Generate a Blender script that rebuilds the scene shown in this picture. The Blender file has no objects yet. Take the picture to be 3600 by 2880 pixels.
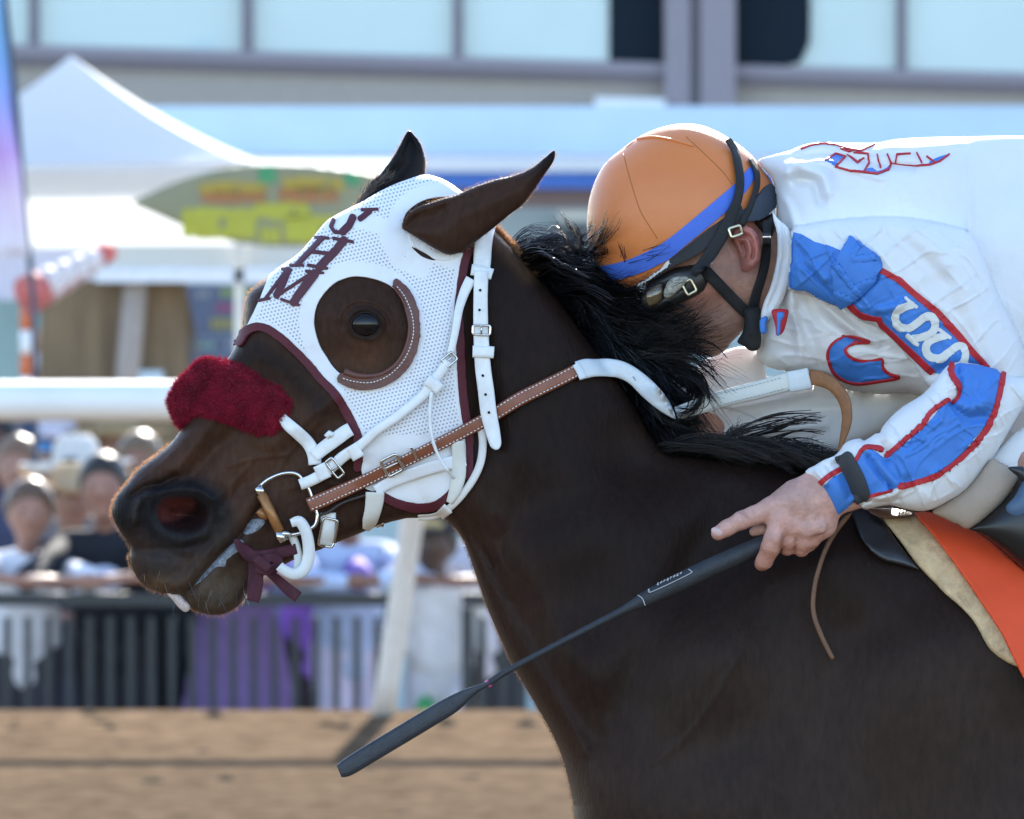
import bpy, math, random
import numpy as np
from mathutils import Vector
random.seed(7)
RNG = np.random.default_rng(11)
C = bpy.context.scene.collection

# ------------------------------------------------------------------ camera, light, exposure
S, D, H, CX, CY = 0.00036, 15.0, 1.87, 1800.0, 710.0     # metres per photo pixel at the horse, camera distance, camera height, principal point

sc = bpy.context.scene
cam_d = bpy.data.cameras.new('camera')
cam_d.sensor_width = 36.0
cam_d.lens = 36.0 * D / (3600 * S)
cam_d.shift_y = -(1440 - CY) / 3600.0
cam_d.clip_start, cam_d.clip_end = 0.5, 1500
cam_d.dof.use_dof = True
cam_d.dof.focus_distance = D - 0.12
cam_d.dof.aperture_fstop = 18.5
cam_d.dof.aperture_blades = 9
cam = bpy.data.objects.new('camera', cam_d)
cam.location = (0, -D, H)
cam.rotation_euler = (math.radians(90), 0, 0)
C.objects.link(cam)
sc.camera = cam

SUN_EL, SUN_AZ = math.radians(28), math.radians(7)        # behind the scene, a little to the right
world = bpy.data.worlds.new('World')
sc.world = world
world.use_nodes = True
wn = world.node_tree
sky = wn.nodes.new('ShaderNodeTexSky')
sky.sky_type = 'NISHITA'
sky.sun_disc = False
sky.sun_elevation = SUN_EL
sky.sun_rotation = SUN_AZ
sky.altitude = 1200
bg = wn.nodes['Background']
bg.inputs['Strength'].default_value = 0.15
wn.links.new(sky.outputs[0], bg.inputs['Color'])
sun_d = bpy.data.lights.new('sun', 'SUN')
sun_d.energy = 4.0
sun_d.angle = math.radians(0.5)
sun_d.color = (1.0, 0.95, 0.86)
sun = bpy.data.objects.new('sun', sun_d)
sdir = Vector((math.sin(SUN_AZ) * math.cos(SUN_EL), math.cos(SUN_AZ) * math.cos(SUN_EL), math.sin(SUN_EL)))
sun.rotation_euler = (-sdir).to_track_quat('-Z', 'Y').to_euler()
sun.location = (3, 20, 14)
C.objects.link(sun)
sc.view_settings.view_transform = 'Standard'
sc.view_settings.look = 'None'
sc.view_settings.gamma = 1
sc.view_settings.use_curve_mapping = False
sc.view_settings.exposure = 1.95
sc.render.engine = 'CYCLES'
sc.cycles.max_bounces = 8
sc.cycles.transparent_max_bounces = 16
sc.cycles.use_denoising = True

# ------------------------------------------------------------------ materials
MATS = {}
def mat(name, col, rough=0.6, var=0.12, vscale=30, bump=0.0, bscale=200, spec=0.5, metal=0.0, sheen=0.0, transl=0.0,
        attr=False, coat=0.0, stretch=None, var2=0.0, sss=0.0, sheen_tint=None):
    if name in MATS: return MATS[name]
    m = bpy.data.materials.new(name); m.use_nodes = True
    nt = m.node_tree; N = nt.nodes; L = nt.links
    b = N['Principled BSDF']
    b.inputs['Roughness'].default_value = rough
    b.inputs['Metallic'].default_value = metal
    b.inputs['Specular IOR Level'].default_value = spec if rough < .78 or spec != .5 else .12
    b.inputs['Sheen Weight'].default_value = sheen
    if sheen_tint: b.inputs['Sheen Tint'].default_value = (*sheen_tint, 1)
    b.inputs['Coat Weight'].default_value = coat
    if sss: 
        b.inputs['Subsurface Weight'].default_value = sss
        b.inputs['Subsurface Radius'].default_value = (0.010, 0.004, 0.002)
        b.inputs['Subsurface Scale'].default_value = 0.6
    tc = N.new('ShaderNodeTexCoord'); src = tc.outputs['Object']
    if stretch:
        mp = N.new('ShaderNodeMapping'); mp.inputs['Scale'].default_value = stretch
        L.new(src, mp.inputs['Vector']); src = mp.outputs['Vector']
    nz = N.new('ShaderNodeTexNoise'); nz.inputs['Scale'].default_value = vscale
    nz.inputs['Detail'].default_value = 6; nz.inputs['Roughness'].default_value = 0.62
    L.new(src, nz.inputs['Vector'])
    mr = N.new('ShaderNodeMapRange'); mr.inputs[1].default_value = 0.25; mr.inputs[2].default_value = 0.75
    mr.inputs[3].default_value = 1 - var; mr.inputs[4].default_value = 1 + var
    L.new(nz.outputs['Fac'], mr.inputs[0])
    mx = N.new('ShaderNodeMix'); mx.data_type = 'RGBA'; mx.blend_type = 'MULTIPLY'; mx.inputs[0].default_value = 1
    if attr:
        at = N.new('ShaderNodeAttribute'); at.attribute_name = 'Col'; L.new(at.outputs['Color'], mx.inputs[6])
    else:
        mx.inputs[6].default_value = (*col, 1)
    L.new(mr.outputs[0], mx.inputs[7])
    cout = mx.outputs[2]
    L.new(cout, b.inputs['Base Color'])
    if bump:
        n2 = N.new('ShaderNodeTexNoise'); n2.inputs['Scale'].default_value = bscale; n2.inputs['Detail'].default_value = 4
        L.new(src, n2.inputs['Vector'])
        bp = N.new('ShaderNodeBump'); bp.inputs['Strength'].default_value = bump; bp.inputs['Distance'].default_value = 0.002
        L.new(n2.outputs['Fac'], bp.inputs['Height']); L.new(bp.outputs[0], b.inputs['Normal'])
    if transl:
        tr = N.new('ShaderNodeBsdfTranslucent'); L.new(cout, tr.inputs['Color'])
        ms = N.new('ShaderNodeMixShader'); ms.inputs[0].default_value = transl
        L.new(b.outputs[0], ms.inputs[1]); L.new(tr.outputs[0], ms.inputs[2])
        L.new(ms.outputs[0], N['Material Output'].inputs['Surface'])
    MATS[name] = m
    return m

# ------------------------------------------------------------------ object helpers
def tag(o, label=None, cat=None, group=None, kind=None):
    if label: o['label'] = label
    if cat: o['category'] = cat
    if group: o['group'] = group
    if kind: o['kind'] = kind
    return o
def empty(name, loc, label, cat, group=None):
    o = bpy.data.objects.new(name, None); o.location = loc; o.empty_display_size = 0.1
    C.objects.link(o); tag(o, label, cat, group); return o
def link(name, me, m, parent=None):
    o = bpy.data.objects.new(name, me); C.objects.link(o)
    if m is not None and len(me.materials) == 0: me.materials.append(m)
    if parent is not None:
        o.parent = parent
        if parent.type == 'EMPTY': o.location = -parent.location
    return o
def mesh_np(name, V, F, smooth=True, cols=None):
    V = np.asarray(V, dtype=np.float32); me = bpy.data.meshes.new(name)
    if isinstance(F, np.ndarray):
        k = F.shape[1]; n = len(F)
        me.vertices.add(len(V)); me.vertices.foreach_set('co', V.ravel())
        me.loops.add(n * k); me.loops.foreach_set('vertex_index', F.astype(np.int32).ravel())
        me.polygons.add(n); me.polygons.foreach_set('loop_start', np.arange(0, n * k, k, dtype=np.int32))
        me.polygons.foreach_set('loop_total', np.full(n, k, dtype=np.int32))
        me.update(calc_edges=True)
    else:
        me.from_pydata(V.tolist(), [], F)
    me.polygons.foreach_set('use_smooth', np.full(len(me.polygons), smooth, dtype=bool))
    if cols is not None:
        a = me.color_attributes.new('Col', 'FLOAT_COLOR', 'POINT')
        c4_ = np.ones((len(V), 4), dtype=np.float32); c4_[:, :3] = cols
        a.data.foreach_set('color', c4_.ravel())
    me.validate()
    return me
def mk(name, V, F, m, parent=None, smooth=True, cols=None):
    return link(name, mesh_np(name, V, F, smooth, cols), m, parent)
class MB:                                     # collects pieces of ONE mesh
    def __init__(s): s.V = []; s.F = []; s.n = 0
    def add(s, V, F):
        V = np.asarray(V, float); s.V.append(V)
        s.F += [tuple(int(i) + s.n for i in f) for f in F]; s.n += len(V)
    def box(s, c, size, R=None):
        v = np.array([[x, y, z] for x in (-.5, .5) for y in (-.5, .5) for z in (-.5, .5)]) * np.array(size)
        if R is not None: v = v @ np.array(R).T
        s.add(v + np.array(c), [(0, 1, 3, 2), (4, 6, 7, 5), (0, 4, 5, 1), (2, 3, 7, 6), (0, 2, 6, 4), (1, 5, 7, 3)])
    def tube(s, pts, r, n=8, caps=True):
        V, F = tube_geo(pts, r, n, caps); s.add(V, F)
    def build(s, name, m, parent=None, smooth=True):
        return mk(name, np.vstack(s.V), s.F, m, parent, smooth)
def tube_geo(pts, r, n=8, caps=True):
    P = np.asarray(pts, float); k = len(P)
    r = np.full(k, r) if np.isscalar(r) else np.asarray(r, float)
    T = np.gradient(P, axis=0); T /= np.linalg.norm(T, axis=1)[:, None] + 1e-12
    up = np.array([0, 0, 1.0]) if abs(T[0][2]) < .9 else np.array([0, 1.0, 0])
    u = np.cross(T[0], up); u /= np.linalg.norm(u)
    V = []; a = np.arange(n) * 2 * math.pi / n
    for i in range(k):
        u = u - T[i] * np.dot(u, T[i]); u /= np.linalg.norm(u) + 1e-12
        w = np.cross(T[i], u)
        V.append(P[i] + r[i] * (np.cos(a)[:, None] * u + np.sin(a)[:, None] * w))
    V = np.vstack(V); F = []
    for i in range(k - 1):
        for j in range(n):
            F.append((i * n + j, i * n + (j + 1) % n, (i + 1) * n + (j + 1) % n, (i + 1) * n + j))
    if caps:
        F.append(tuple(range(n))[::-1]); F.append(tuple(range((k - 1) * n, k * n)))
    return V, F

# ------------------------------------------------------------------ photo coordinates -> places in the world
def W(px, py, Y):
    k = S * (D + np.asarray(Y, float)) / D
    return np.stack(np.broadcast_arrays((np.asarray(px, float) - CX) * k, np.asarray(Y, float), H - (np.asarray(py, float) - CY) * k), -1)
CROP = dict(c1=(350, 1100, .63785), c2=(800, 400, .57971), c3=(1900, 380, .53346), c4=(2400, 400, .57971),
            c5=(2200, 1200, .69583), c6=(950, 1300, .46368), c7=(1500, 750, .46382), c8=(2400, 1550, .32468), p=(0, 0, 1.0))
def Q(c, pts):
    x, y, s = CROP[c]
    a = np.asarray(pts, float).reshape(-1, 2)
    return a * s + np.array([x, y])
def cr(pts, n=6, closed=False):               # Catmull-Rom through the points
    P = np.asarray(pts, float)
    if closed: E = np.vstack([P[-1:], P, P[:2]])
    else: E = np.vstack([2 * P[:1] - P[1:2], P, 2 * P[-1:] - P[-2:-1]])
    out = []; t = np.linspace(0, 1, n, endpoint=False)[:, None]
    for i in range(len(E) - 3):
        a, b, c, d = E[i:i + 4]
        out.append(.5 * ((2 * b) + (-a + c) * t + (2 * a - 5 * b + 4 * c - d) * t ** 2 + (-a + 3 * b - 3 * c + d) * t ** 3))
    out = np.vstack(out)
    return out if closed else np.vstack([out, P[-1:]])
def resample(P, step):
    P = np.asarray(P, float); seg = np.linalg.norm(np.diff(P[:, :2], axis=0), axis=1); s = np.r_[0, np.cumsum(seg)]
    n = max(2, int(s[-1] / step) + 1); t = np.linspace(0, s[-1], n)
    return np.stack([np.interp(t, s, P[:, j]) for j in range(P.shape[1])], -1)
def seg_dist(X, Y, a, b):
    dx, dy = b[0] - a[0], b[1] - a[1]; l2 = dx * dx + dy * dy + 1e-9
    t = np.clip(((X - a[0]) * dx + (Y - a[1]) * dy) / l2, 0, 1)
    ex = X - (a[0] + t * dx); ey = Y - (a[1] + t * dy)
    return ex * ex + ey * ey
def sdf(poly, X, Y):                          # positive inside
    X = X.astype(np.float32); Y = Y.astype(np.float32)
    d = np.full(X.shape, 1e12, np.float32); ins = np.zeros(X.shape, bool); n = len(poly)
    for i in range(n):
        a, b = poly[i], poly[(i + 1) % n]
        np.minimum(d, seg_dist(X, Y, a, b), out=d)
        if a[1] != b[1]:
            c = ((a[1] > Y) != (b[1] > Y)) & (X < (b[0] - a[0]) * (Y - a[1]) / (b[1] - a[1]) + a[0])
            ins ^= c
    d = np.sqrt(d)
    return np.where(ins, d, -d)
def dline(pts, X, Y):
    d = np.full(X.shape, 1e12)
    for a, b in zip(pts[:-1], pts[1:]): d = np.minimum(d, seg_dist(X, Y, a, b))
    return np.sqrt(d)
def strokes(lst, X, Y):                       # union of thick lines, positive inside
    f = np.full(X.shape, -1e6)
    for pts, w in lst: f = np.maximum(f, w / 2 - dline(pts, X, Y))
    return f
def idw(ctrl, X, Y, p=3.0):
    num = 0; den = 0
    for x, y, v in ctrl:
        w = 1.0 / (((X - x) ** 2 + (Y - y) ** 2) + 400.0) ** (p / 2)
        num = num + w * v; den = den + w
    return num / den
def smin(a, b, k):
    h = np.clip(.5 + .5 * (b - a) / k, 0, 1)
    return b * (1 - h) + a * h - k * h * (1 - h)
def sstep(a, b, x):
    t = np.clip((x - a) / (b - a), 0, 1); return t * t * (3 - 2 * t)
def vnoise(X, Y, scale, seed=0, octaves=3):   # smooth value noise
    r = np.random.default_rng(seed); out = np.zeros(np.shape(X)); amp = 1.0; tot = 0
    for o in range(octaves):
        t = r.random((64, 64)); x = np.asarray(X) / scale; y = np.asarray(Y) / scale
        xi = np.floor(x).astype(int); yi = np.floor(y).astype(int); fx = x - xi; fy = y - yi
        fx = fx * fx * (3 - 2 * fx); fy = fy * fy * (3 - 2 * fy)
        g = lambda i, j: t[(yi + j) % 64, (xi + i) % 64]
        out = out + amp * ((g(0, 0) * (1 - fx) + g(1, 0) * fx) * (1 - fy) + (g(0, 1) * (1 - fx) + g(1, 1) * fx) * fy - .5)
        tot += amp; amp *= .5; scale *= .5
    return out / tot

def folds(X, Y, ang, scale, seed, stretch=5.0, sharp=5, warp=.6):   # thin cloth creases running along one direction
    c, s_ = math.cos(ang), math.sin(ang); u = (X * c + Y * s_) / stretch; v = -X * s_ + Y * c
    w_ = vnoise(X, Y, scale * 4, seed + 7, 2) * scale * warp * 3
    n = vnoise(u + w_ * .3, v + w_, scale, seed, 2); return np.maximum(0, 1 - np.abs(n) * 4.2) ** sharp
def relax(u, m, f, it, om):
    jj, ii = np.indices(u.shape); red = ((ii + jj) % 2 == 0) & m; blk = ((ii + jj) % 2 == 1) & m
    for _ in range(it):
        for k in (red, blk):
            p = np.pad(u, 1, mode='edge')
            g = .25 * (p[:-2, 1:-1] + p[2:, 1:-1] + p[1:-1, :-2] + p[1:-1, 2:] + f)
            u[k] += om * (g - u)[k]
    return u
def poisson(mask, step):                      # u = 0 on the outline, laplacian u = -2 inside
    if min(mask.shape) > 48:
        mc = mask[::2, ::2]; uc = poisson(mc, step * 2)
        u = np.repeat(np.repeat(uc, 2, 0), 2, 1)[:mask.shape[0], :mask.shape[1]].copy(); u[~mask] = 0
        return relax(u, mask, 2 * step * step, 24, 1.5)
    u = np.zeros(mask.shape)
    return relax(u, mask, 2 * step * step, 260, 1.8)

def clip(Tr, phi, A):                         # keep phi > 0; A = per-vertex rows; returns A', T', boundary flags
    ins = phi > 0; c = ins[Tr].sum(1); full = Tr[c == 3]
    one = Tr[c == 1]; two = Tr[c == 2]
    def roll(t, want):
        k = np.argmax(ins[t] == want, axis=1); r = np.arange(len(t))
        return np.stack([t[r, k], t[r, (k + 1) % 3], t[r, (k + 2) % 3]], -1)
    n0 = len(A); edges = []
    if len(one): o = roll(one, True); edges += [o[:, [0, 1]], o[:, [0, 2]]]
    if len(two): w = roll(two, False); edges += [w[:, [1, 0]], w[:, [2, 0]]]
    if edges:
        E = np.sort(np.vstack(edges), 1); key = E[:, 0].astype(np.int64) * n0 + E[:, 1]
        uq, first, inv = np.unique(key, return_index=True, return_inverse=True); inv = inv.ravel()
        a, b = E[first, 0], E[first, 1]; t = (phi[a] / (phi[a] - phi[b] + 1e-20))[:, None]
        A = np.vstack([A, A[a] * (1 - t) + A[b] * t]); idx = inv + n0; tris = [full]; q = 0
        if len(one): m = len(one); tris.append(np.stack([o[:, 0], idx[q:q + m], idx[q + m:q + 2 * m]], -1)); q += 2 * m
        if len(two):
            m = len(two); ob, oc = idx[q:q + m], idx[q + m:q + 2 * m]
            tris += [np.stack([w[:, 1], w[:, 2], oc], -1), np.stack([w[:, 1], oc, ob], -1)]
        Tn = np.vstack(tris)
    else: Tn = full
    bd = np.zeros(len(A), bool); bd[n0:] = True
    u, inv = np.unique(Tn, return_inverse=True)
    return A[u], inv.reshape(Tn.shape), bd[u]
def vnormals(V, T):
    n = np.cross(V[T[:, 1]] - V[T[:, 0]], V[T[:, 2]] - V[T[:, 0]]); N = np.zeros_like(V)
    for k in range(3):
        for j in range(3): N[:, j] += np.bincount(T[:, k], n[:, j], len(V))
    return N / (np.linalg.norm(N, axis=1)[:, None] + 1e-15)
def solid(V, T, off, thick, N=None):          # sheet -> shell with rim
    if N is None: N = vnormals(V, T)
    n = len(V); V2 = np.vstack([V + N * off, V + N * (off - thick)])
    e = np.vstack([T[:, [0, 1]], T[:, [1, 2]], T[:, [2, 0]]])
    key = e[:, 0].astype(np.int64) * n + e[:, 1]; rev = e[:, 1].astype(np.int64) * n + e[:, 0]
    b = e[~np.isin(key, rev)]
    rim = np.vstack([np.stack([b[:, 1], b[:, 0], b[:, 0] + n], -1), np.stack([b[:, 1], b[:, 0] + n, b[:, 1] + n], -1)])
    return V2, np.vstack([T, T[:, ::-1] + n, rim])
def grid_tris(nx, ny):
    i = np.arange(nx * ny).reshape(ny, nx)
    a, b, c, d = i[:-1, :-1].ravel(), i[:-1, 1:].ravel(), i[1:, 1:].ravel(), i[1:, :-1].ravel()
    par = ((np.indices((ny - 1, nx - 1)).sum(0)) % 2 == 0).ravel()
    t1 = np.where(par[:, None], np.stack([a, d, c], -1), np.stack([a, d, b], -1))
    t2 = np.where(par[:, None], np.stack([a, c, b], -1), np.stack([b, d, c], -1))
    return np.vstack([t1, t2])                # faces the camera (-Y) when x is right and y is down

class Surf:
    """a rounded body given by its outline in the photo and its near and far depth"""
    def __init__(s, box, step):
        x0, y0, x1, y1 = box; s.step = step; s.x0, s.y0 = x0, y0
        s.nx, s.ny = int((x1 - x0) / step) + 1, int((y1 - y0) / step) + 1
        s.X, s.Y = np.meshgrid(x0 + step * np.arange(s.nx), y0 + step * np.arange(s.ny))
    def shape(s, phi, near, far):
        s.phi, s.near, s.far = phi, near, far
        m = phi > 0; g = np.where(m, near, 0.0); w = m.astype(float)
        for _ in range(16):                   # carry the depth past the outline, for straps that overhang it
            p = np.pad(g * w, 1, mode='edge'); q = np.pad(w, 1, mode='edge')
            a = sum(p[1 + j:p.shape[0] - 1 + j, 1 + i:p.shape[1] - 1 + i] for i in (-1, 0, 1) for j in (-1, 0, 1))
            b = sum(q[1 + j:q.shape[0] - 1 + j, 1 + i:q.shape[1] - 1 + i] for i in (-1, 0, 1) for j in (-1, 0, 1))
            new = (w == 0) & (b > 0); g = np.where(new, a / np.maximum(b, 1e-9), g); w = np.where(new, 1.0, w)
        s.ext = np.where(w > 0, g, 5.0); s.has = w > 0
        T = grid_tris(s.nx, s.ny)
        A = np.stack([s.X.ravel(), s.Y.ravel(), near.ravel(), far.ravel()], -1)
        keep = (phi.ravel()[T] > 0).any(1)
        A, T, bd = clip(T[keep], phi.ravel(), A)
        s.A, s.T, s.bd = A, T, bd
        return s
    def mesh(s):
        A, T, bd = s.A, s.T, s.bd; n = len(A); ym = np.where(bd, (A[:, 2] + A[:, 3]) / 2, 0)
        Vn = W(A[:, 0], A[:, 1], np.where(bd, ym, A[:, 2])); fi = np.where(~bd)[0]
        mp = np.arange(n); mp[fi] = n + np.arange(len(fi))
        Vf = W(A[fi, 0], A[fi, 1], A[fi, 3])
        s.P2 = np.vstack([A[:, :2], A[fi, :2]])
        s.V = np.vstack([Vn, Vf]); s.F = np.vstack([T, mp[T][:, ::-1]])
        s.N = vnormals(s.V, s.F); s.nearflag = np.r_[np.ones(n, bool), np.zeros(len(fi), bool)]
        return s.V, s.F
    def at(s, px, py):                        # near depth, bicubic
        fx = (np.asarray(px, float) - s.x0) / s.step; fy = (np.asarray(py, float) - s.y0) / s.step
        fx = np.clip(fx, 1, s.nx - 3.001); fy = np.clip(fy, 1, s.ny - 3.001)
        i = np.floor(fx).astype(int); j = np.floor(fy).astype(int); u = fx - i; v = fy - j
        def wts(t): return [-.5 * t + t * t - .5 * t ** 3, 1 - 2.5 * t * t + 1.5 * t ** 3, .5 * t + 2 * t * t - 1.5 * t ** 3, -.5 * t * t + .5 * t ** 3]
        wx, wy = wts(u), wts(v); out = 0
        for b in range(4):
            for a in range(4): out = out + wy[b] * wx[a] * s.ext[j + b - 1, i + a - 1]
        return out
    def patch(s, phi_fn, box, step, off, thick):   # a piece of cloth, leather or print lying on the near side
        x0, y0, x1, y1 = box; nx, ny = int((x1 - x0) / step) + 1, int((y1 - y0) / step) + 1
        X, Y = np.meshgrid(x0 + step * np.arange(nx), y0 + step * np.arange(ny)); phi = phi_fn(X, Y)
        T = grid_tris(nx, ny); phi = phi.ravel(); A = np.stack([X.ravel(), Y.ravel()], -1)
        T = T[(phi[T] > 0).any(1)]
        A, T, bd = clip(T, phi, A)
        V = W(A[:, 0], A[:, 1], s.at(A[:, 0], A[:, 1]))
        V2, F = solid(V, T, off, thick); return V2, F, A
    def piece(s, name, polys, m, parent, off=.0012, thick=.0015, step=3.0, holes=(), lines=None, label=None, smooth=True):
        polys = [np.asarray(q) for q in polys]
        allp = np.vstack(polys + ([np.vstack([l[0] for l in lines])] if lines else []))
        mg = max([l[1] for l in lines]) if lines else 4
        def f(X, Y):
            v = np.full(X.shape, -1e6)
            for q in polys: v = np.maximum(v, sdf(q, X, Y))
            if lines: v = np.maximum(v, strokes(lines, X, Y))
            for h in holes: v = np.minimum(v, -sdf(h, X, Y))
            return v
        lo, hi = allp.min(0) - mg - step, allp.max(0) + mg + step
        V, F, A = s.patch(f, (lo[0], lo[1], hi[0], hi[1]), step, off, thick)
        o = mk(name, V, F, m, parent, smooth)
        if label: o['label'] = label
        return o
def puff(poly, step, T, ymid=0.0, p=2.5, far_t=None, detail=None, hs=1.0, pad=3):
    poly = np.asarray(poly); lo, hi = poly.min(0) - pad * step, poly.max(0) + pad * step
    s = Surf((lo[0], lo[1], hi[0], hi[1]), step); phi = sdf(poly, s.X, s.Y)
    h = np.sqrt(np.maximum(poisson(phi > 0, step), 0)) * S * hs
    Tn = T(s.X, s.Y) if callable(T) else T
    hn = h * Tn / (h ** p + Tn ** p) ** (1 / p); ym = ymid(s.X, s.Y) if callable(ymid) else ymid
    Tf = Tn if far_t is None else far_t; hf = h * Tf / (h ** p + Tf ** p) ** (1 / p)
    near = ym - hn
    if detail is not None: near = near - detail(s.X, s.Y) * np.clip(phi / 25.0, 0, 1)
    s.shape(phi, near, ym + hf); s.mesh(); return s

def ribbon(pts, w, ydepth, thick=.003, off=.001, step=8, under=.004, smooth_y=2, lift=None):
    """leather strap along a line in the photo; ydepth(px,py) = the surface it lies on; returns V,F"""
    P = np.asarray(pts, float); wv = np.full(len(P), w) if np.isscalar(w) else np.asarray(w, float)
    A = np.column_stack([P, wv])
    if lift is not None: A = np.column_stack([A, lift])
    A = resample(cr(A, 8), step); c = A[:, :2]; t = np.gradient(c, axis=0); t /= np.linalg.norm(t, axis=1)[:, None] + 1e-9
    nrm = np.stack([-t[:, 1], t[:, 0]], -1); us = np.array([-1, -.86, -.4, .0, .4, .86, 1.0]); pr = np.array([.35, .9, 1, 1.03, 1, .9, .35])
    pos = c[:, None, :] + nrm[:, None, :] * us[None, :, None] * A[:, 2][:, None, None] / 2
    Y = ydepth(pos[..., 0], pos[..., 1])
    if lift is not None: Y = Y - A[:, 3][:, None]
    for _ in range(smooth_y):
        Z = np.pad(Y, ((1, 1), (0, 0)), mode='edge'); Y = np.minimum((Z[:-2] + Z[1:-1] + Z[2:]) / 3, Y + .0005)
    top = W(pos[..., 0], pos[..., 1], Y - off - thick * pr); bot = W(pos[..., 0], pos[..., 1], Y - off + under)
    n, k = len(c), len(us); ring = np.concatenate([top, bot[:, ::-1]], 1); m = 2 * k; V = ring.reshape(-1, 3); F = []
    for i in range(n - 1):
        for j in range(m):
            F.append((i * m + j, (i + 1) * m + j, (i + 1) * m + (j + 1) % m, i * m + (j + 1) % m))
    F.append(tuple(range(m))); F.append(tuple(range((n - 1) * m, n * m))[::-1])
    return V, F
def stitch_geo(pts, ydepth, side, off, length=9, gap=6, r=.0007):
    """running stitches along a line, side = offset in photo pixels"""
    c = resample(cr(np.asarray(pts, float), 8), 2.0); t = np.gradient(c, axis=0); t /= np.linalg.norm(t, axis=1)[:, None] + 1e-9
    c = c + np.stack([-t[:, 1], t[:, 0]], -1) * (np.asarray(side)[:, None] if not np.isscalar(side) else side)
    b = MB(); n = int(length / 2); g = int((length + gap) / 2)
    for i in range(3, len(c) - n - 2, g):
        q = c[[i, i + n // 2, i + n]]; V = W(q[:, 0], q[:, 1], ydepth(q[:, 0], q[:, 1]) - off)
        b.tube(V, [r * .6, r, r * .6], 5)
    return b

# ------------------------------------------------------------------ solid modelling with distance fields
def sd_cone(P, a, b, ra, rb, sc3=(1, 1, 1)):
    q = np.array(sc3); a = np.asarray(a, float) * q; b = np.asarray(b, float) * q; X = P * q
    ab = b - a; t = np.clip(((X - a) @ ab) / (ab @ ab + 1e-12), 0, 1)
    return np.linalg.norm(X - a - t[..., None] * ab, axis=-1) - (ra + (rb - ra) * t)
def sd_ell(P, c, r, R=None):
    q = P - np.asarray(c)
    if R is not None: q = q @ np.asarray(R)
    r = np.asarray(r, float); k0 = np.linalg.norm(q / r, axis=-1); k1 = np.linalg.norm(q / (r * r), axis=-1)
    return k0 * (k0 - 1) / (k1 + 1e-9)
def nets(f, lo, hi, h):
    """surface nets: closed quad mesh of f = 0 (f < 0 inside)"""
    lo = np.asarray(lo, float); n = np.ceil((np.asarray(hi) - lo) / h).astype(int) + 1
    g = np.stack(np.meshgrid(*[lo[i] + h * np.arange(n[i]) for i in range(3)], indexing='ij'), -1)
    v = f(g); ins = v < 0; nc = n - 1
    acc = np.zeros((*nc, 3)); cnt = np.zeros(nc)
    corners = [(i, j, k) for i in (0, 1) for j in (0, 1) for k in (0, 1)]
    sl = lambda o: tuple(slice(o[d], o[d] + nc[d]) for d in range(3))
    for o in corners:
        for d in range(3):
            if o[d] == 0:
                o2 = list(o); o2[d] = 1; a, b = v[sl(o)], v[sl(o2)]; x = (a < 0) != (b < 0)
                t = np.where(x, a / (a - b + 1e-20), 0); p = np.zeros((*nc, 3))
                for e in range(3): p[..., e] = o[e]
                p[..., d] += t; acc += np.where(x[..., None], p, 0); cnt += x
    act = cnt > 0; idx = np.full(nc, -1); idx[act] = np.arange(act.sum())
    cell = np.stack(np.nonzero(act), -1); V = lo + h * (cell + acc[act] / cnt[act][:, None]); Fs = []
    for d in range(3):
        e1, e2 = (d + 1) % 3, (d + 2) % 3
        s0 = [slice(None)] * 3; s1 = [slice(None)] * 3; s0[d] = slice(0, n[d] - 1); s1[d] = slice(1, n[d])
        A, B = ins[tuple(s0)], ins[tuple(s1)]; x = A != B; c = np.stack(np.nonzero(x), -1)
        ok = (c[:, e1] > 0) & (c[:, e2] > 0) & (c[:, e1] < nc[e1]) & (c[:, e2] < nc[e2]); c = c[ok]
        flip = A[tuple(c.T)]
        def cid(o1, o2):
            q = c.copy(); q[:, e1] -= o1; q[:, e2] -= o2; return idx[tuple(q.T)]
        quad = np.stack([cid(1, 1), cid(0, 1), cid(0, 0), cid(1, 0)], -1)
        Fs.append(np.where(flip[:, None], quad, quad[:, ::-1]))
    return V, np.vstack(Fs)
def smooth_mesh(V, F, it=2, lam=.5):
    for _ in range(it):
        acc = np.zeros_like(V); c = np.zeros(len(V)); k = F.shape[1]
        for j in range(k):
            a, b = F[:, j], F[:, (j + 1) % k]
            for d in range(3): acc[:, d] += np.bincount(a, V[b, d], len(V)) + np.bincount(b, V[a, d], len(V))
            c += np.bincount(a, minlength=len(V)) + np.bincount(b, minlength=len(V))
        V = V + lam * (acc / np.maximum(c, 1)[:, None] - V)
    return V
def smin_all(lst, k):
    d = lst[0]
    for e in lst[1:]: d = smin(d, e, k)
    return d

# ------------------------------------------------------------------ ground
def YR(r): return D * (r - 1)
def WR(px, py, r): return W(px, py, YR(r))
EDGE, APR = 28.9, -.76
def gz(y): return -.12 * np.clip((EDGE - y) / 7.5, 0, 1)
dirt = mat('track_dirt', (.098, .070, .047), rough=1.0, var=.6, vscale=9, bump=.9, bscale=40, spec=0)
nx, ny = 330, 520; gx = np.linspace(-2.7, 2.7, nx); gy = np.linspace(18.5, EDGE, ny); GX, GY = np.meshgrid(gx, gy)
clod = -.092 + .035 * vnoise(GX, GY, .5, 1, 2) + .115 * vnoise(GX + 3, GY * .7, .17, 4, 4) + .13 * np.maximum(0, vnoise(GX + 9, GY * .7, .12, 2, 2) - .045) + .05 * vnoise(GX * .4, GY, 1.1, 3, 2)
GZ = gz(GY) + (.02 + clod) * np.clip((GY - 18.5) / .6, 0, 1)
i = np.arange(nx * ny).reshape(ny, nx); FQ = np.stack([i[:-1, :-1].ravel(), i[:-1, 1:].ravel(), i[1:, 1:].ravel(), i[1:, :-1].ravel()], -1)
V0 = np.stack([GX.ravel(), GY.ravel(), GZ.ravel()], -1); n0 = len(V0)
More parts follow.
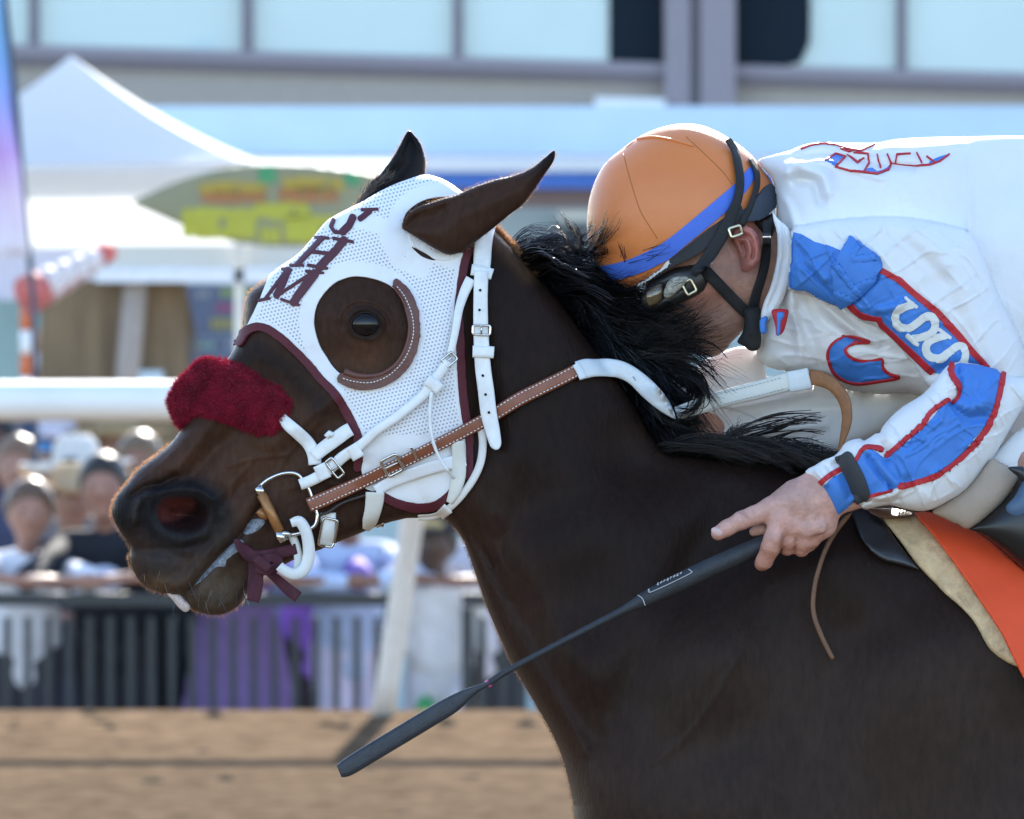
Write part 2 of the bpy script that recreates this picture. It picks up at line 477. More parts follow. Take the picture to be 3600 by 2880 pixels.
ys = [-400, -40, 17.5, 21.4, EDGE, EDGE + .01, 30.0]; zs = [-.12, -.12, float(gz(17.5)) - .012, -.132, -.012, -.02, APR - .02]
V1 = np.array([(x, y, z) for y, z in zip(ys, zs) for x in (-500, 500)]); F1 = np.array([(2 * k, 2 * k + 1, 2 * k + 3, 2 * k + 2) for k in range(len(ys) - 1)]) + n0
tag(mk('dirt_track', np.vstack([V0, V1]), np.vstack([FQ, F1]), dirt), kind='structure')
tag(mk('spectator_apron', [(-500, 29.9, APR), (500, 29.9, APR), (500, 900, APR), (-500, 900, APR)], [(0, 1, 2, 3)], mat('apron_concrete', (.30, .29, .27), rough=.9, var=.2, vscale=3)), kind='structure')

# ------------------------------------------------------------------ club building behind
bR = 4.5; bY = YR(bR); kb = S * bR; roll = .028
build = empty('building', (0, bY, APR), 'pale building with a band of cyan glass panes between grey-purple frames', 'building')
mull = mat('grey_purple_frame', (.15, .125, .15), rough=.55, var=.08)
mull_l = mat('light_frame', (.23, .195, .225), rough=.55, var=.06)
wall_m = mat('greige_wall', (.35, .305, .275), rough=.85, var=.1)
cyan = mat('cyan_glass', (.40, .52, .54), rough=.25, var=.06, vscale=1.2, coat=.3)
dark_w = mat('dark_glass', (.006, .013, .022), rough=.6, var=.1, spec=.1)
def bbox(name, x0, y0, x1, y1, dep, m, off=0.0, parent=None, label=None, bev=0):
    X0, X1 = (x0 - CX) * kb, (x1 - CX) * kb; Z1, Z0 = H - (y0 - CY) * kb, H - (y1 - CY) * kb
    b = MB(); b.box(((X0 + X1) / 2, bY + off + dep / 2, (Z0 + Z1) / 2), (X1 - X0, dep, Z1 - Z0))
    V = np.vstack(b.V); V[:, 2] -= roll * V[:, 0]
    o = mk(name, V, b.F, m, parent or build, smooth=False)
    if label: o['label'] = label
    return o
bbox('lower_wall', -4600, 268, 8600, 1700, .3, wall_m, .06)
bbox('upper_wall', -4600, -1000, 8600, -520, .3, wall_m, .06)
bbox('roof', -4700, -1080, 8700, -1000, 6.0, wall_m, -.2)
bbox('back_wall', -4600, -1000, 8600, 1700, .2, wall_m, 5.5)
xs = [-640, 118, 870, 1610, 2150, 2330, 2585, 2840, 3170, 3920]
for a, b_ in ((-3300, -2560), (-2560, -1810), (-1810, -1060), (-1060, -640), (3920, 4670), (4670, 5420), (5420, 6170), (6170, 6900), (-640, 118), (118, 870), (870, 1610), (1610, 2330), (2585, 3170), (3170, 3920)):
    bbox('window_pane', a + 16, -500, b_ - 16, 206, .03, cyan, .10)
bbox('dark_blind', 2142, -500, 2332, 208, .03, dark_w, .06)
pts = cr(np.array([(2590, -500), (2838, -500), (2850, 0), (2848, 120), (2815, 190), (2750, 210), (2590, 210)], float), 1, True)
V = np.vstack([np.stack([(pts[:, 0] - CX) * kb, np.full(len(pts), bY + dy), H - (pts[:, 1] - CY) * kb], -1) for dy in (.05, .09)]); V[:, 2] -= roll * V[:, 0]; n = len(pts)
mk('dark_blind', V, [tuple(range(n)), tuple(range(2 * n - 1, n - 1, -1))] + [(i, i + n, (i + 1) % n + n, (i + 1) % n) for i in range(n)], dark_w, build, smooth=False)
for x, w in ((-2560, 36), (-1810, 36), (-1060, 36), (-640, 36), (3920, 36), (4670, 36), (5420, 36), (6170, 36), (118, 34), (870, 38), (1610, 34), (3170, 34)): bbox('mullion', x - w / 2, -500, x + w / 2, 206, .12, mull, .02)
bbox('window_sill', -4600, 206, 8600, 246, .20, mull_l, -.04)
bbox('window_sill', -4600, 246, 8600, 278, .16, mull, .0)
bbox('column', 2336, -1200, 2425, 400, .30, mull_l, -.14); bbox('column', 2425, -1200, 2462, 400, .22, mull, -.08); bbox('column', 2462, -1200, 2584, 400, .32, mull_l, -.17)
bbox('ledge', 2090, 335, 2336, 400, .4, mat('white_ledge', (.7, .72, .75)), -.3)

# ------------------------------------------------------------------ stalls in front of the building
def prism(name, prof, x0, x1, m, parent=None):              # prof: (y_world, z_world) ring, extruded along x
    p = np.array(prof); n = len(p); V = np.vstack([np.column_stack([np.full(n, x), p]) for x in (x0, x1)])
    return mk(name, V, [tuple(range(n)), tuple(range(2 * n - 1, n - 1, -1))] + [(i, i + n, (i + 1) % n + n, (i + 1) % n) for i in range(n)], m, parent, smooth=False)
zr = lambda py, r: float(H - (py - CY) * S * r); xr = lambda px, r: float((px - CX) * S * r)
stall = empty('market_stall', (0, YR(4.0), APR), 'long stall under a pale blue canopy with a white lip, below the windows', 'market stall')
pale = mat('pale_blue_canvas', (.50, .60, .67), rough=.8, var=.06, vscale=2)
whitec = mat('white_canvas', (.80, .80, .80), rough=.8, var=.03, transl=.4)
y4 = YR(4.0); rt_ = y4 + .28
prism('canopy', [(rt_, zr(380, 4.1)), (y4 + .12, zr(535, 4.0)), (y4 + .12, zr(548, 4.0)), (rt_ + .05, zr(395, 4.1))], xr(-4200, 4), xr(7800, 4), pale, stall)
prism('canopy_lip', [(y4 + .14, zr(538, 4.0)), (y4 - .12, zr(556, 4.0)), (y4 - .12, zr(604, 4.0)), (y4 - .10, zr(604, 4.0)), (y4 + .14, zr(560, 4.0))], xr(-4200, 4), xr(7800, 4), whitec, stall)
prism('valance', [(y4 - .08, zr(600, 4)), (y4 - .06, zr(600, 4)), (y4 - .06, zr(662, 4)), (y4 - .08, zr(662, 4))], xr(900, 4), xr(7800, 4), mat('royal_canvas', (.045, .13, .42), rough=.7), stall)
prism('beam', [(y4 + .1, zr(655, 4)), (y4 + .2, zr(655, 4)), (y4 + .2, zr(730, 4)), (y4 + .1, zr(730, 4))], xr(900, 4), xr(7800, 4), mat('brown_beam', (.20, .14, .12), rough=.8), stall)
prism('back_panel', [(y4 + .9, zr(560, 4.2)), (y4 + .95, zr(560, 4.2)), (y4 + .95, APR), (y4 + .9, APR)], xr(-4200, 4.2), xr(7800, 4.2), mat('grey_teal_panel', (.36, .45, .47), rough=.8, var=.15, vscale=1.5), stall)
prism('side_panel', [(y4 + .7, zr(1040, 4.1)), (y4 + .75, zr(1040, 4.1)), (y4 + .75, APR), (y4 + .7, APR)], xr(-300, 4.1), xr(260, 4.1), mat('teal_panel', (.24, .33, .33), rough=.8, var=.2, vscale=2), stall)
for x0, y0, x1, y1 in ((1930, 790, 2120, 850), (1960, 740, 2110, 775)):
    prism('speaker_box', [(y4 + .5, zr(y0, 4.1)), (y4 + .8, zr(y0, 4.1)), (y4 + .8, zr(y1, 4.1)), (y4 + .5, zr(y1, 4.1))], xr(x0, 4.1), xr(x1, 4.1), mat('dark_box', (.05, .07, .08), rough=.6) if y0 > 770 else mat('pale_box', (.5, .58, .6)), stall)
# white peaked tent
tent = empty('canopy_tent', (xr(250, 3.7), YR(3.7), APR), 'white peaked canopy tent at the left with its point below the windows', 'tent')
rf, rb = 3.55, 3.95
ap = WR(250, 195, 3.597); fl_, fr_ = WR(-420, 590, rf), WR(850, 566, rf); bl_, br_ = WR(-420, 590, rf) * [1, 0, 1] + [-.0, YR(rb), 0], WR(850, 566, rf) * [1, 0, 1] + [0, YR(rb), 0]
def roofp(a, b_, c_, n=14, sag=.06):
    V = []; F = []
    for i in range(n + 1):
        for j in range(n + 1 - i):
            u, v = i / n, j / n; w = 1 - u - v; p = a * u + b_ * v + c_ * w; p = p - np.array([0, 0, 1]) * sag * 4 * u * (1 - u) * .8; V.append(p)
    k = 0; idx = {}
    for i in range(n + 1):
        for j in range(n + 1 - i): idx[i, j] = k; k += 1
    for i in range(n):
        for j in range(n - i):
            F.append((idx[i, j], idx[i + 1, j], idx[i, j + 1]))
            if i + j < n - 1: F.append((idx[i + 1, j], idx[i + 1, j + 1], idx[i, j + 1]))
    return V, F
b = MB()
for p_, q_ in ((fl_, fr_), (fr_, br_), (br_, bl_), (bl_, fl_)): b.add(*roofp(ap, p_, q_))
b.build('roof', whitec, tent)
prism('valance', [(YR(rf) - .01, fl_[2]), (YR(rf) + .01, fl_[2]), (YR(rf) + .01, zr(604, rf)), (YR(rf) - .01, zr(604, rf))], fl_[0], fr_[0], whitec, tent)
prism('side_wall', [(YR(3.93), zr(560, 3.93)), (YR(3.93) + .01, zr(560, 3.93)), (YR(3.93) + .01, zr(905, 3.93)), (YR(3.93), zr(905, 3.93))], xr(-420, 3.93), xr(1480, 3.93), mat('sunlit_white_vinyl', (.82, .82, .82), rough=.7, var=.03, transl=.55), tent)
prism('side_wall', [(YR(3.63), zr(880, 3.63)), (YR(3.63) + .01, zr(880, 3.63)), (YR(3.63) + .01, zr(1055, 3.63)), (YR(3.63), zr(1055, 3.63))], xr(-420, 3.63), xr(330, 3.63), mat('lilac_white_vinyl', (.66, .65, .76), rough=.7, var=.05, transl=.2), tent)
pole_m = mat('aluminium', (.5, .5, .5), rough=.4, metal=.8)
for x_, r_ in ((-410, rf), (840, rf)):
    b = MB(); b.box((xr(x_, r_), YR(rf) + .03, (fl_[2] + APR) / 2), (.04, .04, fl_[2] - APR)); b.build('leg', pole_m, tent, False)
# bar counter with thatch
bar = empty('thatched_bar', (xr(600, 3.6), YR(3.6), APR), 'drinks bar with a cream counter front, white ledge and brown thatched skirt', 'bar')
yb = YR(3.56)
prism('counter_front', [(yb, zr(862, 3.56)), (yb + .2, zr(862, 3.56)), (yb + .2, zr(940, 3.56)), (yb, zr(940, 3.56))], xr(330, 3.56), xr(1760, 3.56), mat('cream_panel', (.62, .58, .50), rough=.8, var=.06), bar)
prism('ledge', [(yb + .25, zr(925, 3.56)), (yb - .14, zr(945, 3.56)), (yb - .14, zr(992, 3.56)), (yb + .25, zr(992, 3.56))], xr(340, 3.56), xr(1780, 3.56), mat('white_ledge', (.8, .8, .8)), bar)
th_m = mat('thatch', (.19, .135, .085), rough=.95, var=.4, vscale=14, stretch=(1, 1, .12))
prism('skirt_backing', [(yb + .10, zr(985, 3.58)), (yb + .16, zr(985, 3.58)), (yb + .16, APR), (yb + .10, APR)], xr(150, 3.58), xr(660, 3.58), th_m, bar)
n = 900; x_ = RNG.uniform(150, 655, n); r_ = 3.575; rt0 = W(x_, RNG.uniform(985, 1180, n), YR(r_) + RNG.normal(0, .02, n)); tp0 = W(x_ + RNG.normal(0, 14, n), RNG.uniform(1240, 1420, n), YR(r_) + RNG.normal(-.03, .02, n))
def blades0(root, tip, w, m, name, parent):
    d = tip - root; s = np.cross(d, np.array([0, 1., 0])); s /= np.linalg.norm(s, axis=1)[:, None]; nn = len(root)
    V = np.stack([root - s * w, root + s * w, tip + s * w * .4, tip - s * w * .4], 1).reshape(-1, 3); F = np.arange(4 * nn).reshape(nn, 4); o = mk(name, V, F, m, parent); o['kind'] = 'stuff'; return o
blades0(rt0, tp0, .009, th_m, 'thatch', bar)
b = MB(); b.tube([WR(478, 985, 3.56), WR(452, 1280, 3.56), WR(440, 1420, 3.56)], .055, 12); b.build('post', mat('pale_post', (.34, .29, .26), rough=.8, var=.15), bar)
# menu board
board = empty('menu_board', (xr(780, 3.62), YR(3.62), APR), 'dark blue menu board with rows of coloured lines beside the thatch', 'menu board')
prism('panel', [(YR(3.62), zr(1000, 3.62)), (YR(3.62) + .04, zr(1000, 3.62)), (YR(3.62) + .04, APR), (YR(3.62), APR)], xr(655, 3.62), xr(1000, 3.62), mat('navy_panel', (.085, .115, .20), rough=.6, var=.15, vscale=3), board)
for k, (x0, y0, x1, y1, c_) in enumerate(((775, 1012, 960, 1046, (.20, .30, .10)), (690, 1018, 745, 1050, (.22, .26, .30)), (760, 1066, 960, 1098, (.26, .06, .16)), (740, 1118, 930, 1160, (.26, .25, .10)), (668, 1178, 960, 1190, (.18, .26, .38)), (680, 1200, 760, 1228, (.20, .34, .34)), (790, 1200, 930, 1222, (.24, .28, .42)), (670, 1240, 900, 1252, (.18, .26, .38)))):
    b = MB(); 
    for q in range(int((x1 - x0) / 26)):
        b.box((xr(x0 + 26 * q + 11, 3.62), YR(3.62) - .006, zr((y0 + y1) / 2, 3.62)), (.026, .006, (y1 - y0) * S * 3.62 * random.uniform(.7, 1)))
    b.build('text_row', mat('menu_ink_%s' % 'abcdefgh'[k], c_, rough=.7), board, False)
# surfboard sign
surfb = empty('surfboard_sign', (xr(950, 3.45), YR(3.45), 1.9), 'olive surfboard sign with orange and yellow lettering hanging in front of the white tent', 'sign')
SB = cr(np.array([(466, 712), (520, 682), (620, 636), (760, 594), (900, 577), (1020, 575), (1160, 588), (1320, 612), (1450, 650), (1540, 712), (1460, 780), (1330, 830), (1160, 862), (1000, 868), (860, 858), (740, 830), (640, 794), (540, 750)], float), 3, True)
ss_ = puff(SB, 8, .03, YR(3.45), p=2, hs=3); olive = mat('olive_board', (.205, .20, .115), rough=.5, var=.12, vscale=3)
mk('board', ss_.V, ss_.F, olive, surfb)
def blob(nm, x0, y0, x1, y1, m, n, ht):
    lines = []
    for k in range(n):
        x = x0 + (x1 - x0) * (k + .5) / n; w = (x1 - x0) / n * .36; yy0, yy1 = y0 + random.uniform(0, 6), y1 - random.uniform(0, 6)
        t = k % 4
        if t == 0: lines += [(np.array([(x - w, yy1), (x - w, yy0), (x + w, yy1), (x + w, yy0)]), ht)]
        elif t == 1: lines += [(np.array([(x - w, yy0), (x + w, yy0), (x + w, yy1), (x - w, yy1), (x - w, yy0)]), ht)]
        elif t == 2: lines += [(np.array([(x + w, yy0), (x - w, yy0), (x - w, yy1), (x + w, yy1)]), ht)]
        else: lines += [(np.array([(x - w, yy1), (x, yy0), (x + w, yy1)]), ht)]
    ap = np.vstack([l[0] for l in lines]); V, F, _ = ss_.patch(lambda X, Y: strokes(lines, X, Y), (ap[:, 0].min() - 20, ap[:, 1].min() - 20, ap[:, 0].max() + 20, ap[:, 1].max() + 20), 5, .006, .006)
    mk(nm, V, F, m, surfb)
oy, og, yl, gr = mat('orange_yellow_paint', (.36, .26, .03)), mat('orange_paint', (.33, .13, .04)), mat('yellow_paint', (.36, .35, .03)), mat('green_paint', (.05, .25, .10))
blob('lettering', 705, 645, 930, 676, oy, 5, 20); blob('lettering', 715, 676, 930, 708, og, 5, 20); blob('lettering', 1000, 628, 1210, 670, oy, 4, 22); blob('lettering', 985, 666, 1190, 704, og, 4, 22)
blob('lettering', 650, 745, 890, 828, yl, 5, 34); blob('lettering', 905, 722, 1090, 762, yl, 4, 26); blob('lettering', 920, 800, 980, 850, yl, 1, 24); blob('lettering', 1010, 770, 1240, 840, yl, 5, 34)
ss_.piece('green_mark', [np.array([(905, 588), (968, 584), (972, 640), (912, 648)], float)], gr, surfb, off=.006, thick=.006, step=6); ss_.piece('green_mark', [np.array([(1210, 606), (1262, 614), (1266, 656), (1214, 650)], float)], gr, surfb, off=.006, thick=.006, step=6)
# feather flag at the left edge
flag = empty('feather_flag', (xr(60, 3.3), YR(3.3), APR), 'tall feather flag fading from blue to pink on a dark pole', 'flag')
fm = bpy.data.materials.new('printed_flag'); fm.use_nodes = True; nt = fm.node_tree; g = nt.nodes.new('ShaderNodeNewGeometry'); sx = nt.nodes.new('ShaderNodeSeparateXYZ'); mr = nt.nodes.new('ShaderNodeMapRange'); rp = nt.nodes.new('ShaderNodeValToRGB')
nt.links.new(g.outputs['Position'], sx.inputs[0]); nt.links.new(sx.outputs[2], mr.inputs[0]); mr.inputs[1].default_value = zr(900, 3.3); mr.inputs[2].default_value = zr(0, 3.3); nt.links.new(mr.outputs[0], rp.inputs[0]); nt.links.new(rp.outputs[0], nt.nodes['Principled BSDF'].inputs['Base Color'])
for k, (p_, c_) in enumerate(((0.0, (.72, .68, .74)), (.22, (.68, .55, .68)), (.40, (.50, .30, .62)), (.62, (.26, .34, .72)), (.85, (.22, .46, .74)))):
    e = rp.color_ramp.elements[k] if k < 2 else rp.color_ramp.elements.new(p_); e.position = p_; e.color = (*c_, 1)
V = []; 
for py in np.linspace(-300, 900, 25):
    xe = np.interp(py, [-300, 0, 300, 640, 950], [5, 18, 52, 76, 106]); t = (py + 300) / 1200
    for q in range(9): V.append(W(xe - 170 * q / 8, py, YR(3.3) + .03 * math.sin(q * .9 + py / 160)))
V = np.array(V); i = np.arange(25 * 9).reshape(25, 9); FQ = np.stack([i[:-1, :-1].ravel(), i[1:, :-1].ravel(), i[1:, 1:].ravel(), i[:-1, 1:].ravel()], -1); FT = np.vstack([FQ[:, [0, 1, 2]], FQ[:, [0, 2, 3]]])
V2, F2 = solid(V, FT, .001, .002); mk('banner', V2, F2, fm, flag)
b = MB(); b.tube([WR(0, -320, 3.3), WR(18, 0, 3.3), WR(52, 300, 3.3), WR(78, 640, 3.3), WR(108, 950, 3.3), WR(118, 1100, 3.3), np.array([xr(150, 3.3), YR(3.3), APR])], .013, 10); b.build('pole', mat('dark_pole', (.03, .045, .08), rough=.5), flag)
# red and white pennant on an orange and white pole
sock = empty('windsock', (xr(90, 3.4), YR(3.4), APR), 'red and white fabric streamer leaning from an orange and white banded pole', 'windsock')
a0, a1 = WR(95, 1040, 3.4), WR(390, 880, 3.42); ax_ = np.linspace(0, 1, 9); b_w, b_r = MB(), MB(); d_ = a1 - a0
for k in range(6):
    p0, p1 = a0 + d_ * (k / 6), a0 + d_ * ((k + 1) / 6 - .002); r0, r1 = .085 - .045 * k / 6, .085 - .045 * (k + 1) / 6
    q_ = MB() if k in (0, 5) else b_w; q_.tube([p0, (p0 + p1) / 2, p1], [r0, (r0 + r1) / 2 + .004, r1], 16)
    if k in (0, 5): q_.build('streamer_stripe', mat('streamer_red', (.62, .20, .18), rough=.7, transl=.4), sock)
b_w.build('streamer', mat('streamer_white', (.75, .72, .72), rough=.7, transl=.4), sock)
b = MB(); b.tube([a0 + d_ * .02 + [0, -.07, -.075], a0 + d_ * .55 + [0, -.055, -.05], a1 + [0, -.03, -.03]], [.02, .016, .01], 10); b.build('streamer_edge', mat('streamer_red', (0, 0, 0)), sock)
zt = a0[2]; po = mat('orange_pole', (.58, .13, .03), rough=.6); pwm = mat('white_pole', (.75, .75, .75), rough=.6); px0 = a0[0] + .005
for k in range(4):
    z1_, z0_ = zt - .05 - .10 * k, zt - .05 - .10 * (k + 1); b = MB(); b.tube([(px0, YR(3.4), z1_), (px0, YR(3.4), z0_ + .002)], .034, 12); b.build('pole_band', po if k % 2 == 0 else pwm, sock)
b = MB(); b.tube([(px0, YR(3.4), zt - .45), (px0, YR(3.4), APR)], .03, 12); b.build('pole', mat('dark_pole', (0, 0, 0)), sock)
prism('shelf', [(yb - .02, zr(1308, 3.54)), (yb + .1, zr(1308, 3.54)), (yb + .1, zr(1350, 3.54)), (yb - .02, zr(1350, 3.54))], xr(425, 3.54), xr(565, 3.54), pale, bar)

# ------------------------------------------------------------------ track rail
rail = empty('track_rail', (xr(1345, 2.9), YR(2.9), 0), 'white track rail on a leaning post behind the head of the horse', 'rail')
rw_ = mat('white_rail_paint', (.78, .77, .75), rough=.4, var=.06, vscale=5)
rz = zr(1410, 2.87)
b = MB(); a = np.linspace(0, 2 * np.pi, 20, endpoint=False); pr_ = np.stack([np.cos(a) * .075, np.sin(a) * .072], -1)
V = np.vstack([np.column_stack([np.full(20, x), YR(2.87) + pr_[:, 0], rz + pr_[:, 1]]) for x in np.linspace(-14, 14, 15)])
mk('rail_tube', V, [(i * 20 + j, (i + 1) * 20 + j, (i + 1) * 20 + (j + 1) % 20, i * 20 + (j + 1) % 20) for i in range(14) for j in range(20)], rw_, rail)
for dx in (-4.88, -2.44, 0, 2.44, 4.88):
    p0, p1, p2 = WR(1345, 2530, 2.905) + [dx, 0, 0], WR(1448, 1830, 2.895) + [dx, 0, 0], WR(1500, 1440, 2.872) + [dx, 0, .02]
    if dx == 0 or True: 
        V, F = tube_geo(cr(np.array([p0, p1, p2]), 5), .043, 14); mk('post', V, F, mat('dirty_white_post_bounce', (.60, .55, .50), rough=.5, var=.1), rail)  # dirty white paint, tan light bounced off the track tinted in
# ------------------------------------------------------------------ crowd barrier
blackm = mat('black_barrier', (.018, .020, .022), rough=.55, var=.2)
slat_me = None; fy = YR(3.15); ft = zr(2085, 3.15)
for xa, xb, lb in ((xr(1385, 3.15) - 4.0, xr(1385, 3.15), 'black slatted barrier panel left of the leaning rail post'), (xr(1625, 3.15), xr(1625, 3.15) + 4.2, 'black slatted barrier panel partly hidden behind the chest of the horse')):
    pn = empty('barrier_panel', ((xa + xb) / 2, fy, APR), lb, 'barrier', 'crowd barriers along the track')
    def bb(nm, c, s): 
        b = MB(); b.box(c, s); return b.build(nm, blackm, pn, False)
    bb('top_rail', ((xa + xb) / 2, fy, ft - .026), (xb - xa, .05, .052)); bb('bottom_rail', ((xa + xb) / 2, fy, APR + .10), (xb - xa, .05, .05))
    for x in (xa + .02, xb - .02): bb('post', (x, fy, (ft + APR) / 2 - .03), (.045, .054, ft - APR - .06))
    for x in np.arange(xa + .08, xb - .05, .082):
        if slat_me is None:
            b = MB(); b.box((0, 0, 0), (.028, .018, ft - APR - .18)); slat_me = mesh_np('slat', np.vstack(b.V), b.F, False); slat_me.materials.append(blackm)
        o = bpy.data.objects.new('slat', slat_me); C.objects.link(o); o.parent = pn; o.location = (x - (xa + xb) / 2, 0, (ft + APR) / 2 - .005 - APR)
# ------------------------------------------------------------------ spectators
def skin_m(k): return mat('spectator_skin_' + k, dict(light=(.31, .155, .108), tan=(.23, .110, .070), brown=(.12, .058, .038), dark=(.06, .033, .026))[k], rough=.5, var=.12)
def person(px, hy, r, label, skin='light', shirt=(.7, .7, .7), trousers=(.05, .06, .09), hair=(.02, .014, .01), hat=None, hatc=(.7, .6, .4), lean=.12, arms='rail', dress=False, extras=(), yaw=0.0, long_hair=False, sleeves=True, group='spectators behind the barrier', transl=0.0):
    y = YR(r); hz = zr(hy, r); x = xr(px, r); h = (hz - APR) / .925; k = h / 1.72
    hk = 1.16; P0 = empty('person', (x, y, APR), label, 'person', group)
    hd_ = np.array([x, y - .05, hz]); sh = hz - .225 * k; hip = APR + .90 * k * .98; bodyy = y + lean
    sL = [np.array([x + s * .175 * k, y + .01, sh - .02]) for s in (-1, 1)]
    if arms == 'rail':
        el = [np.array([x + s * .29 * k, fy + .05, ft + .06]) for s in (-1, 1)]; ha = [np.array([x + s * .06 * k, fy - .03, ft + .05]) for s in (-1, 1)]
    elif arms == 'down':
        el = [np.array([x + s * .23 * k, y + .02, sh - .29 * k]) for s in (-1, 1)]; ha = [np.array([x + s * .22 * k, y - .06, sh - .54 * k]) for s in (-1, 1)]
    else:
        el = [np.array([x - .24 * k, y - .06, sh - .27 * k]), np.array([x + .27 * k, y - .08, sh - .22 * k])]; ha = [np.array([x - .05 * k, y - .24, sh - .30 * k]), np.array([x + .06 * k, y - .20, sh - .02 * k])]
    hips = np.array([x, bodyy, hip])
    def f_skin(P):
        d = smin(sd_ell(P, hd_ + [0, 0, .018], (.075 * hk, .094 * hk, .094 * hk)), sd_cone(P, hd_ + [0, -.03, -.06 * k], hd_ + [0, -.045, -.095 * k], .045 * hk, .035 * hk), .03)
        d = smin(d, sd_cone(P, hd_ + [0, -.088 * hk, .012], hd_ + [0, -.105 * hk, -.028 * k], .010, .014), .015)
        d = -smin(-d, sd_cone(P, hd_ + [-.02, -.098 * hk, -.058 * k], hd_ + [.02, -.098 * hk, -.058 * k], .004, .004), .008)
        for s in (-1, 1): d = smin(d, sd_ell(P, hd_ + [s * .073 * hk, .01, -.005], (.012, .02, .03)), .01)
        d = smin(d, sd_cone(P, hd_ + [0, .01, -.06 * k], np.array([x, y + .03, sh]), .052 * k, .06 * k), .03)
        for s in (0, 1):
            a = smin(sd_cone(P, sL[s], el[s], .042 * k, .036 * k), sd_cone(P, el[s], ha[s], .036 * k, .026 * k), .02); dirn = (ha[s] - el[s]) / np.linalg.norm(ha[s] - el[s])
            a = smin(a, sd_cone(P, ha[s], ha[s] + dirn * .07 * k, .034 * k, .030 * k, (1, 1, 1.2)), .015); d = smin(d, a, .02)
        if dress is not None and trousers is None or dress == 'shorts':
            for s in (-1, 1): d = smin(d, sd_cone(P, hips + [s * .09 * k, 0, -.2 * k], np.array([x + s * .10 * k, bodyy, APR + .05]), .062 * k, .04 * k), .03)
        return d
    g = .020
    lo = np.array([x - .42 * k, fy - .16, APR - .02]); hi = np.array([x + .42 * k, bodyy + .22, hz + .16 * k])
    lo[1] = min(lo[1], y - .4) if arms != 'down' else y - .25
    V, F = nets(f_skin, lo if dress == 'shorts' else np.array([lo[0], lo[1], hip - .1]), hi, g); mk('body', smooth_mesh(V, F, 1), F, skin_m(skin), P0)
    def f_shirt(P):
        d = smin_all([sd_cone(P, np.array([x, y + .03, sh - .05]), np.array([x, (y + bodyy) / 2 + .02, sh - .32 * k]), .125 * k, .13 * k, (.78, 1.1, 1)), sd_cone(P, np.array([x, (y + bodyy) / 2 + .02, sh - .3 * k]), hips, .13 * k, .135 * k, (.8, 1.1, 1))], .04)
        for s in (0, 1):
            m_ = sL[s] + (el[s] - sL[s]) * (.95 if sleeves else .2); d = smin(d, sd_cone(P, sL[s], m_, .066 * k, .062 * k), .05)
            if sleeves == 'long': d = smin(d, sd_cone(P, m_, ha[s] + (el[s] - ha[s]) * .12, .058 * k, .04 * k), .03)
        d = smin(d, sd_cone(P, sL[0], sL[1], .07 * k, .07 * k), .04)
        if dress is True: d = smin(d, sd_cone(P, hips, np.array([x, bodyy, APR + .25]), .17 * k, .26 * k, (.8, 1.2, 1)), .06)
        return np.maximum(d, P[..., 2] - sh - .065 * k) + .006 * np.sin(P[..., 0] * 40 + P[..., 2] * 25) * np.sin(P[..., 2] * 30)
    V, F = nets(f_shirt, np.array([lo[0], lo[1], (APR + .1) if dress is True else hip - .2 * k]), np.array([hi[0], hi[1], sh + .12]), g)
    key = 'cloth_%02d%02d%02d' % tuple(int(c * 99) for c in shirt); mk('dress' if dress is True else 'shirt', smooth_mesh(V, F, 1), F, mat(key, shirt, rough=.8, var=.12, vscale=14, bump=.3, bscale=25, transl=transl), P0)
    if trousers is not None and dress is not True:
        end = APR + (.48 * k if dress == 'shorts' else .06)
        def f_tr(P):
            d = sd_cone(P, hips + [-.06 * k, 0, .04], hips + [.06 * k, 0, .04], .13 * k, .13 * k)
            for s in (-1, 1): d = smin(d, sd_cone(P, hips + [s * .09 * k, 0, -.05], np.array([x + s * .10 * k, bodyy, end]), .10 * k, .07 * k), .04)
            return d
        V, F = nets(f_tr, np.array([lo[0], bodyy - .22, APR - .02]), np.array([hi[0], bodyy + .24, hip + .22]), g); key = 'cloth_%02d%02d%02d' % tuple(int(c * 99) for c in trousers); mk('trousers', smooth_mesh(V, F, 1), F, mat(key, trousers, rough=.85, var=.12, vscale=14), P0)
    for s in (-1, 1):
        b = MB(); b.add(sp0 * [.05 * k, .12 * k, .045 * k] + [x + s * .10 * k, bodyy - .05, APR + .045], SPF0); b.build('shoe', mat('dark_shoe', (.03, .03, .035)), P0)
    if hair is not None:
        def f_hair(P):
            d = sd_ell(P, hd_ + [0, .014, .030 * hk], (.089 * hk, .105 * hk, .106 * hk)) + .006 * np.sin(P[..., 0] * 90) * np.sin(P[..., 2] * 80 + P[..., 1] * 60)
            if long_hair: d = smin(d, sd_cone(P, hd_ + [0, .05, 0], hd_ + [0, .07, -.24 * hk], .095 * hk, .085 * hk), .04)
            return np.maximum(d, -(P[..., 1] - hd_[1] + .034 * hk + (P[..., 2] - hd_[2] - .030 * hk) * 1.15 + .25 * np.abs(P[..., 0] - hd_[0])))
        V, F = nets(f_hair, hd_ + np.array([-.14, -.16, -.36]) * hk, hd_ + np.array([.14, .2, .2]) * hk, .016); key = 'hair_%02d%02d%02d' % tuple(int(c * 99) for c in hair); mk('hair', smooth_mesh(V, F, 1), F, mat(key, hair, rough=.5, var=.3, vscale=60, transl=.0), P0)
    for s in (-1, 1):
        b = MB(); b.add(sp0 * .008 * hk + hd_ + [s * .030 * hk, -.082 * hk, .022], SPF0); b.build('eye', mat('spectator_eye', (.06, .045, .04), rough=.2), P0)
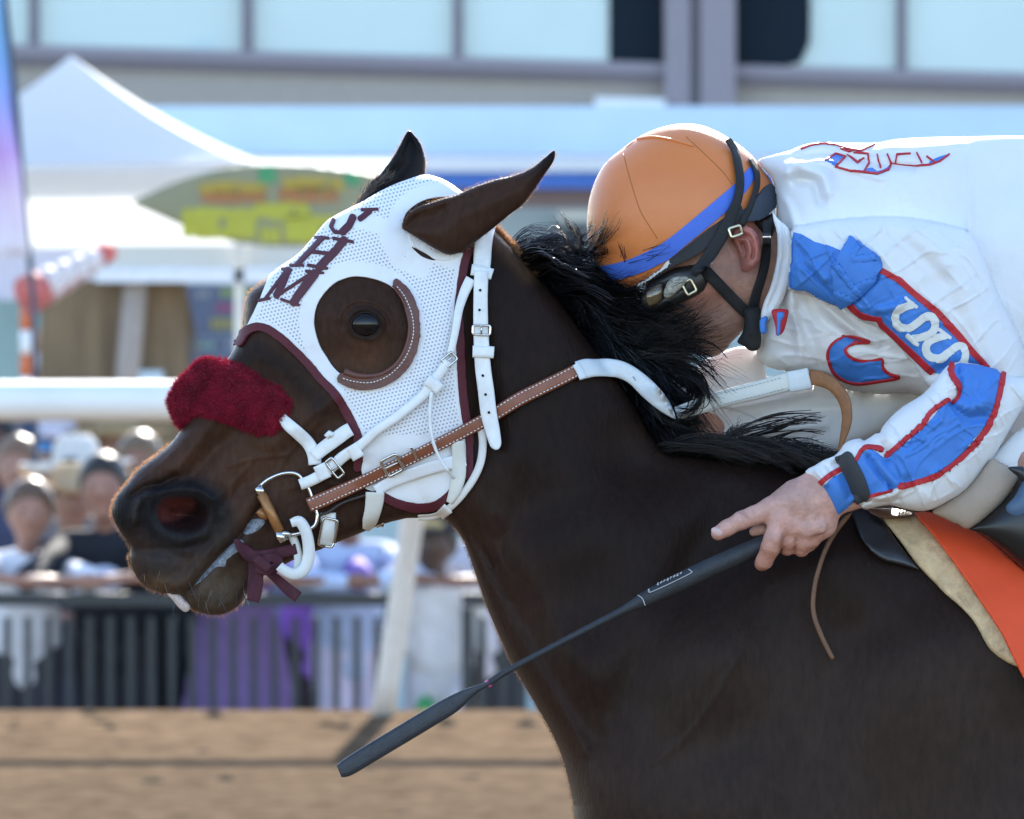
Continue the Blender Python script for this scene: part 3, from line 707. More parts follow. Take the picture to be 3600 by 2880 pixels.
    if hat:
        hb = hd_ + [0, .005, .06 * hk]; V, F = [], []
        prof = {'cap': [(0, .085), (.05, .08), (.085, .05), (.098, 0), (.1, -.012)], 'brim': [(0, .11), (.055, .105), (.082, .08), (.095, .02), (.10, .0), (.16, -.012), (.215, .012), (.217, .008), (.16, -.02), (.09, -.006)], 'cowboy': [(0, .062), (.03, .075), (.06, .085), (.082, .06), (.095, .01), (.105, .0), (.16, -.012), (.21, -.002), (.212, -.008), (.16, -.02), (.09, -.006)]}[hat]; na = 24
        for (rr, zz) in prof:
            for j in range(na):
                a = 2 * math.pi * j / na; up = .07 * abs(math.cos(a)) ** 2 * max(0, (rr - .12) / .09) if hat == 'cowboy' else 0
                V.append(hb + np.array([rr * hk * math.cos(a) * .95, rr * hk * math.sin(a) * 1.1, zz * hk + up * hk]))
        F = [(i * na + j, (i + 1) * na + j, (i + 1) * na + (j + 1) % na, i * na + (j + 1) % na) for i in range(len(prof) - 1) for j in range(na)]
        key = 'hat_%02d%02d%02d' % tuple(int(c * 99) for c in hatc); hm = mat(key, hatc, rough=.8, var=.12, transl=.45 if hat != 'cap' else 0); ho = mk('hat', np.array(V), F, hm, P0)
        if hat == 'cap':
            b = MB(); b.add(sp0 * [.075 * hk, .10 * hk, .012 * hk] + hb + [0, -.12 * hk, -.005], SPF0); b.build('visor', hm, ho)
    P0.rotation_euler = (0, random.uniform(-.05, .05), random.uniform(-.3, .3) * (.35 if arms == 'rail' else 1))
    for (nm, c, s, col) in extras:
        b = MB(); b.add(sp0 * np.array(s) + hd_ + np.array(c), SPF0); key = 'item_%02d%02d%02d' % tuple(int(v * 99) for v in col); b.build(nm, mat(key, col, rough=.35 if nm == 'sunglasses' else .7), P0)
    return P0
u0, v0 = np.meshgrid(np.linspace(0, 2 * np.pi, 16, endpoint=False), np.linspace(0, np.pi, 9)); sp0 = np.stack([np.cos(u0) * np.sin(v0), np.sin(u0) * np.sin(v0), np.cos(v0)], -1).reshape(-1, 3)
SPF0 = [(i * 16 + j, (i + 1) * 16 + j, (i + 1) * 16 + (j + 1) % 16, i * 16 + (j + 1) % 16) for i in range(8) for j in range(16)]
person(55, 1812, 3.19, 'boy with brown hair in a white t-shirt leaning on the barrier at the left edge', 'light', (.72, .72, .76), (.06, .06, .07), (.10, .055, .03), extras=(('wristband', (.12, -.38, -.31), (.035, .03, .026), (.8, .8, .78)), ('wristband', (.20, -.38, -.30), (.035, .03, .026), (.8, .8, .78))))
person(205, 1770, 3.26, 'man in a wide straw cowboy hat and dark navy shirt standing behind the boy', 'tan', (.03, .035, .055), hat='cowboy', hatc=(.66, .50, .32), arms='up', extras=(('badge', (.035, -.24, -.24), (.03, .012, .03), (.66, .68, .64)),))
person(205, 1580, 3.42, 'person with a grey cap and mirrored blue sunglasses in the back of the crowd', 'tan', (.10, .09, .12), hat='cap', hatc=(.50, .48, .54), arms='down', extras=(('sunglasses', (-.028, -.10, .015), (.045, .02, .026), (.05, .32, .75)), ('sunglasses', (.045, -.10, .010), (.04, .02, .026), (.04, .14, .60))))
person(318, 1690, 3.30, 'person in a white cap between the straw hat and the man in black', 'tan', (.20, .18, .18), hat='brim', hatc=(.76, .76, .74), arms='down', extras=(('hatband', (-.03, -.11, .09), (.035, .012, .014), (.05, .05, .06)),))
person(425, 1722, 3.19, 'dark haired man in a black t-shirt with a white chest print', 'light', (.020, .022, .028), (.03, .03, .035), (.015, .012, .01), extras=(('print', (0, -.135, -.36), (.085, .02, .06), (.60, .60, .70)),))
person(450, 1575, 3.42, 'person in a tan sun hat behind the man in black', 'tan', (.25, .22, .12), hat='brim', hatc=(.46, .36, .22), arms='down')
person(15, 1560, 3.45, 'dark haired person at the far left of the back row', 'brown', (.06, .05, .07), hair=(.01, .008, .01), long_hair=True, arms='down')
person(135, 1655, 3.36, 'person in a dark blue shirt squeezed in behind the straw hat', 'light', (.05, .06, .11), hair=(.16, .09, .05), arms='down')
person(545, 1640, 3.36, 'person with light brown hair and a rust shirt just left of the nostril', 'tan', (.22, .09, .06), hair=(.14, .09, .05), arms='up')
person(255, 1500, 3.75, 'person in a mauve shirt in the last row behind the mirrored glasses', 'light', (.36, .28, .36), hair=(.10, .07, .05), arms='down')
person(400, 1520, 3.7, 'person in an olive shirt in the last row left of the tan sun hat', 'brown', (.20, .19, .06), hair=(.03, .02, .015), arms='down')
person(95, 1530, 3.6, 'person in a cream shirt in the back row beside the grey cap', 'light', (.52, .42, .30), hair=(.30, .20, .12), arms='down')
person(320, 1505, 3.65, 'pale haired person in a light shirt in the last row', 'light', (.45, .43, .48), hair=(.35, .30, .28), arms='down')
person(520, 1520, 3.6, 'person in a grey-blue shirt in the last row near the nose of the horse', 'tan', (.16, .17, .24), hair=(.03, .02, .02), arms='down')
person(640, 1760, 3.3, 'person in dark clothes standing behind the muzzle of the horse', 'tan', (.035, .04, .05), (.02, .025, .03), arms='down')
person(585, 1990, 3.21, 'child in a dark top with a pale arm behind the barrier under the muzzle', 'light', (.03, .035, .04), (.025, .03, .04), arms='down', extras=(('cup', (-.05, -.15, -.20), (.045, .03, .075), (.62, .63, .60)), ('ball', (-.04, -.12, -.50), (.04, .04, .04), (.55, .53, .62))))
person(840, 1750, 3.20, 'woman in a long purple dress leaning on the barrier under the chin of the horse', 'light', (.24, .165, .36), None, (.06, .03, .02), dress=True, long_hair=True)
person(1085, 1775, 3.22, 'woman in a purple blouse leaning on the barrier left of the pale blue shirt', 'tan', (.20, .12, .42), (.03, .03, .04), (.05, .03, .02), long_hair=True, sleeves=True)
person(1275, 1775, 3.19, 'person in a pale blue shirt and lilac-white trousers left of the rail post', 'tan', (.50, .60, .82), (.62, .58, .74), (.25, .2, .18), sleeves='long', transl=.15, hat='brim', hatc=(.72, .7, .66))
person(1528, 1918, 3.16, 'youth in a black and tan cap and bright white shirt standing in the barrier gap', 'dark', (.78, .78, .80), (.66, .66, .74), (.01, .01, .01), hat='cap', hatc=(.03, .03, .035), dress='shorts', arms='down', transl=.3, extras=(('cap_front', (0, -.105, .085), (.07, .02, .03), (.42, .30, .13)), ('sock', (-.05, .09, -.72), (.05, .05, .12), (.05, .36, .12))))
person(1690, 1780, 3.22, 'person in a grey-white shirt leaning on the barrier right of the youth', 'tan', (.52, .52, .58), (.04, .045, .05))
person(160, 1262, 3.75, 'bare headed person standing at the bar behind the rail', 'light', (.45, .40, .38), (.05, .05, .06), (.28, .16, .10), arms='down', group='people at the stalls', extras=(('cup', (-.09, -.14, -.02), (.04, .04, .05), (.72, .72, .78)),))

# ------------------------------------------------------------------ the horse
coat = mat('bay_coat', (0, 0, 0), rough=.46, var=.26, vscale=120, bump=.55, bscale=260, spec=.07, attr=True, stretch=(1, 1, .35))
hair_m = mat('black_hair', (.004, .004, .0045), rough=.24, var=.3, vscale=60, spec=.75)
HEAD = np.vstack([Q('p', [(1525, 629), (1484, 626), (1438, 641), (1380, 664), (1322, 693), (1264, 725), (1217, 748), (1159, 780), (1130, 814), (1078, 875), (1043, 910), (991, 945),
        (945, 980), (910, 1003), (875, 1032), (864, 1067), (858, 1125), (852, 1165), (843, 1190), (817, 1235), (796, 1268), (765, 1312), (720, 1385), (675, 1455), (631, 1518), (599, 1559), (548, 1604), (490, 1648),
        (446, 1703), (411, 1744), (394, 1789), (400, 1827), (420, 1865), (449, 1906), (459, 1932), (455, 1961), (468, 2006), (497, 2050), (548, 2079), (600, 2090), (648, 2098), (663, 2131), (701, 2152),
        (745, 2162), (796, 2156), (841, 2127), (866, 2090), (890, 2050), (950, 2012), (1040, 1965), (1127, 1932), (1191, 1905), (1273, 1872), (1328, 1850), (1429, 1822), (1557, 1817), (1600, 1770), (1660, 1650),
        (1700, 1500), (1720, 1350), (1730, 1200), (1730, 1050), (1735, 900), (1733, 812), (1680, 740), (1612, 678), (1571, 649)])])
NECK = cr(Q('p', [(1480, 700), (1600, 690), (1700, 765), (1756, 829), (1797, 870), (1843, 922), (1890, 975), (1943, 1031), (2007, 1116), (2076, 1212), (2108, 1255), (2186, 1353), (2240, 1440), (2290, 1530), (2350, 1590),
        (2450, 1600), (2700, 1630), (2900, 1690), (3200, 1780), (3600, 1850), (4200, 1850), (4700, 1900), (4700, 3700), (2150, 3700), (2040, 3100), (2020, 2880), (2012, 2805), (1979, 2672), (1937, 2572), (1870, 2455), (1795, 2321),
        (1720, 2154), (1676, 2033), (1631, 1905), (1576, 1831), (1500, 1780), (1420, 1700), (1370, 1400), (1390, 1000)]), 4, True)
HEADs = cr(HEAD, 2, True)
hs_ = Surf((356, 590, 3960, 3060), 5.0)
X, Y = hs_.X, hs_.Y
phH, phN = sdf(HEADs, X, Y), sdf(NECK, X, Y)
hh = np.sqrt(np.maximum(poisson(phH > 0, 5.0), 0)) * S
hn = np.sqrt(np.maximum(poisson(phN > 0, 5.0), 0)) * S
TH = idw([(450, 1800, .046), (620, 1800, .056), (800, 1650, .056), (850, 1400, .062), (1400, 1500, .088), (1280, 1140, .09), (1050, 950, .078), (1550, 720, .062), (1660, 1500, .078),
          (760, 2080, .036), (1100, 1850, .055), (1000, 1200, .074), (1500, 1200, .09), (1650, 900, .07), (600, 2000, .046), (1450, 1750, .06)], X, Y)
TN = idw([(1600, 800, .05), (1700, 1000, .058), (1650, 1500, .062), (1800, 1700, .075), (1900, 1200, .058), (2050, 1350, .056), (2250, 1560, .05), (2000, 2000, .1), (2400, 1900, .11), (2100, 2500, .15), (2500, 2400, .19),
          (2700, 1750, .11), (3000, 2000, .18), (3300, 2400, .23), (2600, 2900, .22), (3600, 2300, .25), (3300, 1900, .19), (2900, 1720, .1), (3900, 2300, .26), (3900, 3000, .27)], X, Y)
sc_ = lambda h, T, p=2.5: h * T / (h ** p + T ** p + 1e-30) ** (1 / p)
h1, h2 = sc_(hh, TH), sc_(hn, TN)
gl = lambda pts, s: np.exp(-(dline(np.asarray(pts, float), X, Y) / s) ** 2)
gb = lambda x, y, s, a=1.0, th=0: np.exp(-((((X - x) * math.cos(th) + (Y - y) * math.sin(th)) / s) ** 2 + (((Y - y) * math.cos(th) - (X - x) * math.sin(th)) / (s * a)) ** 2))
NOS = cr(Q('c1', [(312, 1085), (330, 1040), (390, 1014), (470, 1008), (540, 1022), (592, 1060), (612, 1110), (602, 1160), (565, 1198), (510, 1218), (430, 1218), (360, 1190), (320, 1140)]), 4, True)
nd = sdf(NOS, X, Y)
MOUTH = cr(Q('c1', [(350, 1552), (430, 1566), (485, 1540), (535, 1488), (600, 1405), (670, 1325), (750, 1255), (820, 1165), (870, 1090), (890, 1060)]), 4)
dm = dline(MOUTH, X, Y)
EYE = (1286.0, 1140.0)
ex, ey = (X - EYE[0]), (Y - EYE[1]); rr = np.sqrt((ex / 46) ** 2 + ((ey - .12 * ex) / 40) ** 2)
det = (-.014 * sstep(-4, 30, nd) - .030 * sstep(10, 78, nd) + .0070 * np.exp(-((nd + 24) / 18) ** 2) * (.45 + .55 * sstep(1850, 1720, Y) + .5 * sstep(560, 500, X)) + .006 * gl(Q('c1', [(205, 1150), (205, 1090), (235, 1020), (300, 975)]), 13) - .007 * gl(Q('c1', [(175, 1010), (250, 960), (340, 945), (420, 900)]), 12) - .003 * gl(Q('c1', [(640, 1060), (650, 1150), (600, 1250), (500, 1290)]), 18) + .006 * gl(Q('c1', [(420, 860), (560, 690), (640, 560)]), 22) - .007 * gl(Q('c1', [(520, 900), (640, 760), (760, 640)]), 30)
       + .004 * gl(Q('c1', [(205, 1130), (215, 1060), (270, 1000)]), 22)
       - .0055 * np.exp(-(dm / 9) ** 2) + .0045 * np.exp(-((dm - 34) / 24) ** 2)
       + .010 * gb(1290, 1120, 120, .8) - .006 * gb(1390, 960, 80) - .004 * gb(1120, 1260, 90)
       + .0042 * np.exp(-((rr - 1.32) / .22) ** 2) * (.55 + .45 * sstep(20, -25, ey)) - .0026 * np.exp(-((rr - 1.78) / .16) ** 2) * sstep(30, -10, ey) + .0022 * np.exp(-((rr - 1.95) / .3) ** 2) * sstep(20, -20, ey) + 0
       + .0055 * gl([(1190, 1390), (1060, 1490), (960, 1560)], 30) - .005 * gl([(1180, 1480), (1000, 1640), (860, 1700)], 46)
       + .004 * gl([(700, 1500), (560, 1650), (470, 1740)], 26) - .004 * gl([(760, 1560), (640, 1690), (560, 1735)], 30)
       + .004 * gb(760, 2100, 60) + .003 * gb(520, 1990, 60) - .004 * gl([(470, 1930), (560, 1935), (640, 1960)], 20)
       + .006 * gb(1500, 1500, 170, 1.2) - .003 * gl([(860, 1700), (760, 1800), (740, 1900), (640, 2010)], 20)
       + .0016 * vnoise(X, Y, 60, 3, 2) + .0007 * vnoise(X, Y, 20, 4, 2)
       + .0016 * gl([(1120, 1480), (1010, 1600), (960, 1700), (860, 1760)], 9) + .0014 * gl([(1010, 1600), (900, 1610), (800, 1640)], 8) + .0013 * gl([(900, 1610), (820, 1700), (800, 1790)], 8) + .0012 * gl([(1240, 1720), (1120, 1690), (1010, 1720)], 10)
       - .0022 * gl([(500, 1745), (545, 1720), (600, 1712)], 10) - .002 * gl([(700, 1905), (640, 1930), (560, 1925)], 10) - .0016 * gl([(760, 1830), (770, 1900), (740, 1960)], 9))
detN = (-.010 * gl([(1640, 1880), (1800, 2150), (2100, 2600)], 60) + .007 * gl([(1900, 1300), (2150, 1800), (2350, 2200)], 140)
        + .012 * gl([(2780, 1900), (2500, 2350), (2230, 2800)], 160) - .008 * gl([(2560, 1760), (2330, 2200), (2160, 2500)], 70)
        + .004 * gl([(1700, 1000), (1820, 1500), (1760, 1800)], 60) - .006 * gl([(3000, 2250), (2820, 2700), (2800, 3000)], 90) + .004 * vnoise(X, Y, 300, 5, 3)
        - .0030 * gl([(1585, 1840), (1660, 1890), (1730, 1990)], 16) + .003 * gl([(1730, 2050), (1900, 2360), (2060, 2640)], 22))
m1, m2 = phH > 0, phN > 0
n1 = np.where(m1, -h1 - det * np.clip(phH / 30, 0, 1), 1.0); detN = 1.5 * detN + .004 * gl(cr(np.array([(2560, 1780), (2420, 2080), (2260, 2400)], float), 8), 60) - .003 * gl(cr(np.array([(1760, 1900), (1900, 2180), (2080, 2480)], float), 8), 34) + .0016 * gl(cr(np.array([(2700, 2050), (2600, 2300), (2440, 2560), (2300, 2680)], float), 8), 15) + .0013 * gl(cr(np.array([(2600, 2300), (2660, 2520), (2600, 2740)], float), 8), 13) - .004 * folds(X, Y, 1.15, 70, 17, 4) * sstep(1900, 1500, X) * sstep(1700, 1900, Y)
n2 = np.where(m2, -h2 - detN * np.clip(phN / 60, 0, 1), 1.0)
near = smin(n1, n2, .016); far = -smin(np.where(m1, -h1, 1.0), np.where(m2, -h2, 1.0), .016)
hs_.shape(np.maximum(phH, phN), near, far); V, F = hs_.mesh()
# coat colours, with some light painted in: seal brown neck, warmer cheek and nose, black muzzle, raw red nostril lining
def coat_cols(P2):
    x, y = P2[:, 0], P2[:, 1]; n = len(x); c = np.tile(np.array([.0165, .0090, .0068]), (n, 1))
    def mixc(w, col):
        nonlocal c; w = np.clip(w, 0, 1)[:, None]; c = c * (1 - w) + np.array(col) * w
    face = sstep(1750, 1500, x + .0 * y) * sstep(2300, 2000, y)
    mixc(sstep(1900, 2500, y) * sstep(1700, 2600, x) * .7, (.040, .0255, .0190)); mixc(.7 * np.exp(-(dline(Q('p', [(1640, 1750), (1800, 2150), (2000, 2600), (2080, 2850)]), x, y) / 150) ** 2), (.036, .0180, .0120)); mixc(face * .9, (.042, .0205, .0135))  # lower shoulder lighter: a soft sheen painted into the coat colour
    g = lambda a, b, s, q=1.0: np.exp(-((x - a) / s) ** 2 - ((y - b) / (s * q)) ** 2)
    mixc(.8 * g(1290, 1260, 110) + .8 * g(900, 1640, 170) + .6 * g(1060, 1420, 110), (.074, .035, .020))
    mixc(.8 * g(620, 1640, 110, .8), (.066, .031, .019))
    mixc(sstep(90, 15, np.abs(sdf(NOS, x, y) + 20)) * .9, (.0095, .0100, .0122))
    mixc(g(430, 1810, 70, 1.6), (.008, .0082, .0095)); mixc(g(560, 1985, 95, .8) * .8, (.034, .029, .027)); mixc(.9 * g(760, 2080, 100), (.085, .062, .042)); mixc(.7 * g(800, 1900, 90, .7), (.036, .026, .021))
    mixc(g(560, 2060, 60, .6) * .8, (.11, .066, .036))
    mixc(sstep(-4, 26, sdf(NOS, x, y)), (.016, .0075, .0075))
    q = sdf(cr(Q('c1', [(318, 1080), (345, 1035), (400, 1018), (470, 1015), (525, 1040), (520, 1085), (470, 1120), (420, 1150), (350, 1160), (322, 1130)]), 3, True), x, y)
    mixc(sstep(-10, 20, q) * .95, (.095, .026, .022))
    mixc(sstep(1.9, 1.0, np.sqrt(((x - EYE[0]) / 46) ** 2 + ((y - EYE[1]) / 40) ** 2)) * .7, (.008, .007, .007))
    mixc(.7 * np.exp(-(dline(Q('p', [(800, 1300), (900, 1230), (1000, 1290), (1120, 1420)]), x, y) / 45) ** 2), (.010, .0085, .009))
    mixc(.9 * np.exp(-(dline(Q('p', [(1745, 830), (1860, 960)]), x, y) / 34) ** 2), (.075, .040, .022))  # sunlit fur at the poll, painted in as lighter brown
    v = 1 + .35 * vnoise(x, y, 240, 9, 3)
    return c * v[:, None]
cols = coat_cols(hs_.P2)
# the rest of the animal, beyond the frame
def hp(x, y, Yd=0.0): return np.array([(x - CX) * S, Yd, H - (y - CY) * S])
def f_rest(P):
    sq = (1, 1.25, 1)
    L = [sd_cone(P, hp(4450, 2600), hp(5200, 2560), .33, .325, sq), sd_cone(P, hp(5200, 2480), hp(6050, 2330), .30, .27, sq), sd_cone(P, hp(2620, 2980), hp(4450, 2740), .165, .29, (1, 1.5, 1))]
    d = smin_all(L, .12)
    for sgn, pts in ((-1, [(2720, 3120, .10), (2300, 3800, .085), (1650, 4300, .052), (1250, 5050, .034), (1050, 5500, .036), (930, 5700, .052)]),
                     (1, [(2760, 3120, .10), (2680, 3800, .085), (2900, 4620, .052), (3000, 5450, .034), (2900, 5860, .036), (2810, 6080, .052)]),
                     (-1, [(6000, 2600, .21), (5500, 3450, .13), (6050, 4150, .075), (5700, 5150, .044), (5520, 5750, .046), (5400, 6080, .054)]),
                     (1, [(6050, 2600, .21), (5800, 3500, .13), (6600, 4100, .075), (6750, 4950, .044), (6900, 5300, .046), (6980, 5500, .054)])):
        yy = .13 * sgn
        for a, b in zip(pts[:-1], pts[1:]): d = smin(d, sd_cone(P, hp(a[0], a[1], yy), hp(b[0], b[1], yy), a[2], b[2]), .04)
    d = smin(d, sd_cone(P, hp(6450, 1950), hp(6650, 2150), .06, .04), .05)
    return d
V2, F2 = nets(f_rest, (-.36, -.45, -.16), (1.95, .45, 1.75), .028); V2 = smooth_mesh(V2, F2, 2)
F2t = np.vstack([F2[:, [0, 1, 2]], F2[:, [0, 2, 3]]])
horse = empty('horse', (0.35, 0, 0), 'dark bay racehorse galloping to the left with its neck stretched out, wearing a white hood', 'horse')
mk('body', np.vstack([V, V2]), np.vstack([F, F2t + len(V)]), coat, horse, cols=np.vstack([cols, np.tile([.016, .010, .0085], (len(V2), 1))]))
HY = hs_.at
def HYc(px, py): return np.minimum(HY(px, py), .0)
fuzz_m = mat('coat_fuzz', (.42, .22, .11), rough=.6, var=.3, transl=.55)
def fuzz(P2, bdv, V, N, box, dens, lo, hi, seed_dir, name='coat_fuzz'):
    x, y = P2[:, 0], P2[:, 1]; i = np.where((x > box[0]) & (x < box[2]) & (y > box[1]) & (y < box[3]) & bdv)[0]
    if not len(i): return None
    i = RNG.choice(i, dens); rt = V[i] + RNG.normal(0, .0012, (dens, 3)) * np.array([1, 2.5, 1]); d = N[i] * .55 + RNG.normal(0, .28, (dens, 3)) + np.array(seed_dir); d /= np.linalg.norm(d, axis=1)[:, None]
    return rt, rt + d * RNG.uniform(lo, hi, dens)[:, None]
bdm = np.r_[hs_.bd, np.zeros(len(hs_.V) - len(hs_.bd), bool)]
FZ = [fuzz(hs_.P2, bdm, hs_.V, hs_.N, q[:4], q[4], q[5], q[6], q[7]) for q in ((1730, 790, 1880, 1000, 3200, .004, .012, (.35, 0, -.1)), (390, 1560, 640, 1800, 1000, .0015, .004, (-.1, 0, .1)), (840, 980, 960, 1200, 500, .0015, .004, (0, 0, .2)), (390, 1780, 900, 2170, 1400, .0015, .0045, (0, 0, -.3)), (1570, 1800, 2030, 2900, 2600, .0012, .0032, (-.1, 0, -.5)))]
FZ = [q for q in FZ if q is not None]
_fz = (np.vstack([q[0] for q in FZ]), np.vstack([q[1] for q in FZ]))
# eye
e0 = W(EYE[0], EYE[1], HY(np.array(EYE[0]), np.array(EYE[1])) + .0030)
u_, v_ = np.meshgrid(np.linspace(0, 2 * np.pi, 40, endpoint=False), np.linspace(0, np.pi, 20)); sp = np.stack([np.cos(u_) * np.sin(v_), np.sin(u_) * np.sin(v_), np.cos(v_)], -1).reshape(-1, 3)
SPF = [(i * 40 + j, (i + 1) * 40 + j, (i + 1) * 40 + (j + 1) % 40, i * 40 + (j + 1) % 40) for i in range(19) for j in range(40)]
mk('eye', sp * np.array([.0178, .0092, .0152]) + e0, SPF, mat('wet_dark_eye', (.006, .0045, .005), rough=.14, spec=.32), horse)
# upper lid and lashes
lidm = mat('eyelid', (.026, .017, .013), rough=.5, spec=.2)
lid = cr(Q('c2', [(742, 1318), (752, 1262), (785, 1222), (835, 1204), (885, 1220), (915, 1262), (918, 1300)]), 6)
lr = np.interp(np.arange(len(lid)), np.linspace(0, len(lid) - 1, 5), [.0004, .0008, .0009, .0008, .0004])
b = MB(); b.tube(W(lid[:, 0], lid[:, 1], HYc(lid[:, 0], lid[:, 1]) - .0002), lr, 8)
lid2 = cr(Q('c2', [(742, 1320), (780, 1350), (830, 1360), (880, 1340), (916, 1305)]), 6)
b.tube(W(lid2[:, 0], lid2[:, 1], HYc(lid2[:, 0], lid2[:, 1]) - .0003), .0007, 8)
b.build('eyelid', lidm, horse)
# ears
def ear_cols(P2, tipx, tipy, base=(.044, .0215, .0135), tipd=170):
    t = np.clip(1 - np.hypot(P2[:, 0] - tipx, P2[:, 1] - tipy) / tipd, 0, 1)[:, None]
    return np.array(base) * (1 - t) + np.array([.006, .006, .007]) * t
EAR = cr(Q('c2', [(1058, 690), (1078, 638), (1110, 596), (1165, 560), (1225, 540), (1290, 518), (1400, 486), (1500, 440), (1620, 400), (1750, 368), (1850, 325), (1920, 270), (1976, 224), (1988, 236), (1976, 290), (1922, 370), (1860, 460),
        (1790, 550), (1720, 604), (1650, 662), (1600, 704), (1555, 738), (1500, 782), (1430, 832), (1350, 856), (1280, 832), (1180, 772), (1105, 725)]), 4, True)
def ear_mid(X, Y): return -.078 - .012 * np.clip((X - 1450) / 500, -1, 1)
se = puff(EAR, 4, .034, ear_mid, detail=lambda X, Y: -.012 * np.exp(-(dline(Q('c2', [(1090, 660), (1180, 640), (1300, 620)]), X, Y) / 34) ** 2) + .004 * np.exp(-(dline(Q('c2', [(1350, 640), (1600, 520), (1900, 330)]), X, Y) / 40) ** 2) - .004 * np.exp(-(dline(Q('c2', [(1300, 580), (1500, 510), (1750, 420)]), X, Y) / 22) ** 2))
o = mk('ear', se.V, se.F, coat, horse, cols=ear_cols(se.P2, 1950, 535)); o['label'] = 'near ear pricked backwards with a pointed black tip'
EARF = cr(Q('c2', [(1100, 102), (1132, 130), (1170, 180), (1194, 250), (1202, 310), (1196, 370), (1190, 430), (1100, 480), (1000, 520), (900, 570), (800, 600), (768, 562), (800, 518), (830, 470), (870, 412), (920, 372), (960, 322), (1000, 268), (1040, 200), (1072, 138)]), 4, True)
sf = puff(EARF, 4, .026, .05, detail=lambda X, Y: -.012 * np.exp(-(dline(Q('c2', [(1110, 150), (1090, 300), (960, 440)]), X, Y) / 30) ** 2))
o = mk('ear', sf.V, sf.F, coat, horse, cols=ear_cols(sf.P2, 1438, 465, (.014, .012, .012), 130)); o['label'] = 'far ear standing up behind the hood'
# light inner hair of the far ear
ef = []
for sv in (se, sf): ef.append((sv, np.r_[sv.bd, np.zeros(len(sv.V) - len(sv.bd), bool)]))
def blades(root, tip, w, m, name, parent, bend=None, kind=None, side=None):
    n = len(root); d = tip - root; r = RNG.normal(size=(n, 3)) if side is None else side
    s = np.cross(d, r); s /= np.linalg.norm(s, axis=1)[:, None] + 1e-12; mid = (root + tip) / 2 + (0 if bend is None else bend)
    V = np.stack([root - s * w / 2, root + s * w / 2, mid - s * w * .38, mid + s * w * .38, tip], 1).reshape(-1, 3)
    i = np.arange(n)[:, None] * 5; Fq = np.hstack([i, i + 1, i + 3, i + 2]); Ft = np.hstack([i + 2, i + 3, i + 4])
    T = np.vstack([Fq[:, [0, 1, 2]], Fq[:, [0, 2, 3]], Ft])
    o = mk(name, V, T, m, parent)
    if kind: o['kind'] = kind
    return o
for sv, bv in ef:
    q = fuzz(sv.P2, bv, sv.V, sv.N, (0, 0, 3600, 2880), 900, .001, .0035, (0, 0, 0)); _fz = (np.vstack([_fz[0], q[0]]), np.vstack([_fz[1], q[1]]))
blades(_fz[0], _fz[1], .0005, fuzz_m, 'coat_fuzz', horse, kind='stuff')
wx = RNG.uniform(500, 860, 46); wyy = np.interp(wx, [500, 560, 650, 760, 860], [2030, 2060, 2085, 2110, 2080]) + RNG.uniform(-60, 10, 46); wr0 = W(wx, wyy, HYc(wx, wyy))
blades(wr0, wr0 + np.stack([RNG.normal(-.004, .01, 46), RNG.uniform(-.012, .002, 46), RNG.uniform(-.034, -.012, 46)], -1), .0005, hair_m, 'whisker', horse, kind='stuff')
base = Q('c2', [(790, 545), (850, 470), (900, 430), (950, 400), (985, 370)]); b5 = resample(cr(base, 6), .6); b5 = b5 + RNG.normal(0, 7, b5.shape)
rt = W(b5[:, 0], b5[:, 1], .026); tp = W(b5[:, 0] + RNG.normal(14, 12, len(b5)), b5[:, 1] - RNG.uniform(8, 32, len(b5)), .022 + RNG.normal(0, .006, len(b5)))
blades(rt, tp, .0007, mat('ear_hair', (.10, .075, .06), rough=.5), 'ear_hair', horse)
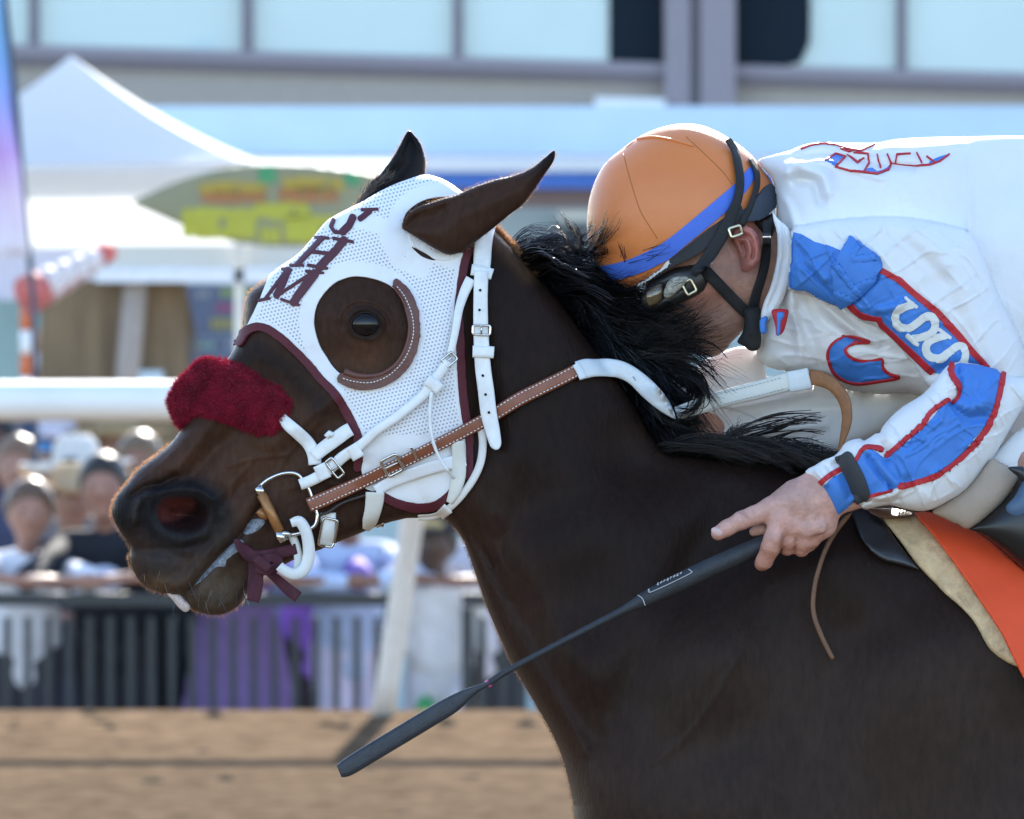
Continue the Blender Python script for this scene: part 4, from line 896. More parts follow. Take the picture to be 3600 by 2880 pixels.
# ---- mane: bundles of strands along guide lines
def strands(guides, name, parent, r0=.00052, label=None, sides=3, clump=14):
    Vs, Fs, nb = [], [], 0
    for (pts, count, sr, st, y0, y1, ys) in guides:
        g = cr(np.asarray(pts, float), 6); k = 13; tt = np.linspace(0, 1, len(g)); ti = np.linspace(0, 1, k)
        g = np.stack([np.interp(ti, tt, g[:, 0]), np.interp(ti, tt, g[:, 1])], -1)
        nclump = max(min(4, count), count // clump); cl = RNG.normal(size=(nclump, 2)); cw = RNG.normal(size=(nclump, 2)); cph = RNG.random(nclump) * 6.28
        ci = RNG.integers(0, nclump, count)
        jr = cl[ci] * .8 + RNG.normal(size=(count, 2)) * .45; jt = cw[ci] * .95 + RNG.normal(size=(count, 2)) * .34
        ln = RNG.uniform(.72, 1.08, count); tj = np.minimum(ti[None] * ln[:, None], 1.0)
        gx = np.interp(tj, ti, g[:, 0]); gy = np.interp(tj, ti, g[:, 1]); w = tj[..., None]
        off = jr[:, None, :] * sr * (1 - w) + jt[:, None, :] * st * w
        ph = cph[ci][:, None] + ti[None] * 5 + RNG.normal(0, .35, count)[:, None]
        wob = np.sin(ph) * (3 + 11 * ti[None])
        px = gx + off[..., 0] + wob * .5; py = gy + off[..., 1] + wob
        yd = y0 + (y1 - y0) * tj + RNG.normal(0, 1, count)[:, None] * ys * (.4 + tj) + (cl[ci][:, :1] * ys * tj)
        P = W(px, py, yd); rad = r0 * RNG.uniform(.7, 1.25, count)[:, None] * np.linspace(1, .25, k)[None] * (RNG.random(count)[:, None] * .3 + .85)
        T = np.gradient(P, axis=1); T /= np.linalg.norm(T, axis=2)[..., None] + 1e-12
        u = np.cross(T, np.array([.2, 1, .1])); u /= np.linalg.norm(u, axis=2)[..., None] + 1e-12; v = np.cross(T, u)
        ring = np.stack([P + rad[..., None] * (math.cos(a) * u + math.sin(a) * v) for a in np.arange(sides) * 2 * math.pi / sides], 2)
        Vs.append(ring.reshape(-1, 3)); b0 = nb + (np.arange(count)[:, None] * k + np.arange(k - 1)[None]).ravel() * sides
        for j in range(sides): Fs.append(np.stack([b0 + j, b0 + (j + 1) % sides, b0 + sides + (j + 1) % sides, b0 + sides + j], -1))
        nb += count * k * sides
    o = mk(name, np.vstack(Vs), np.vstack(Fs), hair_m, parent)
    if label: o['label'] = label
    return o
G = []
# dense mane blown back along the crest, root to tip
crest = resample(cr(Q('p', [(1800, 880), (1850, 930), (1943, 1040), (2007, 1125), (2076, 1220), (2108, 1265), (2186, 1365), (2240, 1450), (2300, 1540)]), 6), 26)
for i, (x, y) in enumerate(crest):
    t = i / (len(crest) - 1); L = 180 + 260 * math.sin(math.pi * min(1, t * 1.02)) ** .8; a = math.radians(-14 + 36 * t + 8 * math.sin(i * 1.7)); a2 = a + math.radians(16 + 20 * t)
    p1 = (x + .35 * L * math.cos(a), y + .35 * L * math.sin(a) - 12); p2 = (p1[0] + .35 * L * math.cos(a2), p1[1] + .35 * L * math.sin(a2)); p3 = (p2[0] + .3 * L * math.cos(a2 + .35), p2[1] + .3 * L * math.sin(a2 + .35))
    G.append(([(x - 24, y + 26), p1, p2, p3], 120, 15, 40, .034, -.028, .009))
for i, (x, y) in enumerate(crest[::2]):                      # a short under-layer that closes the mass
    t = i / len(crest[::2]); a = math.radians(5 + 30 * t); L = 260
    G.append(([(x - 24, y + 26), (x + .5 * L * math.cos(a), y + .5 * L * math.sin(a)), (x + L * math.cos(a + .5), y + L * math.sin(a + .5))], 150, 16, 40, .034, .012, .010))
c7 = lambda *a: Q('c7', a)
c5 = lambda *a: Q('c5', a)
PL = []
for pts, n, sr, st, y1 in ((c7((700, 330), (800, 270), (930, 225), (1080, 240), (1180, 300)), 110, 12, 22, -.06), (c7((800, 420), (950, 380), (1120, 400), (1300, 470)), 160, 24, 30, -.06),
        (c7((1160, 340), (1145, 250), (1110, 150), (1070, 70), (1020, -10)), 14, 5, 7, -.07), (c7((1100, 310), (1150, 240), (1140, 150), (1090, 90), (1040, 50)), 9, 4, 8, -.07), (c7((1120, 330), (1200, 270), (1260, 190), (1310, 100), (1345, 5)), 8, 4, 5, -.1), (c7((1200, 340), (1290, 260), (1320, 180), (1350, 90), (1400, 0)), 8, 4, 5, -.1), (c7((1230, 360), (1300, 330), (1360, 300), (1340, 240), (1310, 260)), 6, 4, 5, -.1), (c7((1040, 330), (1120, 350), (1165, 310), (1120, 250), (1050, 240)), 10, 5, 8, -.07), (c7((900, 200), (960, 140), (1040, 150), (1110, 200)), 6, 4, 8, -.06),
        (c7((1180, 360), (1290, 270), (1370, 160), (1470, 30)), 12, 9, 7, -.1), (c7((1000, 230), (1110, 200), (1220, 120), (1260, 60)), 12, 6, 10, -.07), (c7((1250, 360), (1340, 330), (1330, 270), (1290, 230)), 10, 6, 10, -.1), (c7((1400, 480), (1480, 430), (1490, 330), (1460, 230)), 9, 5, 5, -.1),
        (c7((1250, 380), (1450, 380), (1650, 340), (1850, 260)), 12, 8, 12, -.1), (c7((1250, 440), (1400, 520), (1530, 580), (1560, 520)), 22, 14, 20, -.1), (c7((1300, 520), (1500, 640), (1700, 690), (1940, 770)), 34, 34, 60, -.1), (c7((1350, 700), (1600, 800), (1800, 790), (2020, 740)), 34, 44, 50, -.1),
        (c7((1350, 900), (1600, 1010), (1800, 960), (2080, 880)), 46, 34, 50, -.1), (c7((1400, 960), (1650, 1080), (1900, 1040), (2140, 930)), 40, 24, 30, -.1), (c7((1400, 1020), (1700, 1090), (1950, 1080), (2200, 1120)), 40, 30, 34, -.1),
        (c7((1450, 1050), (1750, 1120), (1950, 1170), (2100, 1290), (2200, 1440)), 80, 20, 18, -.1), (c7((1500, 1100), (1800, 1180), (2000, 1260), (2090, 1390), (2020, 1500), (1870, 1530)), 110, 22, 14, -.1), (c7((1500, 1150), (1700, 1290), (1850, 1360), (1900, 1450), (1840, 1530)), 90, 20, 30, -.02),
        (c7((1500, 1200), (1640, 1400), (1800, 1540), (2050, 1590)), 110, 12, 22, -.03), (c7((1620, 1430), (1740, 1570), (1850, 1680), (1960, 1740)), 90, 10, 20, -.03), (c7((1500, 1080), (1800, 1150), (2050, 1190), (2280, 1340)), 24, 20, 20, -.1)):
    if n <= 14: PL.append((pts, max(6, n), sr + 6, st + 3, .012, y1, .008))
    else: G.append((pts, n, sr, st, .012, y1, .008))
LK = []
for i, (x, y) in enumerate(crest):                           # damp locks among the loose hair
    t = i / (len(crest) - 1); 
    for q in range(5):
        L = (180 + 250 * math.sin(math.pi * min(1, t * 1.02)) ** .8) * RNG.uniform(.55, .95); a = math.radians(-16 + 36 * t + RNG.normal(0, 9)); b_ = RNG.uniform(.15, .75); P_ = [(x + RNG.uniform(-24, 0), y + RNG.uniform(14, 34))]
        for k in range(4): P_.append((P_[-1][0] + L / 4 * math.cos(a + b_ * k * .6), P_[-1][1] + L / 4 * math.sin(a + b_ * k * .6)))
        LK.append((P_, 3, 12, 20, .030, -.034, .006))
for pts in (c7((760, 330), (840, 300), (930, 300), (1010, 340)), c7((800, 380), (900, 350), (1010, 380), (1090, 430)), c7((860, 440), (980, 410), (1100, 430), (1220, 480)), c7((1020, 560), (1130, 545), (1250, 560), (1360, 600)), c7((1300, 730), (1420, 715), (1540, 725), (1640, 760)), c7((1420, 840), (1520, 810), (1640, 800), (1720, 815)), c7((1560, 1100), (1760, 1090), (1960, 1080), (2180, 1130)), c7((1620, 1080), (1800, 1050), (1980, 1010), (2140, 960)), c7((1880, 1180), (2010, 1230), (2090, 1350), (2060, 1470), (1930, 1530)), c7((1900, 1290), (2000, 1330), (2010, 1430), (1930, 1490))):
    LK.append((pts, 9, 14, 18, -.015, -.075, .008))
for pts in (c7((1640, 1095), (1850, 1045), (2000, 1035), (2140, 1090), (2200, 1170)), c7((1680, 1130), (1900, 1140), (2060, 1230), (2120, 1330), (2110, 1430)), c7((1740, 1180), (1950, 1220), (2080, 1320), (2090, 1440), (1990, 1530), (1880, 1552)), c7((1650, 1070), (1850, 1010), (2000, 940), (2140, 870)), c7((1600, 1000), (1800, 960), (1960, 900), (2060, 800)), c7((1700, 1110), (1960, 1110), (2140, 1190), (2280, 1330)), c7((1560, 860), (1750, 850), (1900, 800), (2020, 730)), c7((1500, 700), (1700, 720), (1850, 700), (1960, 740)),
            c5((480, 500), (640, 440), (820, 395), (980, 378)), c5((560, 510), (760, 470), (900, 430), (1020, 420)), c5((520, 530), (720, 520), (880, 510), (1000, 540))):
    LK.append((pts, 8, 12, 16, -.0, -.082, .005))
strands(PL, 'mane_lock', horse, r0=.00085, clump=1, sides=5)
FH = []
for pts, n in ((c7((1300, 480), (1480, 560), (1640, 585), (1800, 560)), 72), (c7((1380, 620), (1620, 690), (1830, 720), (2000, 770)), 108), (c7((1430, 760), (1680, 850), (1880, 850), (2100, 790)), 108), (c7((1480, 880), (1760, 960), (1980, 930), (2200, 840)), 108), (c7((1500, 980), (1760, 1040), (2000, 1020), (2260, 960)), 72), (c7((1550, 1060), (1800, 1080), (2040, 1110), (2260, 1250)), 30)):
    FH.append((pts, n, 40, 46, .0, -.088, .006))
strands(FH, 'mane', horse, r0=.00044, clump=3, label='fine mane hair blown over the face and goggles of the jockey')
strands(LK, 'mane_lock', horse, r0=.0015, sides=6, clump=2)
for q in range(34):                                          # single flyaway hairs
    i = RNG.integers(7, len(crest)); x, y = crest[i]; a = RNG.uniform(-.45, .75); L = RNG.uniform(260, 520); cv_ = RNG.uniform(-.9, 1.1)
    x, y = x + RNG.uniform(20, 160), y + RNG.uniform(-60, 60); P_ = [(x, y)]
    for k in range(4): a2 = a + cv_ * (k / 3) ; P_.append((P_[-1][0] + L / 4 * math.cos(a2), P_[-1][1] + L / 4 * math.sin(a2)))
    G.append((P_, 2, 3, 5, .0, -.09, .004))
strands(G, 'mane', horse, label='long black mane blown back from the crest')
c5 = lambda *a: Q('c5', a)
G2 = []
for i in range(16):
    t = i / 15; x = 2290 + 560 * t; y = 1560 + 75 * t
    G2.append(([(x - 20, y + 46), (x + 60, y + 6 - 24 * math.sin(3.1 * t)), (x + 190, y - 40 * math.sin(3.1 * t) + 14), (x + 330, y + 46)], 130, 9, 16, -.02, -.055, .018))
for pts in (c5((420, 520), (600, 430), (800, 400), (990, 380)), c5((460, 500), (650, 430), (880, 400), (1000, 395)), c5((520, 470), (540, 440), (560, 420), (590, 380)), c5((600, 520), (780, 540), (900, 520), (1000, 480)), c5((560, 500), (700, 500), (860, 520), (1010, 560))):
    G2.append((pts, 16, 8, 8, -.04, -.03, .01))
o = strands(G2, 'mane', horse, label='black tuft of mane lying over the withers')
# foam with wet-skin shine painted in grey, and tongue at the mouth
foam_wet_shine = mat('foam_wet_shine', (.15, .165, .19), rough=.18, var=.75, vscale=150, bump=.6, bscale=500)
b = hs_.piece('foam_wet_shine', [cr(Q('c1', [(520, 1505), (560, 1455), (610, 1400), (680, 1325), (760, 1255), (795, 1262), (788, 1300), (735, 1335), (700, 1365), (692, 1400), (655, 1398), (620, 1420), (570, 1470)]), 3, True),
        cr(Q('c1', [(795, 1215), (830, 1150), (870, 1135), (912, 1148), (885, 1190), (830, 1220)]), 3, True)], foam_wet_shine, horse, off=.0008, thick=.002, step=3)
st = puff(cr(Q('c1', [(372, 1545), (440, 1550), (470, 1580), (502, 1615), (492, 1642), (465, 1648), (432, 1620), (400, 1580)]), 4, True), 3, .008, -.012)
mk('tongue', st.V, st.F, mat('tongue', (.56, .46, .42), rough=.3, sss=.2, var=.2, vscale=150), horse)

# ------------------------------------------------------------------ the white racing hood
hood = empty('racing_hood', (-.2, 0, 1.55), 'white mesh racing hood with maroon letters and trim on the head of the horse', 'horse hood')
maroon = mat('maroon_binding', (.085, .006, .014), rough=.7, var=.15, vscale=90, bump=.3, bscale=700)
def hood_mat():
    m = bpy.data.materials.new('white_mesh_cloth'); m.use_nodes = True; nt = m.node_tree; N = nt.nodes; L = nt.links; b = N['Principled BSDF']; b.inputs['Roughness'].default_value = .75
    g = N.new('ShaderNodeNewGeometry'); sp = N.new('ShaderNodeSeparateXYZ'); L.new(g.outputs['Position'], sp.inputs[0])
    def M(op, a, b_=None):
        n = N.new('ShaderNodeMath'); n.operation = op
        for i, v in enumerate((a, b_)):
            if v is None: continue
            if isinstance(v, (int, float)): n.inputs[i].default_value = v
            else: L.new(v, n.inputs[i])
        return n.outputs[0]
    p = S * 13.6
    u = M('DIVIDE', M('ADD', sp.outputs[0], M('MULTIPLY', sp.outputs[2], .25)), p); v = M('DIVIDE', M('ADD', sp.outputs[2], M('MULTIPLY', sp.outputs[0], -.25)), p * .95)
    fl = M('FLOOR', v); par = M('MULTIPLY', M('MODULO', fl, 2.0), .5)
    du = M('SUBTRACT', M('FRACT', M('ADD', u, par)), .5); dv = M('SUBTRACT', M('FRACT', v), .5)
    r = M('SQRT', M('ADD', M('MULTIPLY', du, du), M('MULTIPLY', dv, dv)))
    mr = N.new('ShaderNodeMapRange'); mr.inputs[1].default_value = .20; mr.inputs[2].default_value = .30; mr.inputs[3].default_value = 1; mr.inputs[4].default_value = 0; L.new(r, mr.inputs[0])
    at = N.new('ShaderNodeAttribute'); at.attribute_name = 'Col'; sr = N.new('ShaderNodeSeparateColor'); L.new(at.outputs['Color'], sr.inputs[0])
    f = M('MULTIPLY', mr.outputs[0], sr.outputs[0]); mx = N.new('ShaderNodeMix'); mx.data_type = 'RGBA'; L.new(f, mx.inputs[0]); mx.inputs[6].default_value = (.78, .78, .79, 1); mx.inputs[7].default_value = (.30, .30, .36, 1)
    L.new(mx.outputs[2], b.inputs['Base Color'])
    n2 = N.new('ShaderNodeTexNoise'); n2.inputs['Scale'].default_value = 45; n2.inputs['Detail'].default_value = 5; tc = N.new('ShaderNodeTexCoord'); L.new(tc.outputs['Object'], n2.inputs['Vector'])
    bp = N.new('ShaderNodeBump'); bp.inputs['Strength'].default_value = .25; bp.inputs['Distance'].default_value = .004; L.new(n2.outputs['Fac'], bp.inputs['Height']); L.new(bp.outputs[0], b.inputs['Normal'])
    return m
hood_m = hood_mat()
white_bind = mat('white_binding', (.78, .78, .79), rough=.7, var=.04, bump=.3, bscale=500)
EYEH = cr(Q('c2', [(700, 1008), (770, 991), (850, 998), (930, 1020), (1000, 1058), (1060, 1130), (1095, 1230), (1104, 1310), (1088, 1400), (1052, 1480), (1000, 1540), (930, 1580), (850, 1592), (760, 1582), (695, 1580), (640, 1532), (600, 1470), (560, 1400), (535, 1320), (527, 1260), (535, 1190), (560, 1130), (600, 1078), (650, 1033)]), 4, True)
EARH = cr(Q('c2', [(1062, 700), (1068, 640), (1098, 590), (1160, 545), (1230, 520), (1310, 512), (1400, 520), (1480, 560), (1530, 640), (1510, 760), (1430, 845), (1350, 856), (1250, 812), (1160, 762), (1100, 724)]), 4, True)
SLIT = cr(Q('c2', [(1112, 806), (1150, 822), (1205, 852), (1262, 888), (1225, 886), (1180, 868), (1140, 836)]), 4, True)
front_in = Q('c2', [(110, 1310), (180, 1276), (250, 1286), (320, 1330), (400, 1400), (500, 1500)]); front_in = np.vstack([front_in, Q('c6', [(400, 52), (462, 112), (530, 190), (590, 280), (640, 370), (690, 480), (695, 530), (700, 660), (690, 740)])])
front_out = np.vstack([Q('c2', [(60, 1350), (110, 1325), (160, 1318), (220, 1330), (290, 1372), (360, 1440), (440, 1520), (530, 1630)]), Q('c6', [(285, 0), (380, 100), (470, 200), (540, 310), (590, 400), (615, 500), (625, 560), (640, 640), (640, 742)])])
back_in = np.vstack([Q('c2', [(1500, 760), (1430, 850), (1400, 990), (1385, 1100), (1375, 1200), (1385, 1400)]), Q('c6', [(1415, 0), (1425, 150), (1445, 330), (1478, 530), (1488, 720), (1480, 800)])])
back_out = np.vstack([Q('c2', [(1515, 750), (1474, 870), (1440, 990), (1424, 1100), (1430, 1300), (1440, 1500)]), Q('c6', [(1470, 0), (1485, 200), (1500, 300), (1540, 480), (1550, 600), (1530, 720), (1490, 830)])])
bot_in = Q('c6', [(1480, 800), (1400, 880), (1365, 900), (1340, 930), (1260, 985), (1150, 1008), (1040, 998), (930, 965), (870, 932)])
bot_out = Q('c6', [(1395, 900), (1360, 940), (1260, 1030), (1130, 1062), (1000, 1056), (930, 1030), (865, 985)])
REG = np.vstack([Q('p', [(1640, 640), (1480, 580), (1250, 690), (1120, 770), (1000, 905), (955, 968), (918, 1060), (880, 1140), (862, 1162)]), front_in[1:], Q('c6', [(720, 900), (800, 925)]), bot_in[::-1], back_in[::-1][1:]])
x_, y_ = hs_.P2[:, 0], hs_.P2[:, 1]; nf = hs_.nearflag
sel = (x_ > 780) & (x_ < 1720) & (y_ > 560) & (y_ < 1840)
Fm = hs_.F[sel[hs_.F].all(1)]
phr = sdf(REG, x_, y_); pe, pa, psl = sdf(EYEH, x_, y_), sdf(EARH, x_, y_), sdf(SLIT, x_, y_)
ph = np.where(nf, np.minimum(np.minimum(phr, -pe), np.minimum(-pa, -psl)), np.minimum(phr, -pe))
A, T, bd = clip(Fm, ph, np.column_stack([hs_.V, hs_.N, hs_.P2]))
Nn = A[:, 3:6] / (np.linalg.norm(A[:, 3:6], axis=1)[:, None] + 1e-9)
Nn = Nn / 1.0
P2 = A[:, 6:8]; wr = .0016 * vnoise(P2[:, 0], P2[:, 1], 90, 21, 3)
Vh, Fh = solid(A[:, :3] + Nn * (wr[:, None] + .0004), T, .0034, .003, Nn)
mask = np.clip((-sdf(EYEH, P2[:, 0], P2[:, 1]) - 50) / 6, 0, 1) * np.clip((-sdf(EARH, P2[:, 0], P2[:, 1]) - 46) / 6, 0, 1) * np.clip((sdf(REG, P2[:, 0], P2[:, 1]) - 12) / 6, 0, 1)
band = np.minimum(dline(Q('c2', [(620, 660), (800, 655), (950, 690), (1080, 800), (1200, 900)]), P2[:, 0], P2[:, 1]) - 26, dline(Q('c2', [(960, 760), (1040, 900), (1180, 960)]), P2[:, 0], P2[:, 1]) - 22)
mask *= np.clip(band / 6, 0, 1) * (P2[:, 1] < 1530)
mk('mesh_cloth', Vh, Fh, hood_m, hood, cols=np.repeat(np.concatenate([mask, mask])[:, None], 3, 1))
def HD(px, py): return HYc(px, py) - .0045                 # the hood's surface
def offs(line, d):
    l = resample(cr(line, 4), 14); t = np.gradient(l, axis=0); t /= np.linalg.norm(t, axis=1)[:, None]; return l + np.stack([-t[:, 1], t[:, 0]], -1) * d
hs_.piece('binding', [], maroon, hood, off=.0052, thick=.004, lines=[(offs(np.vstack([[(836, 1200)], front_in]), 12), 29)], label='maroon binding across the nose')
hs_.piece('binding', [], maroon, hood, off=.0048, thick=.004, lines=[(offs(back_in, -12), 29)], label='maroon binding behind the cheek')
hs_.piece('binding', [], maroon, hood, off=.0048, thick=.004, lines=[(offs(bot_in[2:], -13), 29)], label='curved maroon binding under the jaw')
hs_.piece('ear_band', [cr(Q('c2', [(1100, 735), (1160, 760), (1250, 808), (1350, 852), (1420, 846), (1380, 880), (1300, 892), (1250, 882), (1180, 835), (1120, 800)]), 3, True)], white_bind, hood, off=.0064, thick=.004)
leath = mat('red_brown_leather', (.115, .040, .028), rough=.48, var=.15, vscale=50, bump=.35, bscale=350)
cup_out = Q('c2', [(1022, 1012), (1060, 1040), (1105, 1085), (1145, 1170), (1166, 1270), (1162, 1380), (1132, 1480), (1082, 1560), (1010, 1622), (930, 1662), (850, 1676), (760, 1666), (676, 1632)])
cup_in = Q('c2', [(1000, 1045), (1060, 1130), (1092, 1230), (1100, 1310), (1084, 1400), (1048, 1480), (995, 1538), (925, 1578), (850, 1589), (760, 1580), (692, 1570)])
cup = hs_.piece('eye_cup', [cr(np.vstack([cup_out, cup_in[::-1]]), 3, True)], leath, hood, off=.0095, thick=.007, label='red-brown leather rim round the back of the eye hole')
thread = mat('white_thread', (.75, .74, .70), rough=.8)
cm = Q('c2', [(1020, 1040), (1075, 1110), (1118, 1220), (1127, 1330), (1098, 1440), (1050, 1520), (985, 1582), (910, 1620), (840, 1632), (760, 1622), (690, 1602)])
o = stitch_geo(cm, HD, 0, .0056, 8, 4, .0008).build('stitching', thread, cup); o['kind'] = 'stuff'
# rounded inner roll of the cup
rl = cr(Q('c2', [(1000, 1042), (1062, 1130), (1095, 1230), (1104, 1310), (1088, 1400), (1052, 1480), (1000, 1540), (930, 1580), (850, 1592), (770, 1584), (712, 1562)]), 5)
b = MB(); b.tube(W(rl[:, 0], rl[:, 1], HD(rl[:, 0], rl[:, 1]) - .0035), np.interp(np.arange(len(rl)), [0, 10, len(rl) * .7, len(rl)], [.001, .0022, .003, .005]), 8); b.build('eye_cup_roll', leath, cup)
# letters J H M; the gap in the J is a highlight put into its shape
letter = mat('maroon_letter', (.075, .012, .022), rough=.6, var=.1)
LT = dict(
 M=[([(245, 1125), (370, 965)], 17), ([(378, 965), (345, 1040), (306, 1110)], 38), ([(300, 1120), (400, 1050), (512, 975)], 17), ([(532, 978), (470, 1060), (407, 1145)], 52), ([(205, 1141), (264, 1127)], 17), ([(335, 1132), (437, 1162)], 17), ([(486, 965), (584, 971)], 17), ([(345, 960), (396, 961)], 16)],
 H=[([(436, 928), (510, 850), (588, 766)], 26), ([(560, 940), (640, 860), (712, 776)], 46), ([(512, 848), (650, 858)], 22), ([(395, 936), (468, 930)], 16), ([(500, 930), (608, 942)], 18), ([(548, 764), (622, 766)], 16), ([(652, 767), (762, 784)], 18)],
 J=[([(868, 604), (838, 630), (810, 650)], 30), ([(822, 600), (915, 592)], 15), ([(768, 645), (745, 690), (706, 728)], 40), ([(706, 732), (660, 730), (640, 700), (655, 660)], 20)])
for ch in 'JHM':
    ln = [(Q('c2', p_), w_ * .57971) for p_, w_ in LT[ch]]
    allp = np.vstack([l[0] for l in ln]); lo, hi = allp.min(0) - 34, allp.max(0) + 34
    Vp, Fp, _ = hs_.patch(lambda X, Y: strokes(ln, X, Y), (lo[0], lo[1], hi[0], hi[1]), 2.5, .0058, .0016)
    o = mk('letter', Vp, Fp, letter, hood); o['label'] = 'maroon letter ' + ch

# ------------------------------------------------------------------ bridle
wl = mat('white_bridle_rubber', (.76, .76, .74), rough=.42, var=.10, vscale=70, bump=.12, bscale=300)
cl_ = mat('cream_strap', (.66, .63, .55), rough=.5, var=.06, vscale=40)
steel = mat('steel', (.62, .60, .56), rough=.22, metal=1.0, var=.08)
copper = mat('copper_roller', (.34, .15, .05), rough=.4, metal=.3, var=.25, vscale=120)
bridle = empty('bridle', (-.2, -.1, 1.5), 'white bridle with cheek straps, buckles and a steel D bit on the horse', 'bridle')
def strap(name, pts, w, m=wl, parent=bridle, off=.005, thick=.0035, surf=HD, lift=None, label=None, step=8, under=.004):
    V, F = ribbon(pts, w, surf, thick, off, step, under, lift=lift); o = mk(name, V, F, m, parent)
    if label: o['label'] = label
    return o
def buckle(name, c, w, h, ang, parent, y, r=.0016, m=steel, rnd=.3, tongue=True):
    """rounded wire frame; c in photo pixels, w/h in pixels"""
    a = np.linspace(0, 2 * np.pi, 40); e = .28
    x = np.sign(np.cos(a)) * np.abs(np.cos(a)) ** e * w / 2; z = np.sign(np.sin(a)) * np.abs(np.sin(a)) ** e * h / 2
    ca, sa = math.cos(ang), math.sin(ang); px = c[0] + x * ca - z * sa; py = c[1] + x * sa + z * ca
    yy = y(px, py) if callable(y) else np.full(len(px), y); yy = yy if np.ndim(yy) else np.full(len(px), yy)
    b = MB(); b.tube(W(px, py, yy), r, 8, caps=False)
    if tongue:
        q = np.array([(c[0] - .5 * w * ca, c[1] - .5 * w * sa), (c[0] + .45 * w * ca, c[1] + .45 * w * sa)]); b.tube(W(q[:, 0], q[:, 1], np.mean(yy) - .001), r * .8, 6)
    return b.build(name, m, parent)
BH = lambda k: (lambda px, py: HD(px, py) - k)
strap('crown_strap', Q('c2', [(1585, 660), (1562, 720), (1550, 800), (1545, 880), (1540, 960)]), [58, 62, 62, 62, 58], label='wide white crown strap behind the near ear', off=.006)
strap('keeper', Q('c2', [(1478, 945), (1540, 955), (1606, 975)]), 40, off=.009, thick=.004)
ck = strap('cheek_strap', np.vstack([Q('c2', [(1540, 950), (1535, 1100), (1535, 1250), (1540, 1400), (1550, 1550)]), Q('c6', [(1635, 150), (1655, 320), (1685, 460), (1708, 560), (1716, 590), (1720, 606)])]), [50, 50, 52, 54, 56, 57, 57, 52, 42, 30, 12], off=.014, label='long white strap tip with punched holes')
hole = mat('dark_hole', (.01, .01, .012), rough=.9)
b = MB()
for q in np.vstack([Q('c2', [(1532, 1070), (1528, 1190), (1548, 1588)]), Q('c6', [(1612, 45), (1632, 188), (1658, 324)])]):
    yy = float(HD(np.array(q[0]), np.array(q[1]))) - .0184; b.tube(W(np.array([q[0], q[0]]), np.array([q[1], q[1]]), np.array([yy - .0006, yy + .002])), .0017, 10)
b.build('strap_hole', hole, ck)
buckle('buckle', Q('c2', [(1540, 1312)])[0], 34, 62, math.radians(92), bridle, BH(.020), .0016)
strap('keeper', Q('c2', [(1486, 1442), (1550, 1444), (1616, 1448)]), 42, off=.018, thick=.004)
strap('cheek_strap', Q('c2', [(1478, 1000), (1440, 1075), (1405, 1180), (1385, 1300), (1365, 1400), (1350, 1460)]), [40, 36, 30, 27, 26, 26], off=.008, label='thin white strap running down from the crown to the ring')
buckle('buckle', Q('c2', [(1345, 1490)])[0], 46, 34, math.radians(-40), bridle, BH(.012), .0017)
cp = np.vstack([Q('c2', [(1335, 1500), (1295, 1565), (1250, 1625), (1200, 1690)]), Q('c6', [(1150, 200), (1050, 285), (950, 365), (800, 465), (700, 560), (560, 655), (480, 725), (400, 790), (310, 840), (225, 872)])])
strap('cheek_piece', cp, [34, 36, 38, 37, 36, 35, 34, 34, 35, 40, 40, 42, 40, 40], off=.0075, thick=.006, label='rolled white cheekpiece running down to the bit')
strap('keeper', Q('c6', [(1185, 75), (1240, 110), (1290, 155)]), 44, off=.012, thick=.005)
strap('keeper', Q('c6', [(615, 575), (645, 625), (672, 672)]), 46, off=.012, thick=.004)
strap('keeper', Q('c6', [(370, 720), (395, 775), (420, 830)]), 46, off=.012, thick=.004)
buckle('buckle', Q('c6', [(490, 745)])[0], 30, 72, math.radians(-38), bridle, BH(.015), .0016)
cd = cr(Q('c6', [(1225, 170), (1212, 290), (1215, 420), (1240, 560), (1285, 670), (1340, 755), (1388, 822)]), 6)
b = MB(); b.tube(W(cd[:, 0], cd[:, 1], HD(cd[:, 0], cd[:, 1]) - np.interp(np.arange(len(cd)), [0, 12, 30, len(cd)], [.014, .012, .026, .008])), np.linspace(.0027, .0016, len(cd)), 8)
b.build('hanging_cord', wl, bridle)
# noseband: short frayed strap out of the fur, joint and cheek end
strap('noseband_strap', Q('c6', [(85, 360), (140, 420), (220, 490), (290, 560), (330, 640), (340, 720)]), [34, 44, 46, 46, 48, 46], off=.006, label='white noseband strap with a frayed end at the fur roll', surf=HYc)
strap('noseband_strap', Q('c6', [(330, 660), (400, 600), (480, 540), (560, 480), (610, 450)]), [44, 48, 50, 50, 48], off=.010, label='short white noseband strap running under the hood', surf=HYc)
b = MB(); q = Q('c6', [(450, 490)])[0]; b.tube(W(np.array([q[0] - 12, q[0], q[0] + 12]), np.array([q[1] + 10, q[1] - 4, q[1] + 4]), HYc(q[0], q[1]) - .014), .004, 8); b.build('strap_end', wl, bridle)
